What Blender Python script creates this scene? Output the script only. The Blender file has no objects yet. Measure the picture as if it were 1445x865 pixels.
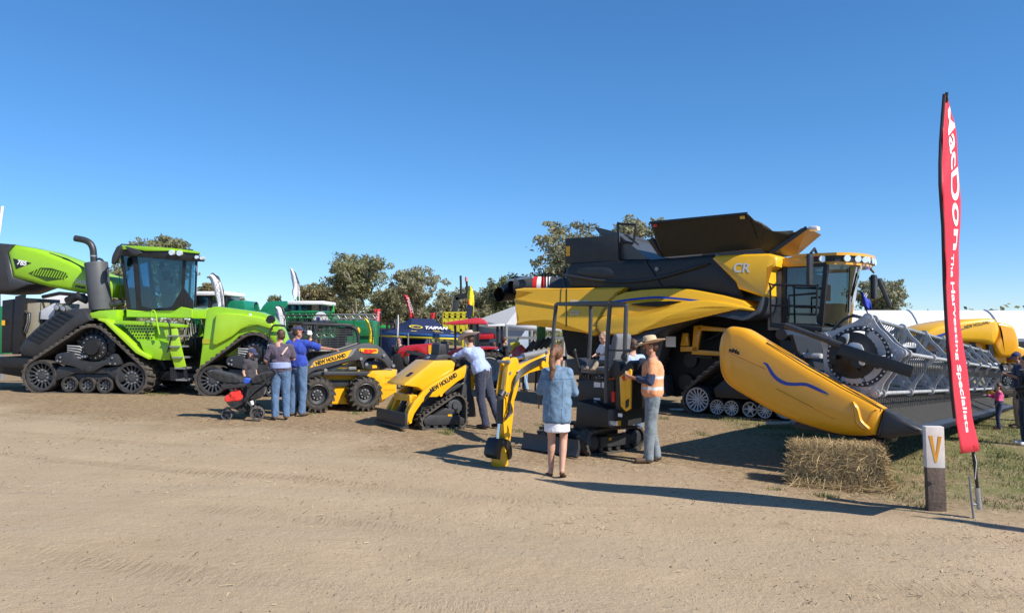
import bpy, bmesh, math, random
import numpy as np
from mathutils import Vector, Matrix, noise
R = math.radians
rnd = random.Random(7)
SC = bpy.context.scene
COL = SC.collection
# ------------------------------------------------------------------ camera, sky, sun, exposure
FPX, CXP, YH, CAMH, PW, PH = 1100.0, 722.5, 462.0, 1.88, 1445.0, 865.0
cam = bpy.data.objects.new('camera', bpy.data.cameras.new('camera'))
COL.objects.link(cam)
cam.location = (0, 0, CAMH); cam.rotation_euler = (R(90), 0, 0)
cam.data.sensor_width = 36; cam.data.lens = FPX / PW * 36
cam.data.shift_y = (YH - PH / 2) / PW
cam.data.clip_start = 0.1; cam.data.clip_end = 5000
SC.camera = cam
SUN_EL, SUN_DIR = 42.0, (0.829, -0.559)
W = bpy.data.worlds.new('World'); SC.world = W; W.use_nodes = True
nt = W.node_tree; nt.nodes.clear()
sky = nt.nodes.new('ShaderNodeTexSky'); sky.sky_type = 'NISHITA'; sky.sun_disc = False
sky.sun_elevation = R(SUN_EL); sky.sun_rotation = math.atan2(SUN_DIR[0], SUN_DIR[1])
sky.altitude = 1500; sky.air_density = 1.0; sky.dust_density = 0.0; sky.ozone_density = 10.0
bg = nt.nodes.new('ShaderNodeBackground'); bg.inputs[1].default_value = 0.15
wo = nt.nodes.new('ShaderNodeOutputWorld')
hs = nt.nodes.new('ShaderNodeHueSaturation'); hs.inputs['Saturation'].default_value = 1.11
nt.links.new(sky.outputs[0], hs.inputs['Color']); gm = nt.nodes.new('ShaderNodeGamma'); gm.inputs[1].default_value = 0.86
nt.links.new(hs.outputs[0], gm.inputs[0]); nt.links.new(gm.outputs[0], bg.inputs[0]); nt.links.new(bg.outputs[0], wo.inputs[0])
sl = bpy.data.lights.new('sun', 'SUN'); sl.energy = 5.0; sl.angle = R(0.53); sl.color = (1.0, 0.93, 0.83)
sun = bpy.data.objects.new('sun', sl); COL.objects.link(sun)
_d = Vector((SUN_DIR[0], SUN_DIR[1], 0)).normalized() * math.cos(R(SUN_EL)) + Vector((0, 0, math.sin(R(SUN_EL))))
sun.rotation_euler = _d.to_track_quat('Z', 'Y').to_euler(); sun.location = (20, -10, 30)
SC.view_settings.view_transform = 'Standard'; SC.view_settings.look = 'None'
SC.view_settings.exposure = 0.45; SC.view_settings.gamma = 1.0
SC.render.engine = 'CYCLES'
try:
    SC.cycles.use_denoising = True; SC.cycles.denoiser = 'OPENIMAGEDENOISE'
except Exception: pass
SC.cycles.max_bounces = 6; SC.cycles.transparent_max_bounces = 10
SC.cycles.sample_clamp_indirect = 6

# ------------------------------------------------------------------ ground height and pixel helpers
def sstep(a, b, x):
    t = min(1, max(0, (x - a) / (b - a))); return t * t * (3 - 2 * t)
def gz(x, y):
    return -0.36 * math.tanh(x / 14) - 0.5 * sstep(21, 32, y)
def ray(px, py):
    return Vector(((px - CXP) / FPX, 1.0, (YH - py) / FPX))
CAM = Vector((0, 0, CAMH))
def G(px, py):                       # ground point seen at a pixel of the photograph
    d = ray(px, py); Y = 10.0
    for _ in range(60):
        z = gz(d.x * Y, Y); Y = 0.5 * Y + 0.5 * (z - CAMH) / d.z
    return Vector((d.x * Y, Y, gz(d.x * Y, Y)))
def at(px, py, Y):
    return CAM + ray(px, py) * Y
class Frame:
    """local frame: x along the heading, y away from the viewer's side, z up"""
    def __init__(s, o, deg, slope=0.0, roll=0.0):
        s.o = Vector(o)
        m = Matrix.Rotation(R(deg), 3, 'Z') @ Matrix.Rotation(-math.atan(slope), 3, 'Y') @ Matrix.Rotation(roll, 3, 'X')
        s.m = m; s.mi = m.inverted()
        s.mw = Matrix.Translation(s.o) @ m.to_4x4()
    def L(s, px, py, y=0.0):          # pixel -> (x, z) on the local plane y
        o = s.mi @ (CAM - s.o); d = s.mi @ ray(px, py)
        t = (y - o.y) / d.y
        p = o + d * t
        return (p.x, p.z)
    def LP(s, px, py, y0, z0, k):     # pixel -> (x, z) on a local plane that leans: y = y0 + (z - z0) k
        o = s.mi @ (CAM - s.o); d = s.mi @ ray(px, py); t = (y0 + (o.z - z0) * k - o.y) / (d.y - d.z * k); p = o + d * t; return (p.x, p.z)
    def P(s, px, py, y=0.0):
        x, z = s.L(px, py, y); return Vector((x, y, z))
    def Z(s, px, py, zz=0.0):         # pixel -> point on the local horizontal plane z
        o = s.mi @ (CAM - s.o); d = s.mi @ ray(px, py)
        return o + d * ((zz - o.z) / d.z)
    def X(s, px, py, xx=0.0):
        o = s.mi @ (CAM - s.o); d = s.mi @ ray(px, py)
        return o + d * ((xx - o.x) / d.x)
    def W(s, p): return s.mw @ Vector(p)
    def px2m(s, y=0.0, px=None): return 1.0
# ------------------------------------------------------------------ materials
def lin(c):
    return tuple(((v / 255) / 12.92 if v / 255 <= 0.04045 else ((v / 255 + 0.055) / 1.055) ** 2.4) for v in c)
MATS = {}
def mat(name, col, rough=0.5, metal=0.0, var=0.12, scale=6.0, bump=0.0, bscale=40.0, coat=0.0, spec=0.5, dust=0.0, sheen=0.0, fine=0.0):
    if name in MATS: return MATS[name]
    m = bpy.data.materials.new(name); m.use_nodes = True; MATS[name] = m
    n = m.node_tree; b = n.nodes['Principled BSDF']
    tc = n.nodes.new('ShaderNodeTexCoord')
    nz = n.nodes.new('ShaderNodeTexNoise'); nz.inputs['Scale'].default_value = scale; nz.inputs['Detail'].default_value = 6; nz.inputs['Roughness'].default_value = 0.65
    n.links.new(tc.outputs['Object'], nz.inputs['Vector'])
    mr = n.nodes.new('ShaderNodeMapRange'); mr.inputs['From Min'].default_value = 0.3; mr.inputs['From Max'].default_value = 0.7
    mr.inputs['To Min'].default_value = 1 - var; mr.inputs['To Max'].default_value = 1 + var * 0.6
    n.links.new(nz.outputs['Fac'], mr.inputs['Value'])
    mx = n.nodes.new('ShaderNodeVectorMath'); mx.operation = 'SCALE'; mx.inputs[0].default_value = col[:3]
    n.links.new(mr.outputs[0], mx.inputs['Scale'])
    out = mx.outputs[0]
    if fine:
        n3 = n.nodes.new('ShaderNodeTexNoise'); n3.inputs['Scale'].default_value = 90; n3.inputs['Detail'].default_value = 3
        n.links.new(tc.outputs['Object'], n3.inputs['Vector'])
        m3 = n.nodes.new('ShaderNodeMapRange'); m3.inputs['From Min'].default_value = 0.3; m3.inputs['From Max'].default_value = 0.7
        m3.inputs['To Min'].default_value = 1 - fine; m3.inputs['To Max'].default_value = 1 + fine
        n.links.new(n3.outputs['Fac'], m3.inputs['Value'])
        x3 = n.nodes.new('ShaderNodeVectorMath'); x3.operation = 'SCALE'
        n.links.new(out, x3.inputs[0]); n.links.new(m3.outputs[0], x3.inputs['Scale']); out = x3.outputs[0]
    if dust:
        n2 = n.nodes.new('ShaderNodeTexNoise'); n2.inputs['Scale'].default_value = scale * 1.7; n2.inputs['Detail'].default_value = 8; n2.inputs['Roughness'].default_value = 0.75
        n.links.new(tc.outputs['Object'], n2.inputs['Vector'])
        r2 = n.nodes.new('ShaderNodeMapRange'); r2.inputs['From Min'].default_value = 0.42; r2.inputs['From Max'].default_value = 0.75; r2.inputs['To Max'].default_value = dust
        n.links.new(n2.outputs['Fac'], r2.inputs['Value'])
        mm = n.nodes.new('ShaderNodeMix'); mm.data_type = 'RGBA'
        n.links.new(r2.outputs[0], mm.inputs[0]); n.links.new(out, mm.inputs[6]); mm.inputs[7].default_value = (0.24, 0.18, 0.12, 1)
        out = mm.outputs[2]
    n.links.new(out, b.inputs['Base Color'])
    r3 = n.nodes.new('ShaderNodeMapRange'); r3.inputs['To Min'].default_value = max(0.02, rough - 0.08); r3.inputs['To Max'].default_value = min(1, rough + 0.12)
    n.links.new(nz.outputs['Fac'], r3.inputs['Value']); n.links.new(r3.outputs[0], b.inputs['Roughness'])
    b.inputs['Metallic'].default_value = metal
    b.inputs['Specular IOR Level'].default_value = spec
    if coat: b.inputs['Coat Weight'].default_value = coat; b.inputs['Coat Roughness'].default_value = 0.06
    if sheen: b.inputs['Sheen Weight'].default_value = sheen
    if bump:
        nb = n.nodes.new('ShaderNodeTexNoise'); nb.inputs['Scale'].default_value = bscale; nb.inputs['Detail'].default_value = 4
        n.links.new(tc.outputs['Object'], nb.inputs['Vector'])
        bp = n.nodes.new('ShaderNodeBump'); bp.inputs['Strength'].default_value = bump; bp.inputs['Distance'].default_value = 0.02
        n.links.new(nb.outputs['Fac'], bp.inputs['Height']); n.links.new(bp.outputs[0], b.inputs['Normal'])
    return m
def glassmat(name, tint, refl=0.06, dens=1.0):
    m = bpy.data.materials.new(name); m.use_nodes = True; MATS[name] = m
    n = m.node_tree; n.nodes.clear()
    o = n.nodes.new('ShaderNodeOutputMaterial'); tr = n.nodes.new('ShaderNodeBsdfTransparent'); tr.inputs[0].default_value = (*tint, 1)
    gl = n.nodes.new('ShaderNodeBsdfGlossy'); gl.inputs['Roughness'].default_value = 0.03; gl.inputs[0].default_value = (0.9, 0.95, 1, 1)
    fr = n.nodes.new('ShaderNodeFresnel'); fr.inputs[0].default_value = 1.5
    ad = n.nodes.new('ShaderNodeMath'); ad.operation = 'ADD'; ad.inputs[1].default_value = refl; ad.use_clamp = True
    mx = n.nodes.new('ShaderNodeMixShader')
    n.links.new(fr.outputs[0], ad.inputs[0]); n.links.new(ad.outputs[0], mx.inputs[0]); n.links.new(tr.outputs[0], mx.inputs[1]); n.links.new(gl.outputs[0], mx.inputs[2])
    n.links.new(mx.outputs[0], o.inputs[0]); return m
LIME = mat('lime_paint', (0.29, 0.56, 0.012), 0.28, var=0.05, coat=0.5, dust=0.06)
LIMED = mat('lime_paint_panel', (0.37, 0.62, 0.02), 0.3, var=0.05, coat=0.5, dust=0.04)
YEL = mat('yellow_paint', (0.80, 0.42, 0.008), 0.28, var=0.05, coat=0.6, dust=0.06)
YELD = mat('orange_yellow_plastic', (0.80, 0.36, 0.004), 0.34, var=0.04, coat=0.5, dust=0.05)
YELS = mat('smooth_yellow', (0.82, 0.44, 0.015), 0.3, var=0.04, coat=0.5, dust=0.05)
BLK = mat('black_paint', (0.012, 0.0125, 0.014), 0.42, var=0.2, dust=0.045)
CHAR = mat('charcoal_paint', (0.030, 0.032, 0.036), 0.42, var=0.15, dust=0.05)
DGR = mat('dark_grey_plastic', (0.052, 0.055, 0.06), 0.45, var=0.12, dust=0.05)
MGR = mat('mid_grey_metal', (0.25, 0.26, 0.27), 0.45, metal=0.3, var=0.2, dust=0.15)
STEEL = mat('galvanised_steel', (0.50, 0.51, 0.52), 0.38, metal=0.75, var=0.25, dust=0.15)
CAST = mat('reel_casting', (0.46, 0.46, 0.47), 0.5, metal=0.3, var=0.25, dust=0.2)
CHROME = mat('bright_chrome', (0.75, 0.76, 0.78), 0.15, metal=1.0, var=0.05)
RUB = mat('rubber', (0.028, 0.027, 0.026), 0.75, var=0.3, dust=0.35, bump=0.2, bscale=60)
RUBD = mat('dusty_rubber', (0.05, 0.048, 0.045), 0.8, var=0.3, dust=0.6, bump=0.25, bscale=50)
WHT = mat('white_paint', (0.78, 0.78, 0.77), 0.4, var=0.06, dust=0.06)
WLET = mat('white_letter', (0.82, 0.82, 0.82), 0.5, var=0.02)
SLET = mat('silver_letter', (0.62, 0.63, 0.62), 0.4, var=0.05)
BLET = mat('black_letter', (0.015, 0.015, 0.016), 0.5, var=0.05)
BLUE = mat('blue_decal', (0.02, 0.05, 0.32), 0.35, var=0.05)
REDD = mat('red_decal', (0.62, 0.02, 0.012), 0.4, var=0.05)
REDP = mat('red_paint', (0.50, 0.012, 0.018), 0.3, var=0.08, coat=0.5, dust=0.08)
GRN = mat('deep_green_paint', (0.008, 0.16, 0.055), 0.32, var=0.1, coat=0.4, dust=0.1)
GRNT = mat('teal_green_tank', (0.006, 0.20, 0.10), 0.35, var=0.1, coat=0.3, dust=0.1)
BROWNH = mat('hopper_bronze', (0.16, 0.10, 0.022), 0.4, metal=0.2, var=0.15, dust=0.2)
GLASS = glassmat('cab_glass', (0.55, 0.72, 0.76), 0.03)
GLASSD = glassmat('dark_cab_glass', (0.28, 0.42, 0.47), 0.06)
LENS = mat('lamp_lens', (0.85, 0.87, 0.9), 0.1, metal=0.4, var=0.05, coat=1)
AMBER = mat('amber_decal', (0.85, 0.42, 0.01), 0.35, var=0.05)
SEATM = mat('grey_seat', (0.16, 0.165, 0.175), 0.7, var=0.12)
# ------------------------------------------------------------------ mesh builder
class MB:
    def __init__(s): s.v = []; s.f = []; s.mi = []; s.cur = 0; s.mk = 0
    def m(s, i): s.cur = i; return s
    def mark(s): s.mk = len(s.v); return s
    def xf(s, fn):
        for i in range(s.mk, len(s.v)): s.v[i] = Vector(fn(s.v[i]))
        return s
    def add(s, vs, fs):
        k = len(s.v); s.v += [Vector(p) for p in vs]
        for f in fs: s.f.append([k + i for i in f]); s.mi.append(s.cur)
        return s
    def box(s, a, b):
        (x0, y0, z0), (x1, y1, z1) = a, b
        x0, x1 = min(x0, x1), max(x0, x1); y0, y1 = min(y0, y1), max(y0, y1); z0, z1 = min(z0, z1), max(z0, z1)
        return s.add([(x0, y0, z0), (x1, y0, z0), (x1, y1, z0), (x0, y1, z0), (x0, y0, z1), (x1, y0, z1), (x1, y1, z1), (x0, y1, z1)],
                     [(0, 3, 2, 1), (4, 5, 6, 7), (0, 1, 5, 4), (1, 2, 6, 5), (2, 3, 7, 6), (3, 0, 4, 7)])
    def bar(s, a, b, w, h, up=(0, 0, 1)):      # rectangular bar from a to b
        a = Vector(a); b = Vector(b); d = (b - a).normalized(); up = Vector(up)
        sd = d.cross(up)
        if sd.length < 1e-4: sd = d.cross(Vector((1, 0, 0)))
        sd.normalize(); u = sd.cross(d).normalized()
        pts = []
        for p in (a, b):
            for (i, j) in ((-1, -1), (1, -1), (1, 1), (-1, 1)): pts.append(p + sd * (i * w / 2) + u * (j * h / 2))
        return s.add(pts, [(3, 2, 1, 0), (4, 5, 6, 7), (0, 1, 5, 4), (1, 2, 6, 5), (2, 3, 7, 6), (3, 0, 4, 7)])
    def prism(s, pts, y0, y1):                  # outline in x,z extruded along y
        n = len(pts); A = sum(pts[i][0] * pts[(i + 1) % n][1] - pts[(i + 1) % n][0] * pts[i][1] for i in range(n))
        if A < 0: pts = pts[::-1]
        vs = [(p[0], y0, p[1]) for p in pts] + [(p[0], y1, p[1]) for p in pts]
        fs = [list(range(n)), list(range(2 * n - 1, n - 1, -1))] if y0 < y1 else [list(range(n - 1, -1, -1)), list(range(n, 2 * n))]
        for i in range(n):
            j = (i + 1) % n
            fs.append((i, n + i, n + j, j) if y0 < y1 else (i, j, n + j, n + i))
        return s.add(vs, fs)
    def pillow(s, pts, y0, y1, insets):         # outline extruded y1 -> y0, front face bulging towards -y in rings
        n = len(pts); A = sum(pts[i][0] * pts[(i + 1) % n][1] - pts[(i + 1) % n][0] * pts[i][1] for i in range(n))
        if A < 0: pts = pts[::-1]
        rings = [[(p[0], y1, p[1]) for p in pts], [(p[0], y0, p[1]) for p in pts]]
        for d, b in insets:
            q = inset(pts, d); rings.append([(p[0], y0 - b, p[1]) for p in q])
        vs = [p for r in rings for p in r]; fs = [list(range(n - 1, -1, -1))]
        for k in range(len(rings) - 1):
            for i in range(n):
                j = (i + 1) % n; fs.append((k * n + i, k * n + j, (k + 1) * n + j, (k + 1) * n + i))
        k = len(rings) - 1; fs.append([k * n + i for i in range(n)])
        return s.add(vs, fs)
    def cyl(s, a, b, r0, r1=None, n=16, caps=True):
        a = Vector(a); b = Vector(b); r1 = r0 if r1 is None else r1
        d = (b - a).normalized(); t = Vector((0, 0, 1)) if abs(d.z) < 0.9 else Vector((1, 0, 0))
        u = d.cross(t).normalized(); w = d.cross(u)
        vs = [p + (u * math.cos(2 * math.pi * i / n) + w * math.sin(2 * math.pi * i / n)) * r for p, r in ((a, r0), (b, r1)) for i in range(n)]
        fs = [(i, (i + 1) % n, n + (i + 1) % n, n + i) for i in range(n)]
        if caps: fs += [list(range(n - 1, -1, -1)), list(range(n, 2 * n))]
        return s.add(vs, fs)
    def tube(s, path, r, n=8, caps=True):
        path = [Vector(p) for p in path]; rings = []; u = None
        for i, p in enumerate(path):
            d = (path[min(i + 1, len(path) - 1)] - path[max(i - 1, 0)]).normalized()
            if u is None:
                t = Vector((0, 0, 1)) if abs(d.z) < 0.9 else Vector((1, 0, 0)); u = d.cross(t).normalized()
            u = (u - d * u.dot(d)).normalized(); w = d.cross(u)
            rr = r[i] if isinstance(r, (list, tuple)) else r
            rings += [p + (u * math.cos(2 * math.pi * k / n) + w * math.sin(2 * math.pi * k / n)) * rr for k in range(n)]
        fs = []
        for i in range(len(path) - 1):
            for k in range(n): fs.append((i * n + k, i * n + (k + 1) % n, (i + 1) * n + (k + 1) % n, (i + 1) * n + k))
        if caps: fs += [list(range(n - 1, -1, -1)), [(len(path) - 1) * n + k for k in range(n)]]
        return s.add(rings, fs)
    def lathe(s, prof, c, axis='y', n=32, closed=False, a0=0.0, a1=2 * math.pi):
        """profile of (radius, along-axis)"""
        full = abs(a1 - a0 - 2 * math.pi) < 1e-6; c = Vector(c); vs = []
        steps = n if full else n + 1
        for i in range(steps):
            a = a0 + (a1 - a0) * i / n; ca, sa = math.cos(a), math.sin(a)
            for r, h in prof:
                p = (r * ca, h, r * sa) if axis == 'y' else (r * ca, r * sa, h) if axis == 'z' else (h, r * ca, r * sa)
                vs.append(c + Vector(p))
        m = len(prof); fs = []
        for i in range(n):
            j = (i + 1) % steps
            for k in range(m if closed else m - 1):
                l = (k + 1) % m; fs.append((i * m + k, i * m + l, j * m + l, j * m + k))
        return s.add(vs, fs)
    def ell(s, c, r, nu=16, nv=10):
        c = Vector(c); r = (r, r, r) if not hasattr(r, '__len__') else r
        vs = [c + Vector((0, 0, r[2]))]
        for j in range(1, nv):
            t = math.pi * j / nv
            for i in range(nu):
                a = 2 * math.pi * i / nu; vs.append(c + Vector((r[0] * math.sin(t) * math.cos(a), r[1] * math.sin(t) * math.sin(a), r[2] * math.cos(t))))
        vs.append(c - Vector((0, 0, r[2]))); fs = []
        for i in range(nu): fs.append((0, 1 + i, 1 + (i + 1) % nu))
        for j in range(nv - 2):
            for i in range(nu):
                a = 1 + j * nu + i; b = 1 + j * nu + (i + 1) % nu; fs.append((a, a + nu, b + nu, b))
        k = len(vs) - 1
        for i in range(nu): fs.append((k, 1 + (nv - 2) * nu + (i + 1) % nu, 1 + (nv - 2) * nu + i))
        return s.add(vs, fs)
    def cap(s, a, b, ra, rb, n=12):             # tapered capsule
        a = Vector(a); b = Vector(b); d = b - a; L = d.length
        if L < 1e-5: return s.ell(a, max(ra, rb))
        d /= L; t = Vector((0, 0, 1)) if abs(d.z) < 0.9 else Vector((1, 0, 0)); u = d.cross(t).normalized(); w = d.cross(u)
        rings = []
        for k in (-80, -50, -20): rings.append((a + d * ra * math.sin(R(k)), ra * math.cos(R(k))))
        for k in (20, 50, 80): rings.append((b + d * rb * math.sin(R(k)), rb * math.cos(R(k))))
        vs = []
        for p, r in rings: vs += [p + (u * math.cos(2 * math.pi * i / n) + w * math.sin(2 * math.pi * i / n)) * r for i in range(n)]
        fs = []
        for k in range(5):
            for i in range(n): fs.append((k * n + i, k * n + (i + 1) % n, (k + 1) * n + (i + 1) % n, (k + 1) * n + i))
        fs += [list(range(n - 1, -1, -1)), list(range(5 * n, 6 * n))]
        return s.add(vs, fs)
    def quad(s, *p): return s.add(p, [list(range(len(p)))])
    def sheet(s, rows, th=None):                # rows of points -> surface, optional thickness along -normal average
        m = len(rows[0]); vs = [p for r in rows for p in r]; fs = []
        for i in range(len(rows) - 1):
            for k in range(m - 1): fs.append((i * m + k, i * m + k + 1, (i + 1) * m + k + 1, (i + 1) * m + k))
        return s.add(vs, fs)
    def build(s, name, mats, parent=None, bevel=0.0, seg=2, smooth=35, solid=0.0, sub=0):
        me = bpy.data.meshes.new(name)
        mats = mats if isinstance(mats, (list, tuple)) else [mats]
        bm = bmesh.new(); bv = [bm.verts.new(p) for p in s.v]; bm.verts.ensure_lookup_table()
        for f, k in zip(s.f, s.mi):
            try:
                fc = bm.faces.new([bv[i] for i in f]); fc.material_index = k; fc.smooth = True
            except ValueError: pass
        if bevel:
            bm.normal_update()
            es = [e for e in bm.edges if len(e.link_faces) == 2 and e.calc_face_angle(0) > R(28)]
            if es:
                try: bmesh.ops.bevel(bm, geom=es, offset=bevel, segments=seg, profile=0.6, affect='EDGES', clamp_overlap=True)
                except Exception: pass
            for fc in bm.faces: fc.smooth = True
        big = [f for f in bm.faces if len(f.verts) > 4]
        if big: bmesh.ops.triangulate(bm, faces=big, ngon_method='EAR_CLIP')
        bm.to_mesh(me); bm.free()
        if smooth: me.set_sharp_from_angle(angle=R(smooth))
        for m_ in mats: me.materials.append(m_)
        o = bpy.data.objects.new(name, me); COL.objects.link(o)
        if parent is not None: o.parent = parent
        if solid:
            md = o.modifiers.new('thickness', 'SOLIDIFY'); md.thickness = solid; md.offset = 0
        if sub:
            md = o.modifiers.new('smoothing', 'SUBSURF'); md.levels = sub; md.render_levels = sub
        return o
def inset(pts, d):
    n = len(pts); out = []
    for i in range(n):
        p0 = Vector(pts[i - 1]); p1 = Vector(pts[i]); p2 = Vector(pts[(i + 1) % n])
        a = (p1 - p0); b = (p2 - p1)
        a = a.normalized() if a.length > 1e-6 else Vector((1, 0)); b = b.normalized() if b.length > 1e-6 else a
        na = Vector((-a.y, a.x)); nb = Vector((-b.y, b.x)); nn = na + nb
        if nn.length < 1e-4: nn = na
        nn.normalize(); k = 1 / max(0.45, nn.dot(na)); q = p1 + nn * d * k
        out.append((q.x, q.y))
    return out
def sm(pts, k=4, closed=True):                  # Catmull-Rom smoothing of an outline
    pts = [Vector(p) for p in pts]; n = len(pts); out = []
    for i in range(n if closed else n - 1):
        g = lambda j: pts[j % n] if closed else pts[max(0, min(n - 1, j))]
        p0, p1, p2, p3 = g(i - 1), g(i), g(i + 1), g(i + 2)
        for q in range(k):
            t = q / k
            v = 0.5 * ((2 * p1) + (p2 - p0) * t + (2 * p0 - 5 * p1 + 4 * p2 - p3) * t * t + (3 * p1 - p0 - 3 * p2 + p3) * t ** 3)
            out.append(tuple(v))
    if not closed: out.append(tuple(pts[-1]))
    return out
# ------------------------------------------------------------------ things
def tag(o, label=None, cat=None, group=None, kind=None):
    if label: o['label'] = label
    if cat: o['category'] = cat
    if group: o['group'] = group
    if kind: o['kind'] = kind
    return o
def thing(name, label, cat, fr=None, loc=None, yaw=0.0, group=None):
    o = bpy.data.objects.new(name, None); COL.objects.link(o); o.empty_display_size = 0.2
    if fr is not None: o.matrix_world = fr.mw
    else:
        o.location = loc; o.rotation_euler = (0, 0, R(yaw))
    return tag(o, label, cat, group)
def text(parent, s, org, xd, yd, size, m, name='lettering', bold=0.0, shear=0.0, fit=None, ext=0.0015, spacing=1.0, wfit=None):
    cu = bpy.data.curves.new(name, 'FONT'); cu.body = s; cu.size = size; cu.offset = bold; cu.shear = shear; cu.extrude = ext; cu.space_character = spacing
    cu.resolution_u = 3
    t = bpy.data.objects.new(name, cu); COL.objects.link(t)
    dg = bpy.context.evaluated_depsgraph_get(); me = bpy.data.meshes.new_from_object(t.evaluated_get(dg)); bpy.data.objects.remove(t)
    me.name = name; me.materials.clear(); me.materials.append(m)
    if wfit:
        xs = [v.co.x for v in me.vertices]; k = wfit / (max(xs) - min(xs)); x0 = min(xs)
        for v in me.vertices: v.co.x = (v.co.x - x0) * k
    o = bpy.data.objects.new(name, me); COL.objects.link(o); o.parent = parent
    x = Vector(xd).normalized(); y = Vector(yd); y = (y - x * y.dot(x)).normalized(); z = x.cross(y)
    mm = Matrix((x, y, z)).transposed().to_4x4(); mm.translation = Vector(org)
    o.matrix_basis = mm; return o
def hull_path(circles, k=48):
    """convex hull of circles, walked as a closed polyline"""
    pts = []
    for (x, z, r) in circles:
        for i in range(k):
            a = 2 * math.pi * i / k; pts.append((x + r * math.cos(a), z + r * math.sin(a)))
    pts = sorted(set(pts))
    def half(ps):
        h = []
        for p in ps:
            while len(h) > 1 and (h[-1][0] - h[-2][0]) * (p[1] - h[-2][1]) - (h[-1][1] - h[-2][1]) * (p[0] - h[-2][0]) <= 0: h.pop()
            h.append(p)
        return h
    lo = half(pts); up = half(pts[::-1]); return lo[:-1] + up[:-1]
def resample(path, step):
    P = [Vector(p) for p in path] + [Vector(path[0])]; L = [0]
    for i in range(1, len(P)): L.append(L[-1] + (P[i] - P[i - 1]).length)
    n = max(8, int(L[-1] / step)); out = []; j = 0
    for q in range(n):
        d = L[-1] * q / n
        while L[j + 1] < d: j += 1
        t = (d - L[j]) / max(1e-9, L[j + 1] - L[j]); p = P[j].lerp(P[j + 1], t); tg = (P[j + 1] - P[j]).normalized()
        out.append((p, tg))
    return out
def belt(circles, y0, y1, th, lug_h, step, lug_w=0.5, name='track_belt', parent=None, m=None):
    """rubber track wrapped round its wheels, with lugs; circles carry the outer radius of the belt"""
    mb = MB(); outer = hull_path(circles)
    inner = hull_path([(x, z, r - th) for x, z, r in circles])
    # outer skin and inner skin as closed bands, joined by resampling both to the same count
    N = 96
    A = [p for p, _ in resample(outer, 1e9)] if False else None
    def rs(path, n):
        P = [Vector(p) for p in path] + [Vector(path[0])]; L = [0]
        for i in range(1, len(P)): L.append(L[-1] + (P[i] - P[i - 1]).length)
        out = []; j = 0
        for q in range(n):
            d = L[-1] * q / n
            while L[j + 1] < d: j += 1
            out.append(P[j].lerp(P[j + 1], (d - L[j]) / max(1e-9, L[j + 1] - L[j])))
        return out
    o_ = rs(outer, N); vs = []; n_ = len(o_)
    nrm = []
    for i in range(n_):
        t = (o_[(i + 1) % n_] - o_[i - 1]).normalized(); nrm.append(Vector((t.y, -t.x)))
    for i in range(n_):
        p = o_[i]; q = p - nrm[i] * th
        vs += [(p.x, y0, p.y), (p.x, y1, p.y), (q.x, y1, q.y), (q.x, y0, q.y)]
    fs = []
    for i in range(n_):
        j = (i + 1) % n_
        for k in range(4): fs.append((i * 4 + k, i * 4 + (k + 1) % 4, j * 4 + (k + 1) % 4, j * 4 + k))
    mb.add(vs, fs)
    ym = (y0 + y1) / 2
    for idx, (p, t) in enumerate(resample(outer, step)):
        nn = Vector((t.y, -t.x))
        for (ya, yb, sh) in ((y0, ym - 0.01 * (y1 - y0), 0.0), (ym + 0.01 * (y1 - y0), y1, 0.5)):
            c = p + t * (sh * step); w = step * lug_w * 0.5; pts = []
            for y_, dx in ((ya, 0.35 * step * (1 if sh == 0 else -1)), (yb, 0)) if sh == 0 else ((ya, 0), (yb, 0.35 * step)):
                for (a, h) in ((-w, -0.01), (w, -0.01), (w * 0.7, lug_h), (-w * 0.7, lug_h)):
                    q = c + t * (a + dx) + nn * h; pts.append((q.x, y_, q.y))
            mb.add(pts, [(0, 1, 2, 3), (7, 6, 5, 4), (0, 4, 5, 1), (1, 5, 6, 2), (2, 6, 7, 3), (3, 7, 4, 0)])
    return mb.build(name, m or RUBD, parent, smooth=30)
def spoked(name, parent, c, r, y0, y1, ns, m_rim, m_hub, m_rub=None, bolts=10, hub=0.33, rim=0.86, dish=0.35, sp=0.10):
    """road wheel: rubber tyre, rim with spokes and a bolted hub"""
    x, z = c; w = y1 - y0
    t = MB(); t.lathe([(r * rim, y0), (r * 0.97, y0), (r, y0 + 0.1 * w), (r, y1 - 0.1 * w), (r * 0.97, y1), (r * rim, y1)], (x, 0, z), n=36, closed=True)
    o = t.build(name, m_rub or RUB, parent, smooth=40)
    d = y0 + dish * w * 0.4
    b = MB(); b.lathe([(r * rim, y0 + 0.01), (r * rim, y1), (r * (rim - 0.09), y1), (r * (rim - 0.09), y0 + 0.01)], (x, 0, z), n=36, closed=True)
    b.lathe([(0, d - 0.05 * r), (r * hub * 0.45, d - 0.05 * r), (r * hub * 0.5, d), (r * hub, d), (r * hub, d + 0.1 * r), (0, d + 0.1 * r)], (x, 0, z), n=24)
    b.m(1)
    for i in range(bolts):
        a = 2 * math.pi * (i + 0.5) / bolts; q = Vector((x + r * hub * 0.78 * math.cos(a), d, z + r * hub * 0.78 * math.sin(a)))
        b.cyl(q + Vector((0, -0.035 * r - 0.01, 0)), q, 0.055 * r, n=6)
    b.m(0)
    for i in range(ns):
        a = 2 * math.pi * i / ns; ca, sa = math.cos(a), math.sin(a)
        p = Vector((x + r * hub * 0.9 * ca, d + 0.03 * r, z + r * hub * 0.9 * sa)); q = Vector((x + r * (rim - 0.05) * ca, y0 + 0.05 * w, z + r * (rim - 0.05) * sa))
        b.bar(p, q, r * sp, 0.06 * r, up=(0, 1, 0))
    b.m(2); b.lathe([(0, y0 + w * 0.7), (r * rim, y0 + w * 0.7)], (x, 0, z), n=24)
    b.build('rim', [m_rim, m_hub, BLK], o, smooth=30)
    return o
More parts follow.
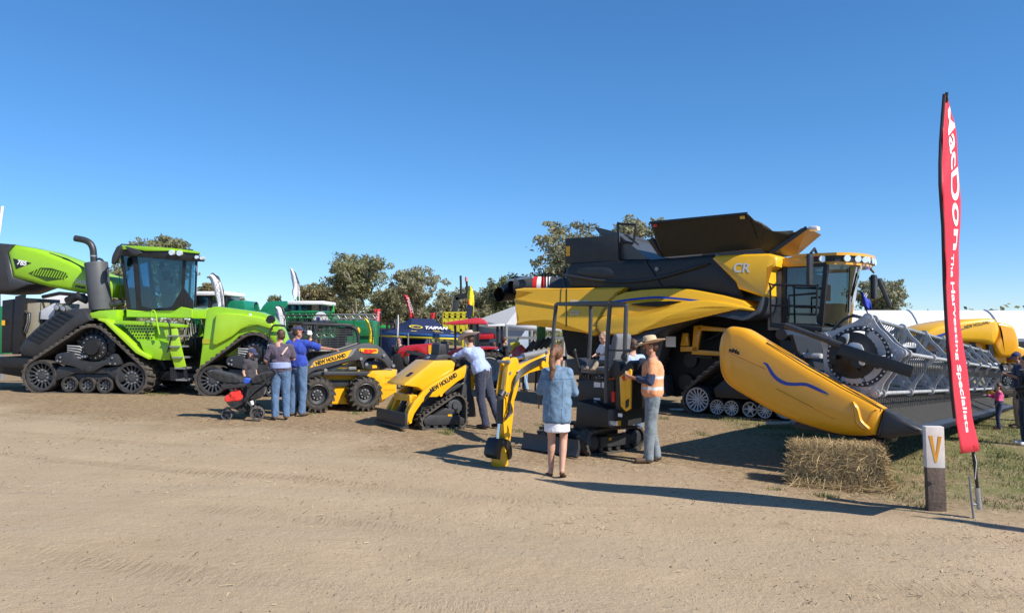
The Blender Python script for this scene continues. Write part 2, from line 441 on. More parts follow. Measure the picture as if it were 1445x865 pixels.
def tyre_wheel(name, parent, c, r, y0, y1, rim_m, lugs=22, rim=0.55, lug=0.05, rub=None, bar=True):
    x, z = c; w = y1 - y0; rr = r - lug
    t = MB(); t.lathe([(r * rim, y0 + 0.06 * w), (r * (rim + 0.05), y0), (rr * 0.80, y0 - 0.02 * w), (rr * 0.93, y0 + 0.04 * w), (rr, y0 + 0.14 * w), (rr, y1 - 0.14 * w), (rr * 0.93, y1 - 0.04 * w), (rr * 0.8, y1 + 0.02 * w), (r * rim, y1)], (x, 0, z), n=48)
    for i in range(lugs):
        for side in (0, 1):
            a = 2 * math.pi * (i + 0.5 * side) / lugs; ya, yb = (y0 + 0.0 * w, y0 + 0.56 * w) if side == 0 else (y1, y1 - 0.56 * w)
            vs = []; da = 2 * math.pi / lugs * 0.20; sk = 2 * math.pi / lugs * 0.55 * (1 if bar else 0.1)
            for yy, off in ((ya, 0), (yb, sk)):
                low = rr * 0.88 if off == 0 else rr - 0.01
                hi = r * 0.975 if off == 0 else r
                for (aa, q) in ((-da, low), (da, low), (da * 0.75, hi), (-da * 0.75, hi)):
                    an = a + off + aa; vs.append((x + q * math.cos(an), yy, z + q * math.sin(an)))
            t.add(vs, [(0, 1, 2, 3), (7, 6, 5, 4), (0, 4, 5, 1), (1, 5, 6, 2), (2, 6, 7, 3), (3, 7, 4, 0)])
    o = t.build(name, rub or RUB, parent, smooth=32)
    b = MB(); b.lathe([(r * rim * 1.02, y0 + 0.03 * w), (r * rim * 0.96, y0 + 0.01 * w), (r * rim * 0.93, y0 + 0.05 * w), (r * rim * 0.86, y0 + 0.30 * w), (r * rim * 0.55, y0 + 0.36 * w), (r * rim * 0.5, y0 + 0.28 * w), (r * rim * 0.3, y0 + 0.26 * w), (r * rim * 0.28, y0 + 0.16 * w), (0, y0 + 0.15 * w)], (x, 0, z), n=36)
    for i in range(8):
        a = 2 * math.pi * i / 8; q = Vector((x + r * rim * 0.41 * math.cos(a), y0 + 0.27 * w, z + r * rim * 0.41 * math.sin(a)))
        b.m(1); b.cyl(q - Vector((0, 0.02, 0)), q, 0.018 * 1.0, n=6); b.m(0)
    b.build('rim', [rim_m, STEEL], o, smooth=35)
    return o
# ================================================================== THE SETTING
def ground_material():
    m = bpy.data.materials.new('dry_dirt'); m.use_nodes = True; n = m.node_tree; b = n.nodes['Principled BSDF']; L = n.links.new
    tc = n.nodes.new('ShaderNodeTexCoord'); P = tc.outputs['Object']
    def nz(scale, det=6, rough=0.6, vec=None, dist=0.0):
        k = n.nodes.new('ShaderNodeTexNoise'); k.inputs['Scale'].default_value = scale; k.inputs['Detail'].default_value = det; k.inputs['Roughness'].default_value = rough; k.inputs['Distortion'].default_value = dist
        L(vec or P, k.inputs['Vector']); return k.outputs['Fac']
    def mr(v, a, b_, c=0.0, d=1.0, smooth=False):
        k = n.nodes.new('ShaderNodeMapRange'); k.inputs['From Min'].default_value = a; k.inputs['From Max'].default_value = b_; k.inputs['To Min'].default_value = c; k.inputs['To Max'].default_value = d
        if smooth: k.interpolation_type = 'SMOOTHSTEP'
        L(v, k.inputs['Value']); return k.outputs[0]
    def mix(f, a, b_, blend='MIX'):
        k = n.nodes.new('ShaderNodeMix'); k.data_type = 'RGBA'; k.blend_type = blend
        if isinstance(f, float): k.inputs[0].default_value = f
        else: L(f, k.inputs[0])
        for i, c in ((6, a), (7, b_)):
            if isinstance(c, tuple): k.inputs[i].default_value = (*c, 1)
            else: L(c, k.inputs[i])
        return k.outputs[2]
    def math_(op, a, b_):
        k = n.nodes.new('ShaderNodeMath'); k.operation = op
        for i, c in ((0, a), (1, b_)):
            if isinstance(c, (int, float)): k.inputs[i].default_value = c
            else: L(c, k.inputs[i])
        return k.outputs[0]
    sep = n.nodes.new('ShaderNodeSeparateXYZ'); L(P, sep.inputs[0]); X, Y = sep.outputs[0], sep.outputs[1]
    sand = mix(mr(nz(0.55, 8, 0.7), 0.35, 0.68), (0.475, 0.365, 0.24), (0.385, 0.29, 0.186))
    grav = mix(mr(nz(75, 3, 0.7), 0.35, 0.65), (0.33, 0.255, 0.165), (0.50, 0.40, 0.275))
    st = n.nodes.new('ShaderNodeMapping'); st.inputs['Scale'].default_value = (0.07, 0.75, 1); st.inputs['Rotation'].default_value = (0, 0, R(-12)); L(P, st.inputs[0])
    streak = nz(1.1, 6, 0.65, st.outputs[0], 0.4)
    col = mix(mr(streak, 0.44, 0.62, 0.0, 0.9), sand, grav)
    bl = mr(nz(0.9, 5, 0.7, st.outputs[0], 0.8), 0.58, 0.74, 0.0, 0.55)
    col = mix(bl, col, (0.28, 0.255, 0.225))
    # faint wheel tracks running along the road
    u = math_('ADD', math_('ADD', Y, math_('MULTIPLY', X, 0.30)), mr(nz(0.22, 2), 0, 1, -0.5, 0.5))
    pp = n.nodes.new('ShaderNodeMath'); pp.operation = 'PINGPONG'; L(u, pp.inputs[0]); pp.inputs[1].default_value = 0.85
    trk = math_('MULTIPLY', mr(pp.outputs[0], 0.10, 0.24, 1, 0, True), mr(nz(0.4, 4, 0.7, st.outputs[0]), 0.42, 0.6))
    wv = n.nodes.new('ShaderNodeTexNoise'); wv.inputs['Scale'].default_value = 30; mp2 = n.nodes.new('ShaderNodeMapping'); mp2.inputs['Rotation'].default_value = (0, 0, R(17)); mp2.inputs['Scale'].default_value = (1, .15, 1); L(P, mp2.inputs[0]); L(mp2.outputs[0], wv.inputs['Vector'])
    trd = math_('MULTIPLY', trk, mr(wv.outputs['Fac'], 0.4, 0.6, 0.25, 0.75))
    col = mix(trd, col, mix(1.0, col, (0.74, 0.71, 0.68), 'MULTIPLY'))
    # browner litter further back under the machines
    rim = math_('ADD', Y, mr(nz(0.35, 5, 0.6), 0, 1, -3.2, 3.2)); rim = math_('ADD', rim, math_('MULTIPLY', X, 0.45))
    far = mr(rim, 9.6, 12.2, 0, 1, True)
    litter = mix(mr(nz(11, 8, 0.8), 0.38, 0.62), (0.17, 0.115, 0.066), (0.42, 0.31, 0.185))
    litter = mix(mr(nz(2.2, 6, 0.7), 0.5, 0.66, 0, 0.6), litter, (0.28, 0.205, 0.125))
    col = mix(far, col, litter)
    # green-tinged turf towards the right
    g = math_('MULTIPLY', mr(X, 3.6, 6.2, 0, 1, True), mr(nz(1.3, 6, 0.7), 0.36, 0.58)); g = math_('MULTIPLY', g, mr(Y, 7.8, 9.8, 0, 1, True))
    col = mix(math_('MULTIPLY', g, 0.8), col, mix(mr(nz(26, 4, 0.7), 0.4, 0.6), (0.085, 0.125, 0.026), (0.23, 0.225, 0.085)))
    # fine grain, pebbles
    col = mix(1.0, col, mix(mr(nz(130, 3, 0.8), 0.3, 0.7), (0.70, 0.70, 0.70), (1.22, 1.21, 1.2)), 'MULTIPLY')
    vo = n.nodes.new('ShaderNodeTexVoronoi'); vo.inputs['Scale'].default_value = 24; L(P, vo.inputs['Vector'])
    col = mix(math_('MULTIPLY', mr(vo.outputs['Distance'], 0.10, 0.16, 1, 0), mr(nz(1.7, 4), 0.56, 0.66)), col, (0.16, 0.12, 0.085))
    L(col, b.inputs['Base Color']); b.inputs['Roughness'].default_value = 0.95; b.inputs['Specular IOR Level'].default_value = 0.15
    h = math_('ADD', math_('MULTIPLY', nz(70, 4, 0.7), 0.35), math_('MULTIPLY', nz(7, 6, 0.7), 1.0)); h = math_('ADD', h, math_('MULTIPLY', streak, 2.2)); h = math_('SUBTRACT', h, math_('MULTIPLY', trd, 0.9)); h = math_('ADD', h, math_('MULTIPLY', nz(22, 5, 0.75), 0.7))
    bp = n.nodes.new('ShaderNodeBump'); bp.inputs['Strength'].default_value = 0.6; bp.inputs['Distance'].default_value = 0.05
    L(h, bp.inputs['Height']); L(bp.outputs[0], b.inputs['Normal']); return m
def make_ground():
    xs = sorted(set([round(v, 3) for v in list(np.arange(-16, 16.01, 0.25)) + [-3000, -1200, -500, -200, -100, -60, -40, -28, -20, 20, 28, 40, 60, 100, 200, 500, 1200, 3000]]))
    ys = sorted(set([round(v, 3) for v in list(np.arange(1.0, 26.01, 0.25)) + [-60, -20, -6, -2, 0, 28, 30, 32, 36, 42, 50, 70, 100, 150, 250, 500, 1000, 2000, 4000]]))
    vs = []; fs = []
    for y in ys:
        for x in xs:
            z = gz(x, y)
            if abs(x) < 17 and 0 < y < 27: z += 0.022 * noise.noise(Vector((x * 0.9, y * 0.9, 0))) + 0.008 * noise.noise(Vector((x * 3, y * 3, 5)))
            vs.append((x, y, z))
    w = len(xs)
    for j in range(len(ys) - 1):
        for i in range(w - 1): fs.append((j * w + i, j * w + i + 1, (j + 1) * w + i + 1, (j + 1) * w + i))
    me = bpy.data.meshes.new('ground'); me.from_pydata(vs, [], fs); me.materials.append(ground_material())
    for p in me.polygons: p.use_smooth = True
    o = bpy.data.objects.new('ground', me); COL.objects.link(o); tag(o, kind='structure'); return o
make_ground()
def npmesh(name, V, F, m, parent=None, matidx=None):
    """V (n,3), F (m,4) quads or (m,3) triangles"""
    k = F.shape[1]; me = bpy.data.meshes.new(name); me.vertices.add(len(V)); me.vertices.foreach_set('co', np.asarray(V, dtype=np.float32).ravel())
    me.loops.add(F.size); me.loops.foreach_set('vertex_index', F.astype(np.int32).ravel())
    me.polygons.add(len(F)); me.polygons.foreach_set('loop_start', np.arange(0, F.size, k, dtype=np.int32)); me.polygons.foreach_set('loop_total', np.full(len(F), k, dtype=np.int32))
    for q in (m if isinstance(m, list) else [m]): me.materials.append(q)
    if matidx is not None: me.polygons.foreach_set('material_index', matidx.astype(np.int32))
    me.update(calc_edges=True); me.validate()
    o = bpy.data.objects.new(name, me); COL.objects.link(o)
    if parent is not None: o.parent = parent
    return o
rng = np.random.default_rng(11)
def gzn(x, y): 
    t = np.clip((y - 21) / 11, 0, 1); return -0.36 * np.tanh(x / 14) - 0.5 * t * t * (3 - 2 * t)
# grass tufts (stuff)
def make_grass():
    cl = []
    for _ in range(800): cl.append((rng.uniform(4.4, 12.5), rng.uniform(8.6, 18), rng.uniform(0.10, 0.40), rng.integers(20, 70)))
    for (px, py, n_) in ((545, 583, 6), (500, 584, 8), (628, 611, 9), (640, 608, 7), (735, 609, 5), (230, 556, 8), (215, 557, 8), (760, 600, 4), (930, 592, 4), (1165, 700, 5), (430, 585, 5), (990, 612, 4), (1090, 690, 3)):
        for _ in range(n_):
            p = G(px + rng.uniform(-9, 9), py + rng.uniform(-2, 2)); cl.append((p.x, p.y, 0.10, 26))
    C = []
    for cx, cy, r, k in cl:
        a = rng.uniform(0, 6.28, k); q = r * np.sqrt(rng.uniform(0, 1, k)); C.append(np.stack([cx + q * np.cos(a), cy + q * np.sin(a)], 1))
    C = np.concatenate(C); n_ = len(C); z = gzn(C[:, 0], C[:, 1]) - 0.004
    h = rng.uniform(0.015, 0.075, n_); a = rng.uniform(0, 6.28, n_); w = rng.uniform(0.003, 0.007, n_); ln = rng.uniform(-0.04, 0.04, (n_, 2))
    dx, dy = np.cos(a) * w, np.sin(a) * w
    V = np.empty((n_, 3, 3)); V[:, 0] = np.stack([C[:, 0] - dx, C[:, 1] - dy, z], 1); V[:, 1] = np.stack([C[:, 0] + dx, C[:, 1] + dy, z], 1); V[:, 2] = np.stack([C[:, 0] + ln[:, 0], C[:, 1] + ln[:, 1], z + h], 1)
    o = npmesh('grass', V.reshape(-1, 3), np.arange(3 * n_).reshape(-1, 3), [mat('grass_green', (0.085, 0.125, 0.022), 0.7, var=0.4, scale=2), mat('grass_dry', (0.30, 0.24, 0.11), 0.8, var=0.3)], matidx=(rng.uniform(0, 1, n_) < 0.35))
    tag(o, 'short patchy green and dry grass tufts growing between the machines and the post', 'grass', kind='stuff')
make_grass()
# straw litter and small stones (stuff)
def make_litter():
    V = []; F = []; k = 0; n_ = 16000
    y = 2.2 + 13.5 * rng.uniform(0, 1, n_) ** 1.1; x = (rng.uniform(-0.72, 0.72, n_)) * y
    cl = np.sin(x * 1.9 + 1.3 * np.sin(y * 1.1)) * np.sin(y * 1.7 + x) ; keep = rng.uniform(0, 1, n_) < np.clip(0.10 + (y + 0.45 * x - 5.5) / 7, 0.05, 1) * np.clip(0.55 + 0.75 * cl, 0.05, 1); x, y = x[keep], y[keep]; n_ = len(x); z = gzn(x, y) + 0.012
    L = rng.uniform(0.006, 0.026, n_) * np.where(rng.uniform(0, 1, n_) < 0.05, 2.2, 1); w = rng.uniform(0.0010, 0.0032, n_); a = rng.uniform(0, 3.14, n_); t = rng.uniform(-0.010, 0.014, n_)
    c, s_ = np.cos(a), np.sin(a)
    V = np.empty((n_, 4, 3))
    for q, (sx, sy) in enumerate(((-1, -1), (1, -1), (1, 1), (-1, 1))):
        V[:, q, 0] = x + sx * L * c - sy * w * s_; V[:, q, 1] = y + sx * L * s_ + sy * w * c; V[:, q, 2] = z + sx * t + 0.002 * sy
    o = npmesh('straw_litter', V.reshape(-1, 3), np.arange(4 * n_).reshape(-1, 4), [mat('litter_dark', (0.085, 0.06, 0.035), 0.9, var=0.3), mat('litter_straw', (0.42, 0.33, 0.19), 0.8, var=0.3)], matidx=(rng.uniform(0, 1, n_) < 0.68))
    tag(o, 'loose dry straw and leaf litter scattered over the dirt', 'straw litter', kind='stuff')
    # pebbles
    n_ = 5000; y = 2.2 + 11 * rng.uniform(0, 1, n_) ** 1.2; x = rng.uniform(-0.7, 0.7, n_) * y; z = gzn(x, y) + 0.006
    r = rng.uniform(0.002, 0.008, n_) * np.where(rng.uniform(0, 1, n_) < 0.015, 1.6, 1)
    oct_ = np.array([(1, 0, 0), (0, 1, 0), (-1, 0, 0), (0, -1, 0), (0, 0, 0.7), (0, 0, -0.7)]); ft = np.array([(0, 1, 4), (1, 2, 4), (2, 3, 4), (3, 0, 4), (1, 0, 5), (2, 1, 5), (3, 2, 5), (0, 3, 5)])
    V = np.stack([x, y, z], 1)[:, None, :] + oct_[None] * r[:, None, None] * rng.uniform(0.6, 1.3, (n_, 6, 1)); F = (ft[None] + 6 * np.arange(n_)[:, None, None]).reshape(-1, 3)
    o = npmesh('pebbles', V.reshape(-1, 3), F, [mat('pebble_tan', (0.34, 0.26, 0.18), 0.9, var=0.3, scale=3), mat('pebble_dark', (0.19, 0.145, 0.105), 0.9, var=0.3, scale=3)], matidx=np.repeat(rng.uniform(0, 1, n_) < 0.4, 8))
    tag(o, 'small stones strewn over the dirt track', 'pebbles', kind='stuff')
make_litter()
# ------------------------------------------------------------------ trees
BARK = mat('eucalypt_bark', (0.34, 0.29, 0.24), 0.9, var=0.35, scale=2.5, bump=0.4, bscale=12)
def leafmat(name, c):
    m = mat(name, c, 0.55, var=0.45, scale=0.9); n = m.node_tree; b = n.nodes['Principled BSDF']
    tl = n.nodes.new('ShaderNodeBsdfTranslucent'); mx = n.nodes.new('ShaderNodeMixShader'); mx.inputs[0].default_value = 0.35
    n.links.new(b.inputs['Base Color'].links[0].from_socket, tl.inputs[0]); n.links.new(b.outputs[0], mx.inputs[1]); n.links.new(tl.outputs[0], mx.inputs[2])
    n.links.new(mx.outputs[0], n.nodes['Material Output'].inputs[0]); return m
LEAF = [leafmat('eucalypt_leaf_olive', (0.27, 0.275, 0.125)), leafmat('eucalypt_leaf_grey', (0.29, 0.30, 0.185)), leafmat('eucalypt_leaf_brown', (0.30, 0.25, 0.12)), leafmat('leaf_dark', (0.17, 0.195, 0.095))]
def tree(px, top, half, Y, label, seed, dens=1.0, tone=0, clump=1.0, spread=1.0, lean=0.0, group='eucalyptus trees behind the show', base=None):
    rg = np.random.default_rng(seed); X = (px - CXP) / FPX * Y; z0 = gz(X, Y); H = CAMH + (YH - top) / FPX * Y - z0; rad = half / FPX * Y
    t = thing('tree', label, 'tree', loc=(X, Y, z0), group=group)
    segs = []; tips = []
    def grow(p, d, L, r, lev):
        n_ = 3; q = p
        for i in range(n_):
            d = (d + Vector(rg.normal(0, 0.13, 3))).normalized(); q2 = q + d * (L / n_); segs.append((q, q2, r * (1 - 0.25 * i / n_), r * (1 - 0.25 * (i + 1) / n_))); q = q2
        if lev >= 3: tips.append(q); return
        if lev >= 1: tips.append(q)
        if lev == 2: tips.append(p.lerp(q, 0.5))
        for i in range(int(rg.integers(3, 5)) if lev < 2 else 3):
            a = rg.uniform(0, 6.28); sp = rg.uniform(0.35, 0.85) * spread; side = Vector((math.cos(a), math.sin(a), 0.12))
            nd = (d * 0.75 + side * sp + Vector((0, 0, 0.16))).normalized(); grow(q, nd, L * rg.uniform(0.62, 0.85), r * 0.6, lev + 1)
    for k in range(int(rg.integers(1, 3)) if H > 5 else 1):
        grow(Vector((rg.normal(0, 0.2), rg.normal(0, 0.2), 0)), Vector((rg.normal(lean, 0.12), rg.normal(0, 0.1), 1)).normalized(), H * 0.22, 0.026 * H * 0.7, 0)
    T = np.array([tuple(p) for p in tips]); mx = T[:, 2].max(); sc_z = (H - 0.5) / mx; ext = np.percentile(np.abs(T[:, 0]), 96); sc_x = (rad - 0.35) / max(0.4, ext)
    S = Vector((sc_x, sc_x, sc_z)); mul = lambda p: Vector((p.x * S.x, p.y * S.y, p.z * S.z))
    tb = MB()
    for a, b, r0, r1 in segs: tb.cyl(mul(a), mul(b), max(0.012, r0), max(0.01, r1), n=6, caps=False)
    tb.build('trunk', BARK, t)
    T = T * np.array([sc_x, sc_x, sc_z]); per = int(60 * dens); C = []
    for p in T:
        kk = int(rg.integers(2, 4))
        for _ in range(kk):
            c = p + rg.normal(0, 0.35 * clump, 3) * np.array([1, 1, 0.6]); r = rg.uniform(0.22, 0.55) * clump
            n_ = int(per / kk * rg.uniform(0.5, 1.5)) + 4; q = rg.normal(0, 1, (n_, 3)); q /= np.linalg.norm(q, axis=1)[:, None]; q *= (rg.uniform(0.15, 1, n_) ** 0.5)[:, None]
            C.append(c + q * r * np.array([1.15, 1.15, 0.75]))
    nb = int(46 * dens * max(1, rad * H / 18))
    for _ in range(nb):
        a = rg.uniform(0, 6.28); v_ = rg.uniform(0.26, 0.97); wr = math.sin(math.pi * min(1, max(0.05, (v_ - 0.12) / 0.95)) ** 0.8) ** 0.7
        c = np.array([math.cos(a), math.sin(a), 0]) * rad * wr * rg.uniform(0.25, 0.95); c[2] = H * v_
        n_ = int(rg.integers(12, 42)); q = rg.normal(0, 1, (n_, 3)); q /= np.linalg.norm(q, axis=1)[:, None]; q *= (rg.uniform(0.1, 1, n_) ** 0.5)[:, None]
        C.append(c + q * rg.uniform(0.25, 0.6) * clump * np.array([1.2, 1.2, 0.7]))
    C = np.concatenate(C); n_ = len(C); s_ = rg.uniform(0.05, 0.13, n_) * (Y / 60) ** 0.5 * 1.15
    u = rg.normal(0, 1, (n_, 3)); u[:, 2] -= 0.5; u /= np.linalg.norm(u, axis=1)[:, None]; v = np.cross(u, rg.normal(0, 1, (n_, 3))); v /= np.linalg.norm(v, axis=1)[:, None]
    V = np.empty((n_, 4, 3)); V[:, 0] = C - u * s_[:, None] * 1.3; V[:, 1] = C + v * s_[:, None] * 0.55; V[:, 2] = C + u * s_[:, None] * 1.3; V[:, 3] = C - v * s_[:, None] * 0.55
    mi = np.where(rg.uniform(0, 1, n_) < 0.72, 0, 1)
    npmesh('crown', V.reshape(-1, 3), np.arange(4 * n_).reshape(-1, 4), [LEAF[tone], LEAF[(tone + 1) % 4]], t, mi)
    return t
TREES = [
 (203, 333, 30, 62, 'olive gum tree showing above the left edge of the green tractor cab', 3, 1.0, 0, .9),
 (238, 330, 28, 66, 'gum tree rising above the middle of the green tractor cab roof', 4, 1.1, 0, .9),
 (168, 375, 20, 60, 'small gum tree in the gap between exhaust stack and green cab', 5, 1.0, 0, .8),
 (292, 399, 24, 75, 'low brownish tree just right of the green cab', 6, 1.4, 2, .9),
 (330, 413, 32, 78, 'spreading low brown tree behind the white curled feather flag', 8, 1.4, 2, .9),
 (386, 417, 14, 80, 'small round dark tree standing alone on the skyline', 9, 1.8, 3, .7),
 (448, 400, 30, 72, 'dull olive tree behind the tall white feather flag', 10, 1.2, 2, .9),
 (515, 359, 44, 66, 'tall full gum tree with pale trunks behind the red rectangular banner', 12, 1.7, 0, 1.0),
 (553, 402, 26, 70, 'shorter gum tree filling the gap beside the red curved flag', 13, 1.5, 1, .9),
 (604, 374, 42, 66, 'airy grey gum tree behind the navy canopy tent', 14, 1.1, 1, .85),
 (655, 404, 36, 74, 'grey green gum tree behind the yellow bin', 17, 1.3, 1, .9),
 (716, 386, 32, 64, 'dark leaved gum tree behind the unloading auger', 18, 1.0, 3, .8),
 (700, 424, 34, 80, 'low dark tree just above the white marquee peak', 19, 1.5, 3, .8),
 (785, 306, 52, 42, 'tall open gum tree behind the rear of the harvester', 21, 1.1, 1, .8),
 (893, 303, 54, 44, 'broad gum tree behind the handrail on top of the harvester', 22, 1.4, 1, .85),
 (845, 330, 40, 46, 'gum tree between the two tall ones behind the harvester', 23, 1.3, 0, .8),
 (462, 424, 26, 84, 'bushy low gum tree behind the white roofed sprayer cab', 31, 1.5, 2, .9),
 (492, 418, 30, 82, 'bushy gum tree behind the yellow feather flag', 32, 1.5, 0, .9),
 (540, 428, 26, 80, 'low gum tree behind the left corner of the navy tent', 33, 1.6, 2, .9),
 (580, 422, 28, 82, 'dense low gum tree behind the red curved feather flag', 34, 1.6, 0, .9),
 (628, 424, 30, 80, 'dense grey gum tree behind the yellow bin', 35, 1.6, 1, .9),
 (672, 430, 30, 78, 'low gum tree right behind the black pole and yellow flag', 36, 1.6, 3, .9),
 (752, 398, 24, 58, 'gum tree just left of the engine deck of the harvester', 37, 1.4, 1, .8),
 (1234, 393, 34, 60, 'round gum tree beside the harvester cab mirror', 24, 1.5, 1, .9)]
for (px, top, half, Y, lab, seed, dens, tone, cl) in TREES: tree(px, top, half, Y, lab, seed, dens, tone, cl)
# far scrub line that reads as one mass
def scrub():
    n_ = 26000; x = rng.uniform(-110, 120, n_); y = rng.uniform(96, 120, n_); h = 2.6 + 1.6 * np.sin(x * 0.13) + 1.0 * np.sin(x * 0.41 + 1) + rng.normal(0, 0.3, n_); z = gzn(x, y) + rng.uniform(0, 1, n_) * np.clip(h, 0.8, 6)
    C = np.stack([x, y, z], 1); s_ = rng.uniform(0.25, 0.5, n_); u = rng.normal(0, 1, (n_, 3)); u /= np.linalg.norm(u, axis=1)[:, None]; v = np.cross(u, rng.normal(0, 1, (n_, 3))); v /= np.linalg.norm(v, axis=1)[:, None]
    V = np.empty((n_, 4, 3)); V[:, 0] = C - u * s_[:, None]; V[:, 1] = C + v * s_[:, None] * .6; V[:, 2] = C + u * s_[:, None]; V[:, 3] = C - v * s_[:, None] * .6
    o = npmesh('scrub', V.reshape(-1, 3), np.arange(4 * n_).reshape(-1, 4), [LEAF[0], LEAF[3]], matidx=(rng.uniform(0, 1, n_) < 0.5))
    tag(o, 'far olive scrub along the horizon behind the show ground', 'scrub', kind='stuff')
scrub()
# ================================================================== GREEN ARTICULATED TRACKED TRACTOR
def green_tractor():
    Y0 = 19.5; X0 = (55 - CXP) / FPX * Y0
    fr = Frame((X0, Y0, gz(X0, Y0) - 0.03), -1.5, slope=-0.020)
    t = thing('tracked_tractor', 'lime green articulated tractor on four rubber tracks with raised engine hood', 'tractor', fr)
    L = fr.L
    def poly(px, y, k=0):
        q = [L(a, b, y) for a, b in px]; return sm(q, k) if k else q
    def R_(p, r, y): (x, z) = L(*p, y); (x2, _) = L(p[0] + r, p[1], y); return (x, z, abs(x2 - x))
    far = 2.15                                       # far-side track starts here
    TW = 0.72
    def track_unit(cs, rollers, top_r, y0, near=True):
        circ = [R_((x, z), r, 0) for (x, z, r) in cs]
        zmin = min(c[1] - c[2] for c in circ)
        circ = [(x, z - (z - r) if i != 1 else z, r) for i, (x, z, r) in enumerate(circ)]
        u = belt(circ, y0, y0 + TW, 0.045, 0.035, 0.155, 0.5, 'track_belt', t)
        for i in (0, 2):
            x, z, r = circ[i]
            spoked('idler_wheel', t, (x, z), r - 0.05, y0 + 0.03, y0 + TW - 0.05, 16, DGR, MGR, RUB, bolts=10, hub=0.46, rim=0.88, dish=0.3, sp=0.08)
        x, z, r = circ[1]
        d = MB(); d.lathe([(0, y0 + 0.02), (r * 0.32, y0 + 0.02), (r * 0.36, y0 + 0.10), (r * 0.60, y0 + 0.14), (r * 0.62, y0 + 0.2), (r - 0.06, y0 + 0.24), (r - 0.05, y0 + TW - 0.1), (0, y0 + TW - 0.1)], (x, 0, z), n=40)
        for i in range(14):
            a = 2 * math.pi * i / 14; q = Vector((x + r * 0.48 * math.cos(a), y0 + 0.11, z + r * 0.48 * math.sin(a))); d.m(1); d.cyl(q, q + Vector((0, 0.04, 0)), 0.02, n=6); d.m(0)
        for i in range(18):
            a = 2 * math.pi * i / 18; d.bar((x + r * 0.64 * math.cos(a), y0 + 0.17, z + r * 0.64 * math.sin(a)), (x + (r - 0.07) * math.cos(a), y0 + 0.21, z + (r - 0.07) * math.sin(a)), 0.05, 0.05, up=(0, 1, 0))
        d.build('drive_wheel', [BLK, MGR], t)
        for (px_, py_, rr) in rollers:
            x, z, r = R_((px_, py_), rr, 0)
            spoked('roller_wheel', t, (x, 0.045 + r), r, y0 + 0.04, y0 + TW - 0.06, 8, DGR, STEEL, RUB, bolts=6, hub=0.5, rim=0.8, dish=0.3, sp=0.14)
        return circ
    rear = [(56, 534.5, 25), (128, 490.5, 31), (183, 538, 25)]
    rolls = [(96, 545, 11.5), (121, 546, 11.5), (146, 546.5, 11.5)]
    track_unit(rear, rolls, 0, 0.0)
    frontc = [(298, 539, 24), (358, 500.5, 30), (413, 542, 24)]
    frolls = [(334, 549, 11.5), (358, 550, 11.5), (383, 551, 11.5)]
    track_unit(frontc, frolls, 0, 0.0)
    track_unit(rear, rolls, 0, far); track_unit(frontc, frolls, 0, far)
    # undercarriage castings
    def casting(dx, dy):
        c = MB(); P0 = [(81, 500), (100, 497), (108, 506), (128, 511), (148, 508), (162, 499), (170, 512), (165, 516), (150, 515), (140, 520), (125, 526), (108, 518), (90, 514), (80, 511)]
        c.prism(sm([L(a + dx, b + dy, 0.0) for a, b in P0], 3), -0.03, 0.16)
        c.prism([L(a + dx, b + dy, 0.0) for a, b in [(82, 517), (108, 519), (150, 519), (166, 517), (176, 536), (168, 540), (150, 527), (104, 527), (76, 538), (68, 534)]], 0.05, 0.3)
        c.prism([L(a + dx, b + dy, 0.0) for a, b in [(92, 528), (150, 528), (160, 537), (84, 537)]], 0.12, 0.4)
        for (a, b, r) in ((126, 520, 5), (87, 510, 2), (83, 509, 2), (87, 504, 2), (160, 505, 2), (164, 513, 2), (157, 513, 2), (118, 503, 2.2), (122, 503, 2.2)):
            x, z = L(a + dx, b + dy, 0); rr = 0.0175 * r; c.m(1 if r < 3 else 0); c.lathe([(0, -0.06), (rr, -0.06), (rr, 0.0)], (x, 0, z), n=10); c.m(0)
        c.build('undercarriage_frame', [CHAR, STEEL], t, bevel=0.012)
        h = MB(); x0, z0 = L(100 + dx, 500 + dy, .1)
        for k in range(5): h.tube([fr.P(95 + dx, 488 + 3 * k + dy, 0.05), fr.P(112 + dx, 489 + 4 * k + dy, 0.12), fr.P(124 + dx, 497 + 2 * k + dy, 0.2)], 0.022, 6)
        h.build('hydraulic_hose', MGR, t)
    casting(0, 0); casting(241, 4)
    # chassis: front frame, articulation, rear frame
    c = MB()
    c.prism(poly([(-30, 505), (60, 500), (100, 470), (170, 465), (215, 480), (235, 520), (232, 532), (30, 532), (-30, 522)], 0.85), 0.85, 2.0)
    c.prism(poly([(228, 490), (300, 470), (400, 470), (420, 520), (380, 530), (235, 533)], 0.9), 0.9, 2.0)
    c.prism(poly([(205, 522), (285, 527), (285, 538), (205, 536)], 0.55), 0.55, 2.3)
    c.prism(poly([(-30, 503), (45, 506), (52, 515), (48, 521), (-30, 516)], 0.15), 0.15, 0.6)
    c.build('chassis', BLK, t, bevel=0.02)
    # engine bay contents seen under the open hood
    e = MB()
    e.m(1).prism(poly([(28, 428), (58, 426), (56, 470), (40, 500), (30, 495)], 0.8), 0.8, 2.0)
    e.m(0).prism(poly([(3, 424), (33, 420), (30, 496), (2, 498)], 0.62), 0.62, 2.2)
    e.prism(poly([(21, 418), (35, 415), (27, 500), (17, 500)], 0.55), 0.55, 0.62)
    e.m(2).prism(poly([(57, 437), (76, 427), (80, 428), (76, 452), (56, 451)], 0.75), 0.75, 1.8)
    e.m(0).prism(poly([(60, 452), (150, 440), (165, 470), (60, 480)], 0.9), 0.9, 1.9)
    e.m(3)
    for (a, b, w) in ((83, 434, 4.5), (92, 436, 5)): e.lathe([(0, 0.6), (0.08, 0.6), (0.09, 0.7), (0.09, 1.0)], (L(a, b, .7)[0], 0, L(a, b, .7)[1]), n=16)
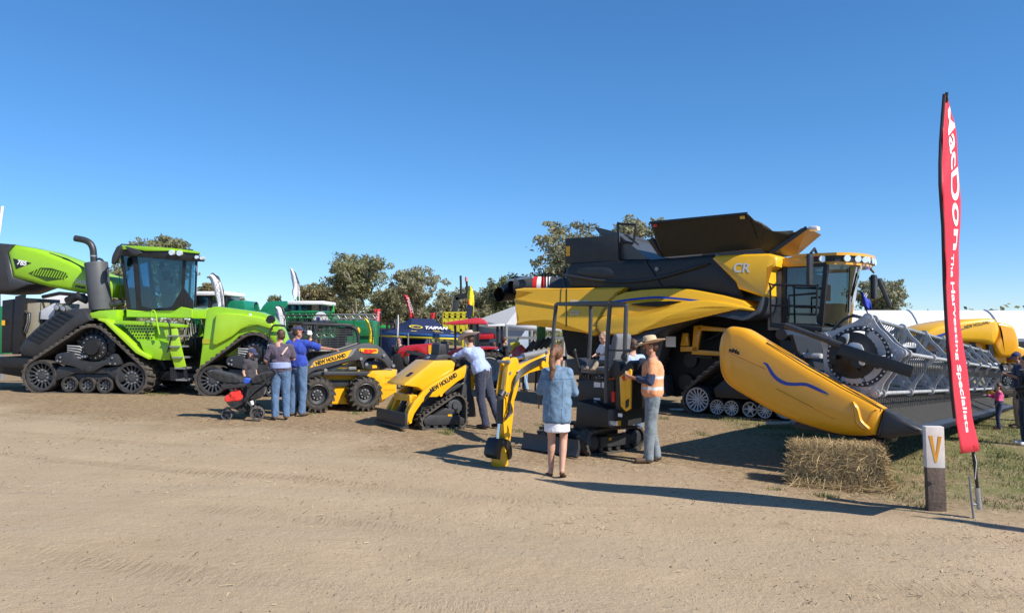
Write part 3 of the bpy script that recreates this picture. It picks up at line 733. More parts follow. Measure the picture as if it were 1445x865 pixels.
    e.tube([fr.P(34, 440, .7), fr.P(41, 443, .65), fr.P(40, 455, .65), fr.P(35, 470, .7)], 0.06, 8)
    e.m(0); e.tube([fr.P(95, 425, .8), fr.P(110, 418, .75), fr.P(124, 424, .8)], 0.11, 10); e.tube([fr.P(60, 419, .8), fr.P(84, 414, .7), fr.P(120, 417, .8)], 0.05, 8)
    e.build('engine', [BLK, mat('engine_block_beige', (0.30, 0.27, 0.2), 0.6), mat('pale_grey_housing', (0.5, 0.52, 0.55), 0.5), STEEL], t, bevel=0.015)
    e = MB(); e.box((L(5, 455, .6)[0], 0.53, L(5, 459, .6)[1]), (L(9, 455, .6)[0], 0.545, L(5, 452, .6)[1])); e.build('warning_label', AMBER, t)
    # raised hood
    yh = 0.95
    b = MB(); b.pillow(poly([(22.5, 345.5), (50, 351), (72, 359), (98, 369), (121.7, 381.6), (150, 391), (166, 401), (159, 420), (123, 415), (69, 404.5), (19.5, 391), (12, 356)], yh), yh, yh + 1.15, [(0.03, 0.03), (0.10, 0.06)])
    hood = b.build('engine_hood', LIME, t, bevel=0.0, smooth=50)
    b = MB(); b.pillow(poly([(-60, 352), (-20, 345), (0, 343.5), (22.5, 345.3), (12, 356), (19.5, 391), (51, 401), (18, 413), (-20, 414), (-60, 408)], yh), yh - 0.01, yh + 1.16, [(0.03, 0.03), (0.12, 0.07)]); b.build('hood_nose', CHAR, hood, smooth=50)
    b = MB(); b.prism(poly([(42, 386), (60, 378), (74, 378.5), (95, 385), (98, 391), (92, 394), (68, 397)], yh), yh - 0.068, yh - 0.05)
    g = b.build('hood_vent', mat('vent_dark_green', (0.03, 0.07, 0.005), 0.6), hood)
    b = MB()
    for i in range(13):
        x = 46 + i * 3.7; b.bar(fr.P(x + 5, 379 + i * 0.5, yh - 0.075), fr.P(x, 388 + i * 0.5, yh - 0.075), 0.018, 0.02, up=(0, 1, 0))
    b.build('vent_slat', LIME, g)
    b = MB(); b.prism(poly([(21, 365), (46.5, 371.5), (25, 380)], yh), yh - 0.072, yh - 0.055); bd = b.build('model_badge', BLK, hood)
    p = fr.P(23.5, 373, yh - 0.075); q = fr.P(40, 375.5, yh - 0.075); text(hood, '785', p, q - p, (0.15, 0, 1), 0.17, WLET, bold=0.006, shear=0.15)
    p = fr.P(105.5, 398.5, yh - 0.07); q = fr.P(124, 402, yh - 0.07); text(hood, 'CASE', p, q - p, (0, 0, 1), 0.13, SLET, bold=0.005)
    p = fr.P(105.5, 405, yh - 0.07); q = fr.P(124, 408.5, yh - 0.07); text(hood, 'STEIGER', p, q - p, (0, 0, 1), 0.075, BLET, bold=0.004)
    b = MB(); b.tube([fr.P(70, 357.5, yh + .1), fr.P(95, 366, yh + .1), fr.P(124, 381, yh + .15)], 0.02, 6); b.build('hood_trim', BLK, hood)
    # louvred dark fender, left
    b = MB(); b.pillow(poly([(28, 492), (36, 478), (54, 461), (75, 445), (100, 437), (120, 435), (128, 452), (108, 462), (88, 478), (70, 497), (52, 505), (30, 502)], 0.30), 0.30, 0.85, [(0.05, 0.03)])
    fd = b.build('louvred_fender', CHAR, t, bevel=0.0)
    b = MB()
    for i in range(9):
        x = 44 + i * 5.6; y = 477 - i * 4.6; b.bar(fr.P(x - 3, y - 2, 0.255), fr.P(x + 14, y + 6.5, 0.255), 0.035, 0.03, up=(0, 1, 0))
    b.build('louvre', BLK, fd)
    # cab body colour band, side platform, fender, steps
    b = MB()
    b.pillow(poly([(178.5, 437), (196, 438.5), (222, 440.5), (241, 441), (249, 437), (256, 433), (272, 436), (272, 449), (178.5, 447.5)], 0.62), 0.62, 2.2, [(0.02, 0.02)]); b.build('cab_sill', LIME, t, smooth=40)
    b = MB(); b.prism(poly([(115, 445), (140, 438.5), (165, 437), (165, 452), (144, 453), (135, 449), (115.5, 449.5)], 0.42), 0.42, 1.4)
    b.build('exhaust_deck', LIME, t, bevel=0.01)
    b = MB(); x = [L(a, b_, 0.05) for a, b_ in ((140, 449), (152, 452), (196, 494), (212, 503))]; x2 = [L(a, b_, 0.05) for a, b_ in ((140, 452), (149, 455), (193, 498), (211, 507))]
    b.prism(x + x2[::-1], 0.0, 0.75); b.build('track_fender', LIMED, t, bevel=0.008)
    b = MB(); b.prism(poly([(162, 452), (222, 455), (250, 458), (250, 462), (162, 457)], 0.12), 0.12, 0.9)
    b.prism(poly([(172, 457), (218, 458), (218, 482), (195, 482)], 0.22), 0.22, 0.35)
    b.prism(poly([(196, 480), (222, 480), (240, 486), (240, 508), (226, 508), (212, 505), (202, 494)], 0.14), 0.14, 0.95)
    b.prism(poly([(218, 458), (242, 459), (242, 488), (218, 484)], 0.3), 0.3, 0.6)
    b.m(1)
    for r_ in range(5):
        for c_ in range(10):
            x, z = L(178 + c_ * 4.0 + (2 if r_ % 2 else 0), 460 + r_ * 4.2, 0.215)
            if 178 + c_ * 4 - 172 > (r_ * 3.2): b.lathe([(0, 0.215), (0.024, 0.215)], (x, 0, z), n=8)
    b.m(0); b.build('side_platform', [LIME, BLK], t, bevel=0.012)
    # ladder
    b = MB(); b.prism(poly([(231, 466), (249, 463), (262, 517), (247, 520)], 0.02), 0.02, 0.06); b.prism(poly([(231, 466), (249, 463), (262, 517), (247, 520)], 0.5), 0.5, 0.54)
    lad = b.build('ladder', LIMED, t, bevel=0.006)
    for i, (xa, xb, yy) in enumerate(((237, 251.5, 473.5), (240, 254, 488.5), (244, 258, 504), (247, 262, 519), (249, 264.5, 535.5))):
        b = MB(); x0, z = L(xa, yy, 0.0); x1, _ = L(xb, yy, 0.0); b.box((x0, -0.04, z - 0.025), (x1, 0.58, z + 0.012)); b.build('step', MGR, lad)
    b = MB(); b.prism(poly([(240, 518), (247, 519), (252, 537), (241, 537)], 0.0), -0.01, 0.03); b.prism(poly([(258, 518), (262, 518), (265, 537), (261, 537)], 0.0), 0.0, 0.05); b.build('lower_step_bracket', BLK, lad)
    def rail(pts, y, m_, r=0.02, nm='handrail'):
        b = MB(); b.tube(sm([fr.P(a, c_, y) for a, c_ in pts], 3, False), r, 8); b.build(nm, m_, t)
    rail([(213, 447), (214, 440), (217, 438.5), (219.5, 443), (222, 458), (225, 472)], 0.0, LIME, 0.022)
    rail([(239, 490), (236, 497), (241, 479), (240, 462), (236, 452), (231, 451)], 0.0, BLK, 0.018)
    # exhaust stack
    ys = 0.75; x0, zt = L(135.5, 370.5, ys); _, zb = L(142, 437.5, ys); x1, _ = L(142.5, 437, ys); r = abs(L(151, 400, ys)[0] - L(121, 400, ys)[0]) / 2
    b = MB(); b.cyl((x1, ys, zb), (x0, ys, zt), r * 0.98, r, 28); st = b.build('exhaust_stack', mat('matt_stack_grey', (0.085, 0.09, 0.098), 0.5, var=0.1), t, bevel=0.02)
    b = MB(); b.tube(sm([fr.P(a, c_, ys) for a, c_ in ((132.5, 372), (132, 360), (131, 351), (127, 343.5), (119, 339), (106, 336.5))], 4, False), 0.083, 16); b.build('exhaust_pipe', CHAR, st)
    b = MB(); x, z = L(132.2, 361.5, ys); b.lathe([(0.085, -0.018), (0.092, -0.018), (0.092, 0.018), (0.085, 0.018)], (x, ys, z), 'z', 16); b.build('pipe_clamp', STEEL, st)
    b = MB(); b.tube(sm([fr.P(a, c_, ys) for a, c_ in ((136, 366), (141, 365.5), (145, 368), (145.5, 371))], 3, False), 0.03, 8); b.build('stack_bracket', CHAR, st)
    b = MB(); b.tube([fr.P(155, 430, ys), fr.P(163, 428, ys + .05), fr.P(175, 427, ys + .1)], 0.085, 12); b.build('exhaust_elbow', CHAR, st)
    # cab
    yc = 0.66; yf = 2.16
    cab = MB()
    cab.prism(poly([(169.5, 360), (172.5, 360), (184, 437), (179, 437)], yc), yc, yc + 0.07)
    cab.prism(poly([(187, 362), (193, 362), (199, 438), (193, 438)], yc), yc - 0.01, yc + 0.08)
    cab.prism(poly([(258, 366), (262, 366), (257, 433), (254, 434)], yc), yc - 0.01, yc + 0.08)
    cab.prism(poly([(273.5, 367), (275.5, 367), (273, 434), (271, 434)], yc), yc + 0.1, yc + 0.16)
    cab.prism(poly([(193, 430), (222, 438), (243, 432), (258, 405), (258, 434), (242, 441), (196, 439)], yc), yc - 0.005, yc + 0.05)
    cab.prism(poly([(258, 405), (272, 425), (272, 436), (256, 434)], yc), yc + 0.0, yc + 0.06)
    for y in (yf - 0.08,):
        for q in ([(169.5, 360), (172.5, 360), (184, 437), (179, 437)], [(187, 362), (193, 362), (199, 438), (193, 438)], [(258, 366), (262, 366), (257, 433), (254, 434)], [(273.5, 367), (276, 367), (273, 434), (270, 434)]):
            cab.prism(poly(q, yc), y, y + 0.08)
    cab.prism(poly([(178, 434), (272, 434), (272, 440), (178, 441)], yc), yc + 0.05, yf)
    tz = lambda m_: m_.xf(lambda p: (p.x - (.62 * max(0, p.y - yc - .25) if p.x > xm else 0), p.y, p.z))
    xm = L(240, 400, yc)[0]; cab.mk = 0; tz(cab); cab.build('cab_frame', BLK, t, bevel=0.008)
    g = MB(); g.prism(poly([(172, 361), (188, 362), (194, 436), (182, 436)], yc), yc + 0.02, yc + 0.035); g.prism(poly([(193, 362), (258, 366), (256, 433), (198, 437)], yc), yc + 0.01, yc + 0.025)
    g.prism(poly([(262, 366), (274, 367), (272, 432), (258, 433)], yc), yc + 0.02, yc + 0.035)
    g.prism(poly([(172, 361), (274, 367), (272, 433), (182, 436)], yc), yf - 0.03, yf - 0.015)
    p = [fr.P(171, 361, yc), fr.P(180, 436, yc)]; g.quad(p[0] + Vector((0, .05, 0)), p[0] + Vector((0, 1.45, 0)), p[1] + Vector((0, 1.45, 0)), p[1] + Vector((0, .05, 0)))
    p = [fr.P(275, 367, yc), fr.P(272, 434, yc)]; g.quad(p[0] + Vector((0, .1, 0)), p[0] + Vector((0, 1.45, 0)), p[1] + Vector((0, 1.45, 0)), p[1] + Vector((0, .1, 0)))
    g.mk = 0; tz(g); g.build('cab_glass', GLASS, t)
    rf = MB(); rf.prism(poly([(168, 348), (197, 350), (240, 352.5), (283, 357), (281, 362), (274, 368), (250, 367), (200, 362), (169, 360.5)], yc - .1), yc - 0.12, yf + 0.1); rf.mk = 0; tz(rf); roof = rf.build('cab_roof', BLK, t, bevel=0.03)
    rf = MB(); rf.prism(poly([(170, 346.5), (196, 347.2), (245, 350.5), (281, 354.8), (282, 358), (240, 354), (205, 354), (190, 351), (171, 352.5)], yc - .14), yc - 0.15, yf + 0.14); rf.mk = 0; tz(rf); rf.build('roof_panel', LIME, roof, bevel=0.02)
    for (a, c_, r) in ((241.6, 356.4, .075), (252.5, 357.2, .075), (277, 363, .05), (284, 364, .05)):
        b = MB(); x, z = L(a, c_, yc - .2); b.lathe([(0, yc - 0.2), (r * 0.9, yc - 0.2), (r, yc - 0.16), (r, yc - 0.05)], (x, 0, z), n=14); b.build('work_lamp', LENS, roof)
    b = MB(); b.box(fr.P(262, 350, yc) - Vector((0.05, .1, .03)), fr.P(268, 356, yc) + Vector((.05, .1, .03))); b.box(fr.P(276, 359, yc) - Vector((0.0, .15, .05)), fr.P(285, 369, yc) + Vector((.03, .1, 0))); b.build('lamp_bracket', BLK, roof, bevel=.01)
    for (pts, y) in (([(166, 347), (170, 347.5), (169, 356), (164, 368), (159, 373), (157, 371), (158, 362), (162, 353)], 0.25), ([(176, 348), (182, 349), (192, 352), (198, 357), (193, 360), (184, 357)], 0.1)):
        b = MB(); b.prism(poly(pts, y, 2), y, y + 0.12); b.build('mirror', CHAR, t, bevel=0.02)
    b = MB(); b.tube([fr.P(168, 348, .3), fr.P(172, 345, .6), fr.P(190, 346, .9)], 0.02, 6); b.tube([fr.P(167, 361, .4), fr.P(169, 395, .5), fr.P(172, 425, .6)], 0.008, 5); b.tube([fr.P(276, 370, .6), fr.P(278, 385, .5)], 0.02, 6); b.build('mirror_arm', BLK, t)
    # interior
    b = MB(); b.prism(poly([(228, 412), (246, 411), (244, 436), (229, 436)], 1.2), 1.15, 1.7); b.prism(poly([(224, 380), (236, 378), (240, 412), (228, 414)], 1.3), 1.2, 1.7); b.prism(poly([(225, 408), (250, 406), (250, 414), (225, 414)], 1.1), 1.05, 1.25)
    b.build('operator_seat', mat('tan_seat', (0.36, 0.33, 0.27), 0.7), t, bevel=0.03)
    b = MB(); b.prism(poly([(201, 404), (206, 404), (210, 434), (203, 434)], 1.3), 1.2, 1.5); b.build('cab_curtain', REDD, t, bevel=0.02)
    b = MB(); b.tube([fr.P(214, 405, 1.1), fr.P(226, 416, 1.1)], 0.02, 6); b.tube([fr.P(211, 393, 1.2), fr.P(222, 402, 1.2)], .02, 6); b.prism(poly([(228, 383), (240, 382), (240, 394), (230, 396)], 1.0), 1.0, 1.03); b.prism(poly([(240, 390), (244, 390), (243, 400), (239, 400)], 1.), 1., 1.05); b.build('cab_controls', BLK, t)
    # hitch area between ladder and rear body
    b = MB()
    for i in range(9):
        x = 262 + rnd.uniform(-2, 22); b.tube(sm([fr.P(x, 450 + rnd.uniform(0, 20), .8), fr.P(x + rnd.uniform(-8, 8), 485, .6), fr.P(x + rnd.uniform(-6, 14), 505 + rnd.uniform(0, 12), .9)], 4, False), 0.018, 6)
    b.build('hydraulic_hose', BLK, t)
    # rear fender body
    o_ = [(281, 521), (291.5, 438), (295, 435), (300, 433), (306, 432.5), (366, 440.6), (381, 446.6), (388.7, 455.7), (396, 464), (402, 480), (408, 503), (397, 502), (384, 479), (370, 470), (352, 468.5), (338, 474), (322, 489), (300, 510)]
    b = MB(); b.prism(poly([(296, 442), (345, 446), (352, 462), (350, 500), (300, 505)], .6), .5, 1.9); b.build('rear_hood', LIME, t, bevel=.03)
    b = MB(); b.prism([(x_ - 1.0, z_) for x_, z_ in poly(o_, 0.12)], 2.1, 2.6); b.build('rear_body', LIME, t, bevel=.025)
    b = MB(); b.prism(poly(o_, 0.12), 0.12, .55); body = b.build('rear_body', LIME, t, bevel=0.025)
    b = MB(); b.pillow(poly([(306.5, 444), (318, 441.5), (340, 443), (372, 448), (385, 456), (386, 464), (379, 463.5), (366, 459.5), (354, 459.5), (341, 465.5), (330, 474.5), (315, 482.8), (307.5, 487), (302.5, 486.5), (301, 483.5)], 0.12), 0.06, 0.16, [(0.015, 0.02), (0.03, 0.025)]); b.build('fender_panel', LIMED, body, smooth=45)
    b = MB(); b.prism(poly([(286, 478), (296, 478.5), (295.5, 485), (285.5, 485)], 0.11), 0.105, 0.115); b.build('yellow_decal', mat('olive_label', (.42, .40, .02), .5), body)
    b = MB(); x, z = L(381.5, 450.5, .05); b.lathe([(0, 0.02), (.09, .02), (.1, 0.05), (.1, .14)], (x, 0, z), n=16); b.build('tail_lamp', BLK, body)
    b = MB(); b.prism(poly([(351.5, 442), (355, 442.4), (355, 446), (351.5, 445.6)], .05), .055, .065); b.build('white_sticker', WHT, body)
    b = MB(); b.tube(sm([fr.P(a, c_, 0) for a, c_ in ((377, 500), (381, 470), (384, 462), (388, 459), (402, 460))], 3, False), 0.025, 8); b.build('rear_rail', CHAR, t)
    b = MB(); b.prism(poly([(360, 480), (400, 470), (403, 505), (370, 510)], 0.5), 0.5, 2.4); b.build('rear_axle_housing', BLK, t, bevel=.02)
green_tractor()
# ================================================================== YELLOW COMBINE HARVESTER
HEAD = -37.0
def combine():
    o = G(983, 586); fr = Frame(o, HEAD, slope=-0.010)
    t = thing('combine_harvester', 'large black and yellow combine harvester with open grain tank flaps', 'harvester', fr)
    L = fr.L; WID = 3.3
    def poly(px, y, k=0):
        q = [L(a, b, y) for a, b in px]; return sm(q, k) if k else q
    def polyk(px, y0, z0, k): return [fr.LP(a, b, y0, z0, k) for a, b in px]
    def lean(mb, z0, k):            # lower part flares outwards
        return mb.xf(lambda p: (p.x, p.y + (p.z - z0) * k, p.z))
    # ---- rear hood
    y = 0.0
    b = MB(); b.mark(); b.pillow(polyk([(727, 408.5), (740, 406.3), (793, 407), (838, 406.2), (882, 405.5), (869, 417), (862, 424), (852, 440), (846, 452), (843.5, 460), (845, 470), (838, 474), (800, 461), (782, 454.5), (768, 453.5), (745, 455.5), (728, 459), (731.5, 450), (728, 440), (726, 421), (742, 415.5), (750, 413), (729, 412.5)], y, 2.75, 0.42), y, y + WID, [(0.02, 0.03), (0.045, 0.045)])
    lean(b, 2.75, 0.42); hood = b.build('rear_hood', YELS, t, smooth=22)
    b = MB(); b.mark(); b.prism(polyk([(731, 421), (790, 430.5), (790, 433), (730, 424.5)], y, 2.75, 0.42), y - 0.075, y + 0.1); lean(b, 2.75, 0.42); b.build('hood_crease', YEL, hood, bevel=0.01)
    b = MB(); b.mark(); p = fr.P(801, 424.5, -0.16)
    # lettering on the hood side
    yy = lambda z, y0=-0.06: y0 + (z - 2.75) * 0.42
    def onhood(px, py): 
        x, z = fr.LP(px, py, -0.06, 2.75, 0.42); return Vector((x, yy(z, -0.062), z))
    p = onhood(804, 429); q = onhood(846, 431); text(hood, 'NEW HOLLAND', p, q - p, (0, 0.42, 1), 0.165, SLET, bold=0.004, wfit=(q - p).length)
    p = onhood(804, 444); q = onhood(816, 444.5); text(hood, 'CT10', p, q - p, (0, 0.42, 1), 0.16, SLET, bold=0.003, wfit=(q - p).length)
    b = MB(); b.mark(); b.prism(polyk([(800.6, 407.5), (801.6, 407.5), (801.6, 460), (800.6, 460)], y, 2.75, 0.42), y - 0.054, y - 0.03); lean(b, 2.75, 0.42); b.build('hood_seam', BLK, hood)
    b = MB(); b.mark(); b.prism(polyk([(793, 407.5), (793.8, 407.5), (792.5, 431), (791.8, 431)], y, 2.75, 0.42), y - 0.054, y - 0.03); lean(b, 2.75, 0.42); b.build('hood_seam', BLK, hood)
    # ---- upper olive band with the blue stripe
    b = MB(); b.mark(); b.pillow(polyk([(882, 412), (905, 409), (930, 407.5), (955, 407), (975, 408.5), (992, 411.5), (1020, 417), (1048, 424.5), (1061, 435), (1061, 440), (1040, 437), (1007, 434), (985, 434), (960, 437), (930, 446), (905, 452), (870, 452), (848, 446), (862, 424), (869, 417)], y, 3.0, 0.50), y + 0.05, y + 1.2, [(0.015, 0.02), (0.05, 0.03)])
    lean(b, 3.0, 0.50); ub = b.build('side_panel', YELS, t, smooth=22)
    b = MB(); b.mark(); b.prism(polyk([(890, 429.5), (915, 426), (945, 424.8), (961, 425.5), (948, 429), (928, 433.2), (905, 432)], y, 3.0, 0.50), y - 0.036, y + .02); lean(b, 3.0, 0.50); b.build('side_vent', mat('matt_black_vent', (.012, .012, .012), .85, spec=.1), ub)
    st_ = sm([(866, 426.6), (885, 423.6), (908, 421), (930, 419.7), (960, 421.8), (985, 424.7), (1007, 428)], 4, False); b = MB(); b.mark()
    b.sheet([[(x_, y - .042, z_) for x_, z_ in (fr.LP(a, c_ - w_, y, 3.0, 0.50), fr.LP(a, c_ + w_, y, 3.0, 0.50))] for (a, c_), w_ in ((q_, 1.5 if i_ < 20 else 1.5 - .9 * (i_ - 20) / 5) for i_, q_ in enumerate(st_))]); lean(b, 3.0, 0.50); b.build('blue_stripe', BLUE, ub)
    # ---- lower yellow sweep that flares over the wheels
    b = MB(); b.mark(); b.pillow(polyk(sm([(842.5, 458.5), (850, 447.3), (880, 445.5), (905, 444.3), (935, 435), (958, 427.5), (985, 424), (1007, 424.5), (1035, 429), (1061, 435), (1062, 439), (1035, 436), (1007, 435), (975, 438), (937, 451.5), (900, 471.5), (880, 472.5), (850, 470), (845, 466)], 2), -0.36, 2.6, 0.5), -0.36, 0.7, [(0.015, 0.02), (0.04, 0.03)])
    lean(b, 2.6, 0.5); lo = b.build('wheel_flare', YELS, t, smooth=22)
    b = MB(); b.mark(); b.prism(polyk(sm([(900, 472.5), (937, 452.5), (975, 439), (1007, 436), (1035, 437), (1061, 440), (1068, 434), (1074, 420), (1078, 420.5), (1072, 438), (1064, 446), (1048, 452.5), (1020, 447.5), (995, 445), (965, 451), (930, 468), (905, 482), (880, 486), (868, 480), (872, 473)], 2), -0.34, 2.6, 0.45), -0.34, 0.7); lean(b, 2.6, 0.45); b.build('flare_edge', DGR, t, bevel=0.02)
    # ---- black upper body
    yb = 0.34
    b = MB(); b.pillow(poly([(797, 388), (801, 379), (807, 371.5), (850, 369), (917, 366.5), (965, 363), (1008, 359), (1045, 398), (1050, 425), (1020, 419), (992, 412.5), (955, 408.5), (905, 411), (880, 416), (840, 408), (806, 407), (803, 398)], yb), yb, yb + 2.9, [(0.03, 0.03), (0.1, 0.05)])
    up = b.build('grain_tank_body', BLK, t, smooth=40)
    b = MB(); b.pillow(poly(sm([(818, 379), (845, 377.5), (862, 379), (871, 390), (850, 393.5), (820, 389)], 2), yb), yb - 0.055, yb, [(0.04, 0.02)]); b.build('side_cover', CHAR, up, smooth=45)
    b = MB(); b.pillow(poly(sm([(799, 391), (840, 397), (880, 400.5), (925, 396), (960, 387), (1000, 375), (1000, 372), (960, 382), (925, 391), (880, 396), (840, 393), (802, 387)], 2), yb), yb - 0.10, yb, [(0.03, 0.03)]); b.build('moulded_ridge', CHAR, up, smooth=45)
    b = MB(); b.prism(poly([(911, 368), (912.5, 368), (936, 404), (934.5, 404)], yb), yb - 0.09, yb); b.build('panel_seam', BLK, up)
    b = MB(); b.lathe([(0, yb - .1), (.05, yb - .1), (.05, yb)], (L(929, 380, yb)[0], 0, L(929, 380, yb)[1]), n=10); b.build('latch', MGR, up)
    # ---- yellow forward panel with the letters
    yp = 0.02
    b = MB(); b.mark(); b.pillow(polyk([(1005.5, 365), (1011, 360.6), (1050, 359), (1086, 358), (1096, 361), (1097.5, 367), (1096, 376), (1087, 380), (1085, 417), (1081, 420.6), (1042.4, 407.6), (1038.7, 398)], yp, 2.9, 0.28), yp, yp + 2.2, [(0.02, 0.03), (0.06, 0.05)])
    lean(b, 2.9, 0.28); cp = b.build('front_side_panel', YELS, t, smooth=40)
    p, q = (Vector((x_, yp - 0.055 + (z_ - 2.9) * 0.28, z_)) for x_, z_ in (fr.LP(1034, 384, yp - .055, 2.9, .28), fr.LP(1058, 384.5, yp - .055, 2.9, .28)))
    text(cp, 'CR', p, q - p, (0, 0.28, 1), 0.30, SLET, bold=0.005, wfit=(q - p).length)
    # ---- engine box, lid, rail
    b = MB(); b.prism(poly([(797.5, 336.5), (872, 331.5), (872.5, 368), (797, 372)], 0.35), 0.35, 2.6); bx = b.build('engine_deck_box', mat('matt_black_box', (0.030, 0.033, 0.036), 0.6, var=0.15, dust=0.08), t, bevel=0.02)
    b = MB()
    for (a, c_) in ((801, 350), (801, 354.5), (801, 358.5)): x, z = L(a, c_, .34); b.box((x - .05, 0.335, z - .05), (x + .07, .345, z + .04))
    b.build('warning_label', AMBER, bx)
    b = MB(); P1 = [fr.P(837, 319.5, 0.6), fr.P(868, 327, 0.5), fr.P(916, 366, 0.3), fr.P(876, 366.5, 0.5)]
    b.add([P1[0], P1[1], P1[2], P1[3]] + [v + Vector((-0.03, 1.6, -0.03)) for v in P1], [(0, 1, 2, 3), (7, 6, 5, 4), (0, 4, 5, 1), (1, 5, 6, 2), (2, 6, 7, 3), (3, 7, 4, 0)]); b.build('engine_lid', mat('blue_black_lid', (0.05, 0.06, 0.07), 0.4, dust=.2), t)
    b = MB(); b.tube(sm([fr.P(a, c_, 0.4) for a, c_ in ((872, 340), (872, 316.5), (874, 315.8), (894, 317.5), (897, 320), (894, 343))], 2, False), 0.03, 8); b.tube([fr.P(872, 344, .4), fr.P(884, 341.5, .4), fr.P(893, 344, .4)], .03, 8); b.tube(sm([fr.P(a, c_, 0.9) for a, c_ in ((872, 334), (884, 333), (900, 346), (893, 346))], 2, False), 0.04, 8); b.build('handrail', BLK, t)
    # ---- hopper extension flaps and tarp bag
    yh_ = 0.35
    A, B_, C_, D_ = fr.P(917.8, 315, yh_ - 0.45), fr.P(1055, 302, yh_ - 0.45), fr.P(1074, 351, yh_), fr.P(933, 363, yh_)
    def slab(mb, q, off):
        off = Vector(off); mb.add(list(q) + [v + off for v in q], [(0, 1, 2, 3), (7, 6, 5, 4), (0, 4, 5, 1), (1, 5, 6, 2), (2, 6, 7, 3), (3, 7, 4, 0)])
    b = MB(); slab(b, [A, B_, C_, D_], (0, 0.05, 0.0)); hp = b.build('hopper_side_flap', mat('hopper_black', (0.014, 0.013, 0.010), 0.55, var=0.2, dust=.05), t)
    b = MB(); b.bar(A + Vector((0, -.02, .01)), B_ + Vector((0, -.02, .01)), .05, .05); b.build('flap_rim', BLK, hp)
    for (a, c_) in ((923, 318.5), (1046, 307)):
        b = MB(); x, z = L(a, c_, yh_ - .47); b.box((x - .03, yh_ - .47, z - .035), (x + .07, yh_ - .46, z + .03)); lab = b.build('warning_label', AMBER if a > 1000 else REDD, hp); 
    A2, D2 = A + Vector((0, 3.0, 0)), D_ + Vector((0, 2.2, 0))
    b = MB(); slab(b, [A2, A, D_, D2], (0.05, 0, 0)); slab(b, [fr.P(914, 339, .1), fr.P(919, 336, .05), fr.P(934, 362, .3), fr.P(930, 362, .3)], (0, .6, 0)); b.build('hopper_rear_flap', CHAR, t)
    E, F_, G_, H_ = fr.P(1138.6, 321.4, 0.55), fr.P(1159, 331.5, 2.0), fr.P(1123, 362, 1.6), fr.P(1087, 358.5, 0.45)
    b = MB(); slab(b, [E, F_, G_, H_], (-0.05, 0.02, 0.0)); ff = b.build('hopper_front_flap', BROWNH, t)
    b = MB(); 
    b.bar(E, H_, .06, .08); b.build('flap_rim', BLK, ff)
    for k in range(7):
        pass
    B2 = B_ + Vector((0, 0.03, 0)); rows = []
    for i in range(9):
        s_ = i / 8; a = B2.lerp(C_, s_); c_ = E.lerp(H_, s_); row = []
        for j in range(11):
            q = j / 10; v = a.lerp(c_, q); sag = math.sin(math.pi * q) * (0.18 * (1 - s_) + 0.04) + 0.03 * math.sin(q * 19 + i) * (1 - s_)
            row.append(v + Vector((0, 0.10 * math.sin(math.pi * q), -sag)))
        rows.append(row)
    b = MB(); b.sheet(rows); b.build('hopper_bag', mat('black_tarp', (0.03, 0.025, 0.014), 0.5, var=0.4, scale=5, bump=0.4, bscale=8), t, smooth=0, solid=0.01)
    b = MB(); b.box(fr.P(1143, 324, .75) - Vector((.05, 0, .02)), fr.P(1150, 320, .75) + Vector((.05, .25, .02))); b.build('gps_dome', WHT, t, bevel=.04)
    F2 = B_ + Vector((0, 3.1, -0.05))
    b = MB(); slab(b, [A2, F2, C_ + Vector((0, 2.2, 0)), D2], (0, .05, 0)); b.build('hopper_side_flap', CHAR, t)
    # ---- cab
    yc, yf = 0.55, 2.75
    b = MB(); b.prism(poly([(1098, 367), (1118, 362.5), (1137, 362), (1142, 368), (1140, 376), (1100, 377.5)], yc), yc - 0.05, yf); 
    rf = b.build('cab_roof', YELD, t, bevel=0.02)
    # visor: curved roof front built across the width
    zt = L(1159, 357.5, yc)[1]; zb = L(1159, 372, yc)[1]; x0 = L(1136, 362, yc)[0]
    def roofrow(z, grow):
        r = []
        for k in range(17):
            s_ = k / 16; yv = yc - grow + (yf - yc + 2 * grow) * s_; bul = 0.45 * (1 - (2 * s_ - 1) ** 2) ** 0.6
            r.append(Vector((x0 + 0.60 + bul + grow, yv, z)))
        return r
    top, bot = roofrow(zt, 0.03), roofrow(zb, 0.0)
    def visor(za, zb_, g, nm, m_, par, x_in):
        mb = MB(); fr_t, fr_b = roofrow(za, g), roofrow(zb_, g)
        ins = lambda rr, z: [Vector((x_in, v.y, z)) for v in rr]
        rows = [ins(fr_b, zb_), fr_b, fr_t, ins(fr_t, za), ins(fr_b, zb_)]
        mb.sheet(rows)
        for e in (0, 16): mb.quad(rows[0][e], rows[1][e], rows[2][e], rows[3][e])
        return mb.build(nm, m_, par, smooth=35)
    hz = zt - zb
    visor(zt, zt - 0.06, 0.06, 'roof_visor', YELD, rf, x0 - 0.25)
    vis = visor(zt - 0.06, zt - 0.06 - hz * 0.55, 0.02, 'lamp_band', BLK, rf, x0 - 0.1)
    visor(zt - 0.06 - hz * 0.55, zt - 0.06 - hz * 0.85, 0.0, 'roof_lower_trim', YELD, rf, x0 - 0.25)
    rr = roofrow(zt - 0.06 - hz * 0.28, 0.025)
    for k in (0, 1, 3, 5, 6, 8, 10, 12, 14):
        b = MB(); v = rr[k] if k else Vector((x0 + 0.35, yc - 0.01, rr[0].z)); n_ = Vector((0.6, -0.8, 0)) if k < 6 else Vector((1, -0.1, 0)); b.cyl(v, v + n_ * 0.05, 0.075, 0.07, 12); b.build('work_lamp', LENS, vis)
    b = MB(); b.box(fr.P(1143, 357, yc - .05) - Vector((.05, 0, .1)), fr.P(1150, 361, yc - .05) + Vector((.1, .2, .05))); b.build('beacon_lamp', mat('red_lens', (.35, .02, .03), .2), rf, bevel=.03)
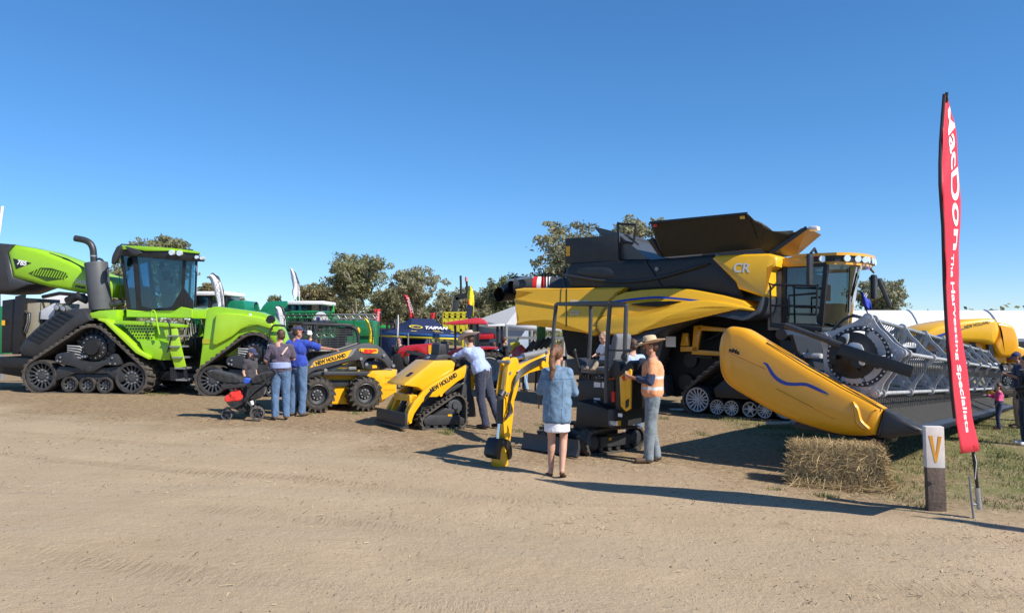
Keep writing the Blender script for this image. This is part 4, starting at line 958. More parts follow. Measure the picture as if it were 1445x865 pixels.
    xb = L(1107, 377, yc)[0]; zf = L(1130, 460, yc)[1]; zc = zt - 0.06 - hz * 0.85
    xfr_t = L(1166, 383, yc)[0]; xfr_b = L(1158, 462, yc)[0]; bulge_t, bulge_b = 0.36, 0.26
    NW = 12
    def wrow(z):
        s = (z - zf) / (zc - zf); xf_ = xfr_b + (xfr_t - xfr_b) * s; bu = bulge_b + (bulge_t - bulge_b) * s
        return [Vector((xf_ + bu * (1 - (2 * k / NW - 1) ** 2) ** 0.6, yc + (yf - yc) * k / NW, z)) for k in range(NW + 1)]
    g = MB(); g.sheet([wrow(zf), wrow(zf + (zc - zf) * .5), wrow(zc)])
    g.quad((xb, yc, zf), (xfr_b, yc, zf), (xfr_t, yc, zc), (xb, yc, zc)); g.quad((xb, yf, zf), (xfr_b, yf, zf), (xfr_t, yf, zc), (xb, yf, zc)); g.build('cab_glass', GLASSD, t, smooth=30)
    b = MB(); P_ = lambda x, y_, z: Vector((x, y_, z))
    for yv in (yc, yf):
        b.bar((xfr_b, yv, zf), (xfr_t, yv, zc), 0.10, 0.10); b.bar((xb, yv, zf), (xb, yv, zc), .10, .10); b.bar((xb, yv, zf), (xfr_b, yv, zf), .12, .10); b.bar((xb, yv, zc), (xfr_t, yv, zc), .08, .08)
    b.build('cab_frame', BLK, t, bevel=.01)
    b = MB(); b.box((xb - 0.05, yc + 0.1, zf - 0.25), (xfr_b + 0.1, yf - 0.1, zf - 0.02)); b.box((xb - 0.2, yc + 0.1, zf), (xb - 0.03, yf, zc)); b.build('cab_floor', BLK, t, bevel=.02)
    b = MB(); b.box((xb - 0.35, yc - 0.02, zf - 0.1), (xb - 0.05, yc + 0.5, zc - 0.1)); b.build('cab_rear_panel', MGR, t, bevel=.02)
    b = MB(); xs_ = xb + 0.45; b.box((xs_, yc + .75, zf + .05), (xs_ + .55, yc + 1.3, zf + .5)); b.box((xs_ - .1, yc + .75, zf + .5), (xs_ + .08, yc + 1.3, zf + 1.15)); b.build('operator_seat', mat('dark_blue_seat', (.03, .05, .09), .7), t, bevel=.06)
    b = MB(); b.tube([(xfr_b - 0.1, yc + 1.0, zf), (xfr_b - 0.25, yc + 1.0, zf + .7)], .04, 8); b.lathe([(.17, -.015), (.2, -.015), (.2, .015), (.17, .015)], (xfr_b - .28, yc + 1.0, zf + .74), 'z', 20, closed=True); b.box((xfr_b - .05, yc + .5, zf + .55), (xfr_b, yc + .75, zf + 0.9)); b.build('steering_column', BLK, t, bevel=.0)
    b = MB(); b.tube([wrow(zc - .03)[3] + Vector((.03, 0, 0)), wrow(zf + .3)[5] + Vector((.03, 0, 0))], .015, 6); b.build('wiper', BLK, t)
    # mirrors, platform rails
    m1 = fr.P(1142, 381, -0.1)
    b = MB(); b.box(m1 - Vector((.03, .13, .33)), m1 + Vector((.05, .13, .33))); mi_ = b.build('mirror', CHAR, t, bevel=.03)
    b = MB(); b.quad(m1 + Vector((-.032, -.1, -.28)), m1 + Vector((-.032, .1, -.28)), m1 + Vector((-.032, .1, .02)), m1 + Vector((-.032, -.1, .02))); b.build('mirror_glass', CHROME, mi_)
    b = MB(); b.tube([m1 + Vector((0, .1, .35)), m1 + Vector((-.1, .7, .5)), Vector((x0 + .3, yc, zt - .15))], .03, 6); b.build('mirror_arm', BLK, t)
    v = wrow(zc)[9]; m2 = Vector((v.x + .22, yf - .25, zc - .38))
    b = MB(); b.box(m2 - Vector((.07, .12, .30)), m2 + Vector((.05, .12, .26))); b.build('mirror', CHAR, t, bevel=.05)
    b = MB(); b.tube([m2 + Vector((0, 0, .3)), m2 + Vector((-.2, -.1, .55)), wrow(zc)[9] + Vector((0, 0, .1))], .03, 6); b.build('mirror_arm', BLK, t)
    yr = -0.25
    b = MB()
    for q in ([(1088, 455), (1087, 404), (1090, 402), (1150, 403.5), (1153, 406), (1152, 446)], [(1088, 431), (1152, 432.5)], [(1113, 440), (1113, 417), (1152, 414)]): b.tube(sm([fr.P(a, c_, yr) for a, c_ in q], 2, False) if len(q) > 3 else [fr.P(a, c_, yr) for a, c_ in q], 0.022, 8)
    b.build('platform_rail', BLK, t)
    b = MB(); b.prism(poly([(1086, 455), (1160, 462), (1160, 468), (1086, 462)], yr), yr, yc + .1); b.build('platform', BLK, t, bevel=.01)
    # ---- lower machinery
    b = MB(); b.prism(poly([(790, 455), (850, 460), (1060, 440), (1100, 455), (1105, 520), (1090, 560), (1020, 545), (955, 560), (880, 545), (800, 500)], 0.9), 0.9, 2.6); b.build('lower_body', mat('deep_black', (.006, .006, .007), .6), t, bevel=.02)
    b = MB()
    for q, w_ in (([(903, 470), (938, 476), (926, 520), (905, 548)], .1), ([(880, 520), (935, 530), (940, 560), (890, 556)], .3)): b.prism(poly(q, w_), w_, w_ + .5)
    b.build('side_shield', mat('smoky_grey_shield', (.08, .08, .08), .45, dust=.3), t, bevel=.02)
    b = MB(); x, z = L(940, 482, .09); b.box((x - .01, .09, z - .12), (x + .24, .095, z + .12)); b.build('paper_notice', WHT, t)
    b = MB()
    for q in ([(960, 489), (984, 489), (984, 496), (960, 496)], [(979, 460), (990, 459), (984, 496), (976, 496)], [(976, 493), (1030, 497), (1030, 503), (976, 500)], [(985, 459), (1035, 464), (1035, 469), (985, 466)], [(960, 488), (972, 488), (970, 470), (963, 470)]): b.prism(poly(q, .35), .35, .45)
    b.build('yellow_subframe', YELD, t, bevel=.01)
    b = MB()
    for i in range(26):
        xx = rnd.uniform(830, 1080); zz = rnd.uniform(462, 550); w_ = rnd.uniform(.4, .85); p = fr.P(xx, zz, w_)
        if i % 3 == 0: b.cyl(p, p + Vector((0, .3, 0)), rnd.uniform(.06, .22), n=14)
        elif i % 3 == 1: b.bar(p, p + Vector((rnd.uniform(-.6, .6), 0, rnd.uniform(-.4, .4))), .06, .05, up=(0, 1, 0))
        else: b.tube(sm([p, p + Vector((rnd.uniform(-.3, .3), -.1, -.2)), p + Vector((rnd.uniform(-.6, .6), 0, rnd.uniform(-.4, .2)))], 4, False), .02, 6)
    b.build('drive_machinery', BLK, t)
    # ---- front track
    def Rr(a, c_, r): x, z = L(a, c_, 0); return (x, z, abs(L(a + r, c_, 0)[0] - x))
    c1 = Rr(983, 562, 21); TWc = 0.75
    r1 = c1[2]; cs = [(c1[0], r1, r1), (c1[0] + 1.0, 1.12, 0.40), (c1[0] + 2.0, r1, r1)]
    for y0 in (0.0, WID - TWc):
        belt(cs, y0, y0 + TWc, .045, .04, .17, .5, 'track_belt', t)
        for k in (0, 2): spoked('idler_wheel', t, cs[k][:2], cs[k][2] - .05, y0 + .02, y0 + TWc - .05, 16, mat('pale_rim', (.5, .5, .5), .45, var=.15, dust=.2), MGR, RUB, bolts=8, hub=.42, rim=.9, dish=.2, sp=.1)
        for (a, c_, ns) in ((1010.7, 577, 12), (1031, 578.3, 12), (1057, 580.3, 6), (1078, 583, 12)):
            x, z = L(a, c_, 0); spoked('roller_wheel', t, (x, .22), .175, y0 + .03, y0 + TWc - .05, ns, MATS['pale_rim'], MGR, RUB, bolts=6, hub=.4, rim=.92, dish=.2, sp=.12)
        b = MB(); b.lathe([(0, y0 + .05), (.2, y0 + .05), (.34, y0 + .12), (.35, y0 + .6), (0, y0 + .6)], (cs[1][0], 0, cs[1][1]), n=28); b.build('drive_wheel', CHAR, t)
        b = MB(); b.prism([(cs[0][0] + .35, .62), (cs[1][0] - .2, 1.0), (cs[1][0] + .2, 1.0), (cs[2][0] - .35, .62), (cs[2][0] - .4, .42), (cs[0][0] + .4, .42)], y0 + .1, y0 + .6); b.build('track_frame', BLK, t, bevel=.03)
    # rear steering wheels
    for y0 in (0.15, WID - .6): tyre_wheel('rear_wheel', t, (-2.7, .62), .62, y0, y0 + .45, DGR, 20, .5, .05)
    # ---- unloading tube and spouts at the back
    b = MB(); xx = L(704, 414, 0.5)
    def pipe(pa, pb, r, nm):
        mb = MB(); d = (pb - pa).normalized(); mb.cyl(pa, pb, r, r, 24, caps=False); mb.cyl(pa + d * .1, pb, r * .9, r * .9, 24); mb.lathe([(r, -.02), (r * 1.06, -.02), (r * 1.06, .02), (r, .02)], (0, 0, 0), 'x', 24, closed=True)
        return mb, pa, d
    pa = fr.P(726.5, 402.5, 1.2); pb = fr.P(840, 406, 2.2); r = 0.26
    b = MB(); b.cyl(pa, pb, r, r, 24, caps=False); b.cyl(pa + (pb - pa) * .03, pb, r * .93, r * .93, 24); tu = b.build('unloading_tube', mat('tube_dark', (.05, .055, .06), .4, dust=.1), t)
    b = MB(); d = (pb - pa).normalized(); q = pa + d * .55
    for k in range(4): b.m(k % 2); b.cyl(q + d * .12 * k, q + d * .12 * (k + 1), r * 1.02, r * 1.02, 24, caps=False)
    b.build('hazard_band', [REDD, WLET], tu)
    for (a_, c_, r_, y_) in ((704, 415.5, .20, 1.0), (726, 403, .255, 1.1)):
        q0 = fr.P(a_, c_, y_); ax_ = Vector((.10, .97, .05)).normalized(); b = MB(); b.cyl(q0, q0 + ax_ * .75, r_, r_ * .95, 24, caps=False); b.cyl(q0 + ax_ * .55, q0 + ax_ * .7, r_ * .94, r_ * .94, 24); b.cyl(q0 + ax_ * .7, q0, r_ * .93, r_ * .93, 24, caps=False)
        x1_ = q0 + ax_ * .02; b.cyl(x1_, x1_ + ax_ * .06, r_ * 1.05, r_ * 1.05, 24, caps=False); b.build('tube_spout', BLK, t, smooth=40)
    b = MB(); b.tube([fr.P(706, 414, 1.45), fr.P(726, 404, 1.5), fr.P(760, 406, 1.6)], [.17, .2, .22], 14); b.build('spout_neck', BLK, t)
    b = MB(); b.bar(fr.P(716, 396, 1.1), fr.P(752, 391, 1.1), .08, .06); b.build('spout_bar', STEEL, t)
    b = MB()
    for a in (765, 769.5, 773.5): b.bar(fr.P(a, 384 if a > 765 else 386, .6), fr.P(a, 406, .6), .03, .03)
    b.tube([fr.P(765, 386, .6), fr.P(795, 389, .6)], .02, 6); b.tube([fr.P(797, 377, .5), fr.P(795, 395, .5), fr.P(799, 408, .5)], .03, 6); b.build('deck_rail', BLK, t)
    # far-side arm beyond the cab
    b = MB(); b.tube([fr.P(1228, 393, 3.1), fr.P(1240, 394.5, 3.3), fr.P(1256, 433, 3.4)], .05, 6); b.build('folding_rail', CHAR, t)
    # feeder house
    b = MB(); b.prism(poly([(1085, 458), (1150, 462), (1245, 500), (1240, 560), (1190, 570), (1090, 520)], .9), .9, 2.3); fh = b.build('feeder_house', mat('feeder_grey', (.06, .055, .06), .5, dust=.1), t, bevel=.03)
    b = MB(); b.prism(poly([(1111, 470), (1142, 477), (1138, 487), (1108, 479)], .88), .885, .895); b.build('warning_label', AMBER, fh)
    return fr
CFR = combine()
# ================================================================== DRAPER HEADER WITH REEL
def header():
    tip = G(1240, 688); o = Vector((tip.x, tip.y + .35, tip.z)); fr = Frame(o, HEAD, roll=-0.058)
    t = thing('draper_header', 'wide draper header with grey reel and orange yellow end shield resting on straw bale', 'header', fr)
    L = fr.L; WH = 14.6
    def poly(px, y, k=0):
        q = [L(a, b, y) for a, b in px]; return sm(q, k) if k else q
    S = sm([(1015, 492), (1017, 480), (1020.5, 470), (1027, 463), (1036, 460.8), (1052, 463.7), (1066, 471.5), (1081, 481), (1110, 498.5), (1139, 516.5), (1165, 531), (1191, 546), (1220, 561), (1247, 576)], 3, False) + [(1236.5, 613.5)] + sm([(1222, 614.5), (1204, 614.3), (1183, 612), (1165, 607.5), (1135, 598.5), (1107, 588), (1082, 575.5), (1058.5, 562), (1040, 551), (1026, 540), (1018.5, 527), (1016, 515)], 3, False)
    sp = poly(S, 0.0)
    b = MB(); b.pillow(sp, 0.0, 0.22, [(0.02, 0.03), (0.06, 0.055), (0.14, 0.072)]); sh = b.build('end_shield', YELD, t, smooth=50)
    # moulded swell, crease and blue wave on the shield
    ys = -0.076
    b = MB(); b.prism(poly(sm([(1079, 511.5), (1086, 513.3), (1093, 524), (1100, 532), (1113, 539), (1130, 539.8), (1140, 540), (1157, 547), (1173, 556.5), (1157, 552), (1140, 544.7), (1127, 544.5), (1111, 543.5), (1099, 537.5), (1090, 528), (1084, 516.5)], 2), 0), ys - .004, ys + 0.02); b.build('blue_stripe', BLUE, sh)
    b = MB(); b.pillow(poly(sm([(1205, 566), (1214, 575), (1219, 592), (1230, 604), (1221, 607), (1210, 599), (1207, 585)], 3), 0), ys + .005, ys + .04, [(.02, .025), (.04, .02)]); b.build('moulded_fin', YELD, sh, smooth=60)
    b = MB(); b.prism(poly([(1030, 496), (1082, 520), (1082, 521), (1030, 497)], 0), ys - .002, ys + .01); b.prism(poly([(1098, 548), (1180, 590), (1180, 591), (1098, 549)], 0), ys - .002, ys + .01); b.build('shield_seam', mat('seam_shadow', (.40, .19, .004), .5), sh)
    p = fr.P(1028, 495.5, ys); q = fr.P(1043, 500.5, ys); text(sh, 'eMa', p + Vector((0, -.004, 0)), q - p, (-.3, 0, 1), .085, BLET, bold=.003, wfit=(q - p).length)
    b = MB(); b.prism(poly([(1097, 503), (1115, 507), (1130, 515), (1125, 519), (1106, 510)], .05), .0, .25); b.prism(poly([(1128, 510), (1140, 517), (1138, 522), (1120, 515)], .05), .02, .2); b.build('latch_cover', YELD, sh, bevel=.015)
    b = MB(); b.bar(fr.P(1082, 483, -.03), fr.P(1247, 577.5, -.03), .012, .012, up=(0, 1, 0)); b.build('shield_trim', BLK, sh)
    b = MB(); b.pillow(poly([(1248, 577), (1275, 591), (1303, 605.5), (1301, 612.5), (1270, 616), (1240, 618), (1236, 613.5)], 0), 0.0, .22, [(.02, .03), (.06, .04)]); b.build('divider_point', CHAR, t, smooth=50)
    # underside frame on the bale
    b = MB(); b.prism(poly([(1120, 596), (1236, 616), (1260, 618), (1258, 624), (1236, 622), (1120, 604)], .25), .25, .6); b.cyl(fr.P(1222, 617, .1), fr.P(1248, 624, .1), .05, n=10); b.build('end_frame', BLK, t, bevel=.01)
    # long frame: back tube, back sheet, deck, cutter bar
    xr, zr = L(1068, 545, .3); xt, zt_ = L(1300, 611, .3)
    zd = zt_ + .02
    xc = L(1285, 600, .3)[0]
    b = MB(); b.box((xr + .25, .3, zr - .05), (xr + .45, WH, zr + .2)); b.cyl((xr + .35, .25, zr + .75), (xr + .35, WH, zr + .75), .08, n=14); b.build('main_frame_tube', BLK, t)
    b = MB(); b.prism([(xr + .45, zr + .75), (xr + .50, zr + .75), (xr + .75, zr - .05), (xr + .70, zr - .05)], .3, WH); b.build('back_sheet', mat('back_sheet_black', (.008, .008, .009), .6), t)
    # draper belt with slats
    b = MB(); x0 = xr + .75; b.prism([(x0, zr + .02), (xc, zd + .02), (xc, zd - .03), (x0, zr - .03)], .3, WH - .1); dk = b.build('draper_belt', mat('draper_belt_grey', (.022, .022, .021), .7, dust=.25), t)
    b = MB()
    n_ = 118
    for i in range(n_):
        yy = .4 + (WH - .6) * i / n_; b.bar((x0, yy, zr + .035), (xc - .02, yy, zd + .035), .035, .02)
    b.build('belt_slat', mat('slat_rubber', (.15, .14, .12), .7, dust=.3), dk)
    b = MB(); b.prism([(xc, zd + .05), (xc + .09, zd), (xc + .09, zd - .03), (xc, zd - .05)], .2, WH)
    for i in range(110):
        yy = .3 + (WH - .5) * i / 110; b.add([(xc + .08, yy - .03, zd + .01), (xc + .08, yy + .03, zd + .01), (xc + .22, yy, zd - .015), (xc + .08, yy - .03, zd - .03), (xc + .08, yy + .03, zd - .03)], [(0, 1, 2), (3, 2, 4), (0, 2, 3), (1, 4, 2), (0, 3, 4, 1)])
    b.build('cutter_bar', CHAR, t)
    b = MB(); b.cyl((x0 - .01, .3, zr + .10), (x0 - .01, WH - .1, zr + .10), .035, n=10); b.build('belt_edge_rail', STEEL, t)
    zl = zr + .30
    # ---- reel
    cx_, cz_ = L(1212, 503, .35); Rr = abs(L(1212 + 66, 503, .35)[0] - cx_)
    yR0, yR1 = .32, WH - .35
    b = MB(); b.cyl((cx_, yR0, cz_), (cx_, yR1, cz_), .10, n=18); ax = b.build('reel_tube', CAST, t)
    def spider(y, end=False):
        mb = MB(); A0 = R(78)
        # rounded hexagonal ring of castings
        outer = []; inner = []
        for i in range(48):
            a = A0 + 2 * math.pi * i / 48; k = (math.cos(5 * (a - A0)) + 1) / 2
            ro = Rr * (0.80 + 0.21 * k ** 3); ri = Rr * ((0.69 if end else 0.71) + 0.05 * k)
            outer.append((cx_ + ro * math.cos(a), cz_ + ro * math.sin(a))); inner.append((cx_ + ri * math.cos(a), cz_ + ri * math.sin(a)))
        n = 48; vs = [(p[0], y, p[1]) for p in outer] + [(p[0], y, p[1]) for p in inner] + [(p[0], y + .05, p[1]) for p in outer] + [(p[0], y + .05, p[1]) for p in inner]; fs = []
        for i in range(n):
            j = (i + 1) % n; fs += [(i, n + i, n + j, j), (2 * n + i, 2 * n + j, 3 * n + j, 3 * n + i), (i, j, 2 * n + j, 2 * n + i), (n + i, 3 * n + i, 3 * n + j, n + j)]
        mb.add(vs, fs)
        # raised flanges along the casting
        for i in range(n):
            a = A0 + 2 * math.pi * i / n
        ns = 5
        for i in range(ns):
            a = A0 + 2 * math.pi * i / ns; c_, s_ = math.cos(a), math.sin(a)
            p = Vector((cx_ + Rr * .93 * c_, y, cz_ + Rr * .93 * s_)); mb.cyl(p + Vector((0, -.03, 0)), p + Vector((0, .06, 0)), .062, n=14)
            if not end:
                for da in (-.16, .16): mb.bar((cx_ + .12 * math.cos(a + da), y + .02, cz_ + .12 * math.sin(a + da)), (cx_ + Rr * .74 * math.cos(a + da * .8), y + .02, cz_ + Rr * .74 * math.sin(a + da * .8)), .055, .05, up=(0, 1, 0))
        if end:
            m2 = mb; mb.m(1)
            for i in range(36):
                a = 2 * math.pi * i / 36; p = Vector((cx_ + Rr * .665 * math.cos(a), y - .0, cz_ + Rr * .665 * math.sin(a))); m2.cyl(p + Vector((0, -.045, 0)), p, .013, n=8)
            for i in range(10):
                a = A0 + 2 * math.pi * (i // 2) / 5 + (.09 if i % 2 else -.09); p = Vector((cx_ + Rr * .80 * math.cos(a), y, cz_ + Rr * .80 * math.sin(a))); m2.cyl(p + Vector((0, -.02, 0)), p, .016, n=8)
        o_ = mb.build('reel_spider', [CAST, STEEL], t, smooth=32)
        return o_
    sps = [yR0, yR0 + .35] + [yR0 + .35 + (yR1 - yR0 - .35) * i / 7 for i in range(1, 8)]
    for k, y in enumerate(sps): spider(y, k == 0)
    b = MB(); b.lathe([(Rr * .60, yR0 - .02), (Rr * .70, yR0 - .02), (Rr * .70, yR0 + .03), (Rr * .60, yR0 + .03)], (cx_, 0, cz_), n=48, closed=True)
    for (a, w_) in ((10, 60), (190, 50)):
        pass
    b.build('reel_ring_plate', BLK, t)
    # dark end disc with grey cam windows
    b = MB(); b.lathe([(0, yR0 - .10), (.13, yR0 - .10), (.17, yR0 - .06), (Rr * .54, yR0 - .045), (Rr * .56, yR0 - .02), (0, yR0 - .02)], (cx_ - .06, 0, cz_ + .01), n=56); ds = b.build('end_disc', mat('gloss_black_disc', (.007, .008, .010), .48, dust=.02), t, smooth=50)
    b = MB()
    for (a0, a1) in ((2, 62), (-68, -10), (-120, -76)):
        r0, r1 = Rr * .50, Rr * .66; arc = [(cx_ - .03 + r1 * math.cos(R(a0 + (a1 - a0) * i / 10)), cz_ + .01 + r1 * math.sin(R(a0 + (a1 - a0) * i / 10))) for i in range(11)] + [(cx_ - .03 + r0 * math.cos(R(a1 - (a1 - a0) * i / 10)), cz_ + .01 + r0 * math.sin(R(a1 - (a1 - a0) * i / 10))) for i in range(11)]
        b.prism(arc, yR0 - .035, yR0 - .024)
    b.build('cam_window', mat('cam_plate_grey', (.42, .40, .40), .45, metal=.5, var=.2, dust=.2), ds)
    b = MB()
    for (dx, dz, r_, h_) in ((-.16, .2, .06, .1), (-.2, .13, .04, .06), (.05, -.06, .1, .08), (-.05, .16, .035, .07), (-.28, -.02, .03, .02), (-.33, -.14, .02, .02), (.02, -.2, .02, .02), (.26, -.14, .02, .02)): b.cyl((cx_ + dx, yR0 - .12 - h_, cz_ + dz), (cx_ + dx, yR0 - .05, cz_ + dz), r_, n=12)
    b.build('hub_fitting', BLK, ds)
    b = MB(); b.prism(sm([(cx_ - .06, cz_ + .17), (cx_ + .08, cz_ + .15), (cx_ + .13, cz_ - .02), (cx_ + .12, cz_ - .12), (cx_ + .06, cz_ - .1), (cx_ + .05, cz_), (cx_ - .02, cz_ + .04), (cx_ - .1, cz_ + .06)], 3), yR0 - .22, yR0 - .17); b.prism(sm([(cx_ - .2, cz_ + .12), (cx_ - .1, cz_ + .16), (cx_ - .08, cz_ + .3), (cx_ - .18, cz_ + .26)], 2), yR0 - .2, yR0 - .16); b.build('hub_bracket', mat('bare_bracket', (.55, .56, .57), .4, metal=.4, var=.15), ds, bevel=.008)
    # bats: six tubes with tine fingers along the whole reel
    for i in range(5):
        a = R(78) + 2 * math.pi * i / 5; px_, pz_ = cx_ + Rr * .93 * math.cos(a), cz_ + Rr * .93 * math.sin(a)
        b = MB(); b.cyl((px_, yR0 - .05, pz_), (px_, yR1, pz_), .027, n=10); bat = b.build('reel_bat', STEEL if i in (0, 1) else CAST, t)
        b = MB()
        for k in range(90):
            yy = yR0 + .2 + (yR1 - yR0 - .4) * k / 90; b.tube([(px_, yy, pz_), (px_ - .06, yy, pz_ - .09), (px_ - .05, yy, pz_ - .25)], .007, 4, caps=False)
        b.build('tine', CHAR, bat)
    # reel arm at the near end, and the centre arm
    def arm(pts, y, w, h):
        mb = MB(); 
        for i in range(len(pts) - 1): mb.bar(fr.P(*pts[i], y), fr.P(*pts[i + 1], y), w, h, up=(0, 0, 1))
        return mb
    b = arm([(1185, 492), (1288, 525)], yR0 - .26, .07, .15); b.build('reel_arm', BLK, t, bevel=.012)
    b = MB(); b.cyl(fr.P(1108, 459, yR0 - .2), fr.P(1170, 481, yR0 - .22), .04, n=14); b.cyl(fr.P(1170, 481, yR0 - .22), fr.P(1188, 488, yR0 - .22), .05, n=14); b.cyl(fr.P(1150, 469, yR0 - .2), fr.P(1196, 489, yR0 - .2), .025, n=10); b.build('lift_cylinder', CHAR, t)
    b = MB(); b.cyl(fr.P(1187, 488, yR0 - .24), fr.P(1206, 495.5, yR0 - .24), .03, n=10); b.build('cylinder_rod', CHROME, t)
    for y in (yR0 + 4.6, yR0 + 9.2):
        b = MB(); b.bar((xr + .3, y, zr + .8), (cx_ + .25, y, cz_ + .15), .12, .14); b.build('reel_arm', CHAR, t, bevel=.01)
    # hoses and struts over the reel
    b = MB(); b.tube(sm([(cx_ - .1, yR0 + .1, cz_ + Rr * .98), (cx_ - .05, yR0 + 3, cz_ + Rr * .98), (cx_ - .15, yR0 + 7, cz_ + Rr * .97)], 4, False), .025, 6); b.tube(sm([(cx_ - .5, yR0 + .4, cz_ + Rr * .55), (cx_ - .3, yR0 + .5, cz_ + Rr * .95), (cx_ - .1, yR0 + .3, cz_ + Rr * 1.0)], 4, False), .02, 6); b.build('reel_hose', BLK, t)
    b = MB(); b.box(fr.P(1122, 498, .6) - Vector((0, .1, .0)), fr.P(1160, 506, .6) + Vector((0, .3, 0.0))); b.build('valve_cover', mat('pale_grey_cover', (.45, .48, .52), .5), t, bevel=.02)
    # far end shield
    b = MB(); b.pillow(sp, WH + .2, WH - .02, [(0.025, -0.03), (0.09, -0.075)]); b.build('end_shield', YELD, t, smooth=50)
    return fr
HFR = header()
# ================================================================== SKID STEER LOADER
def skid_steer():
    o = G(448, 583.5); fr = Frame(o, 30, slope=-0.022)
    t = thing('skid_steer_loader', 'yellow and black wheeled skid steer loader with caged cab and four chunky tyres', 'skid steer', fr)
    L = fr.L; WID = 1.7
    def poly(px, y, k=0):
        q = [L(400 + a / 4.806, 440 + b / 4.806, y) for a, b in px]; return sm(q, k) if k else q
    P = lambda a, b, y=0: fr.P(400 + a / 4.806, 440 + b / 4.806, y)
    def wheel(a, b, r, y0, y1):
        x, z = L(400 + a / 4.806, 440 + b / 4.806, 0); tyre_wheel('wheel', t, (x, r), r, y0, y1, CHAR, 18, .56, .045)
    r = 0.385
    for a in (236, 560):
        wheel(a, 575, r, 0.0, .30); wheel(a, 575, r, WID - .3, WID)
    b = MB(); b.prism(poly([(110, 440), (150, 360), (300, 400), (600, 385), (770, 390), (765, 480), (690, 600), (640, 625), (330, 625), (200, 600), (130, 560)], .33), .33, WID - .33); b.build('chassis', YEL, t, bevel=.015)
    b = MB(); b.prism(poly([(200, 462), (470, 462), (450, 504), (330, 506), (220, 506)], .31), .28, .34); b.prism(poly([(120, 420), (200, 400), (580, 405), (590, 430), (220, 430), (140, 460)], .2), .12, .34); b.build('side_rail', CHAR, t, bevel=.01)
    b = MB(); b.prism(poly([(567, 430), (605, 400), (768, 390), (768, 545), (735, 560), (690, 590), (665, 600), (660, 520), (620, 470), (570, 440)], .1), .10, WID - .1); e = b.build('engine_cover', YEL, t, bevel=.02)
    b = MB()
    for i in range(3): b.prism(poly([(690, 440 + 40 * i), (755, 436 + 40 * i), (755, 448 + 40 * i), (690, 452 + 40 * i)], .1), .092, .1)
    b.build('cover_groove', YELD, e)
    # lift arm
    A = [(115, 455), (118, 420), (150, 372), (185, 335), (240, 305), (330, 280), (470, 235), (540, 215), (610, 218), (665, 245), (710, 300), (745, 350), (752, 380), (715, 384), (690, 345), (650, 320), (600, 312), (570, 318), (545, 345), (548, 382), (535, 380), (520, 330), (470, 330), (380, 355), (300, 378), (220, 395), (175, 420), (145, 455)]
    for (y0, y1) in ((0.06, .24), (WID - .24, WID - .06)):
        b = MB(); b.prism(sm([L(400 + a / 4.806, 440 + c / 4.806, .06) for a, c in A], 2), y0, y1); arm = b.build('lift_arm', DGR, t, bevel=.012)
        if y0 < .5:
            b = MB(); b.prism(poly([(178, 380), (208, 336), (300, 308), (465, 255), (430, 312), (300, 345), (205, 372)], .06), .05, .062); dec = b.build('yellow_decal', YELS, arm)
            b = MB(); b.prism(poly([(430, 312), (470, 252), (497, 244), (462, 298)], .06), .049, .061); b.prism(poly([(190, 352), (200, 345), (215, 368), (205, 372)], .06), .046, .06); b.build('stripe_decal', MGR, arm)
            p, q = P(222, 362, .045), P(425, 303, .045); text(arm, 'NEW HOLLAND', p, q - p, (0, 0, 1), .11, BLET, bold=.004, wfit=(q - p).length)
            b = MB(); b.prism(poly([(512, 255), (525, 247), (635, 250), (642, 262), (636, 282), (560, 282), (545, 270), (515, 272)], .06), .05, .062); rd = b.build('model_plate', AMBER, arm)
            p, q = P(538, 279, .046), P(632, 279, .046); text(arm, '320', p, q - p, (0, 0, 1), .10, REDD, bold=.009, shear=.2, wfit=(q - p).length)
            p, q = P(518, 270, .046), P(534, 271, .046); text(arm, 'L', p, q - p, (0, 0, 1), .07, BLET, bold=.004)
            b = MB(); b.bar(P(290, 392, .16), P(400, 360, .16), .07, .07); b.bar(P(400, 360, .16), P(530, 316, .16), .085, .085); b.build('lift_cylinder', CHAR, t, bevel=.01)
            b = MB(); b.bar(P(400, 357, .11), P(525, 316, .11), .01, .025, up=(0, 1, 0)); b.build('cylinder_decal', AMBER, t)
            b = MB()
            for (a, c) in ((285, 395), (525, 318), (680, 295), (563, 355), (745, 365)): v = P(a, c, .05); b.cyl(v + Vector((0, -.02, 0)), v, .035, n=12)
            b.build('pivot_pin', MGR, t)
    b = MB(); b.prism(poly([(545, 340), (600, 330), (650, 340), (700, 385), (590, 390), (550, 385)], .2), .2, WID - .2); b.build('rear_tower', CHAR, t, bevel=.015)
    b = MB(); b.prism(poly([(603, 362), (634, 360), (634, 380), (603, 382)], .19), .19, .2); b.build('yellow_label', AMBER, t)
    # cab with cage mesh
    yc0, yc1 = .34, WID - .34
    C = [(130, 250), (185, 250), (225, 85), (130, 75), (128, 68), (470, 85), (510, 120), (520, 170), (520, 220)]
    b = MB()
    for y in (yc0, yc1):
        pr = lambda pts, r_: b.tube(sm([P(a, c, y) for a, c in pts], 3, False), r_, 8)
        pr([(195, 250), (205, 190), (222, 110), (232, 86)], .035); pr([(215, 90), (330, 88), (430, 92), (480, 110), (505, 150), (508, 225)], .035); pr([(95, 350), (125, 250), (140, 160), (150, 85)], .03); pr([(195, 262), (340, 262), (500, 215)], .03); pr([(150, 85), (222, 82)], .035)
    for a, c in ((150, 85), (222, 82), (330, 88), (480, 110)): b.tube([P(a, c, yc0), P(a, c, yc1)], .03, 8)
    b.build('cab_frame', CHAR, t)
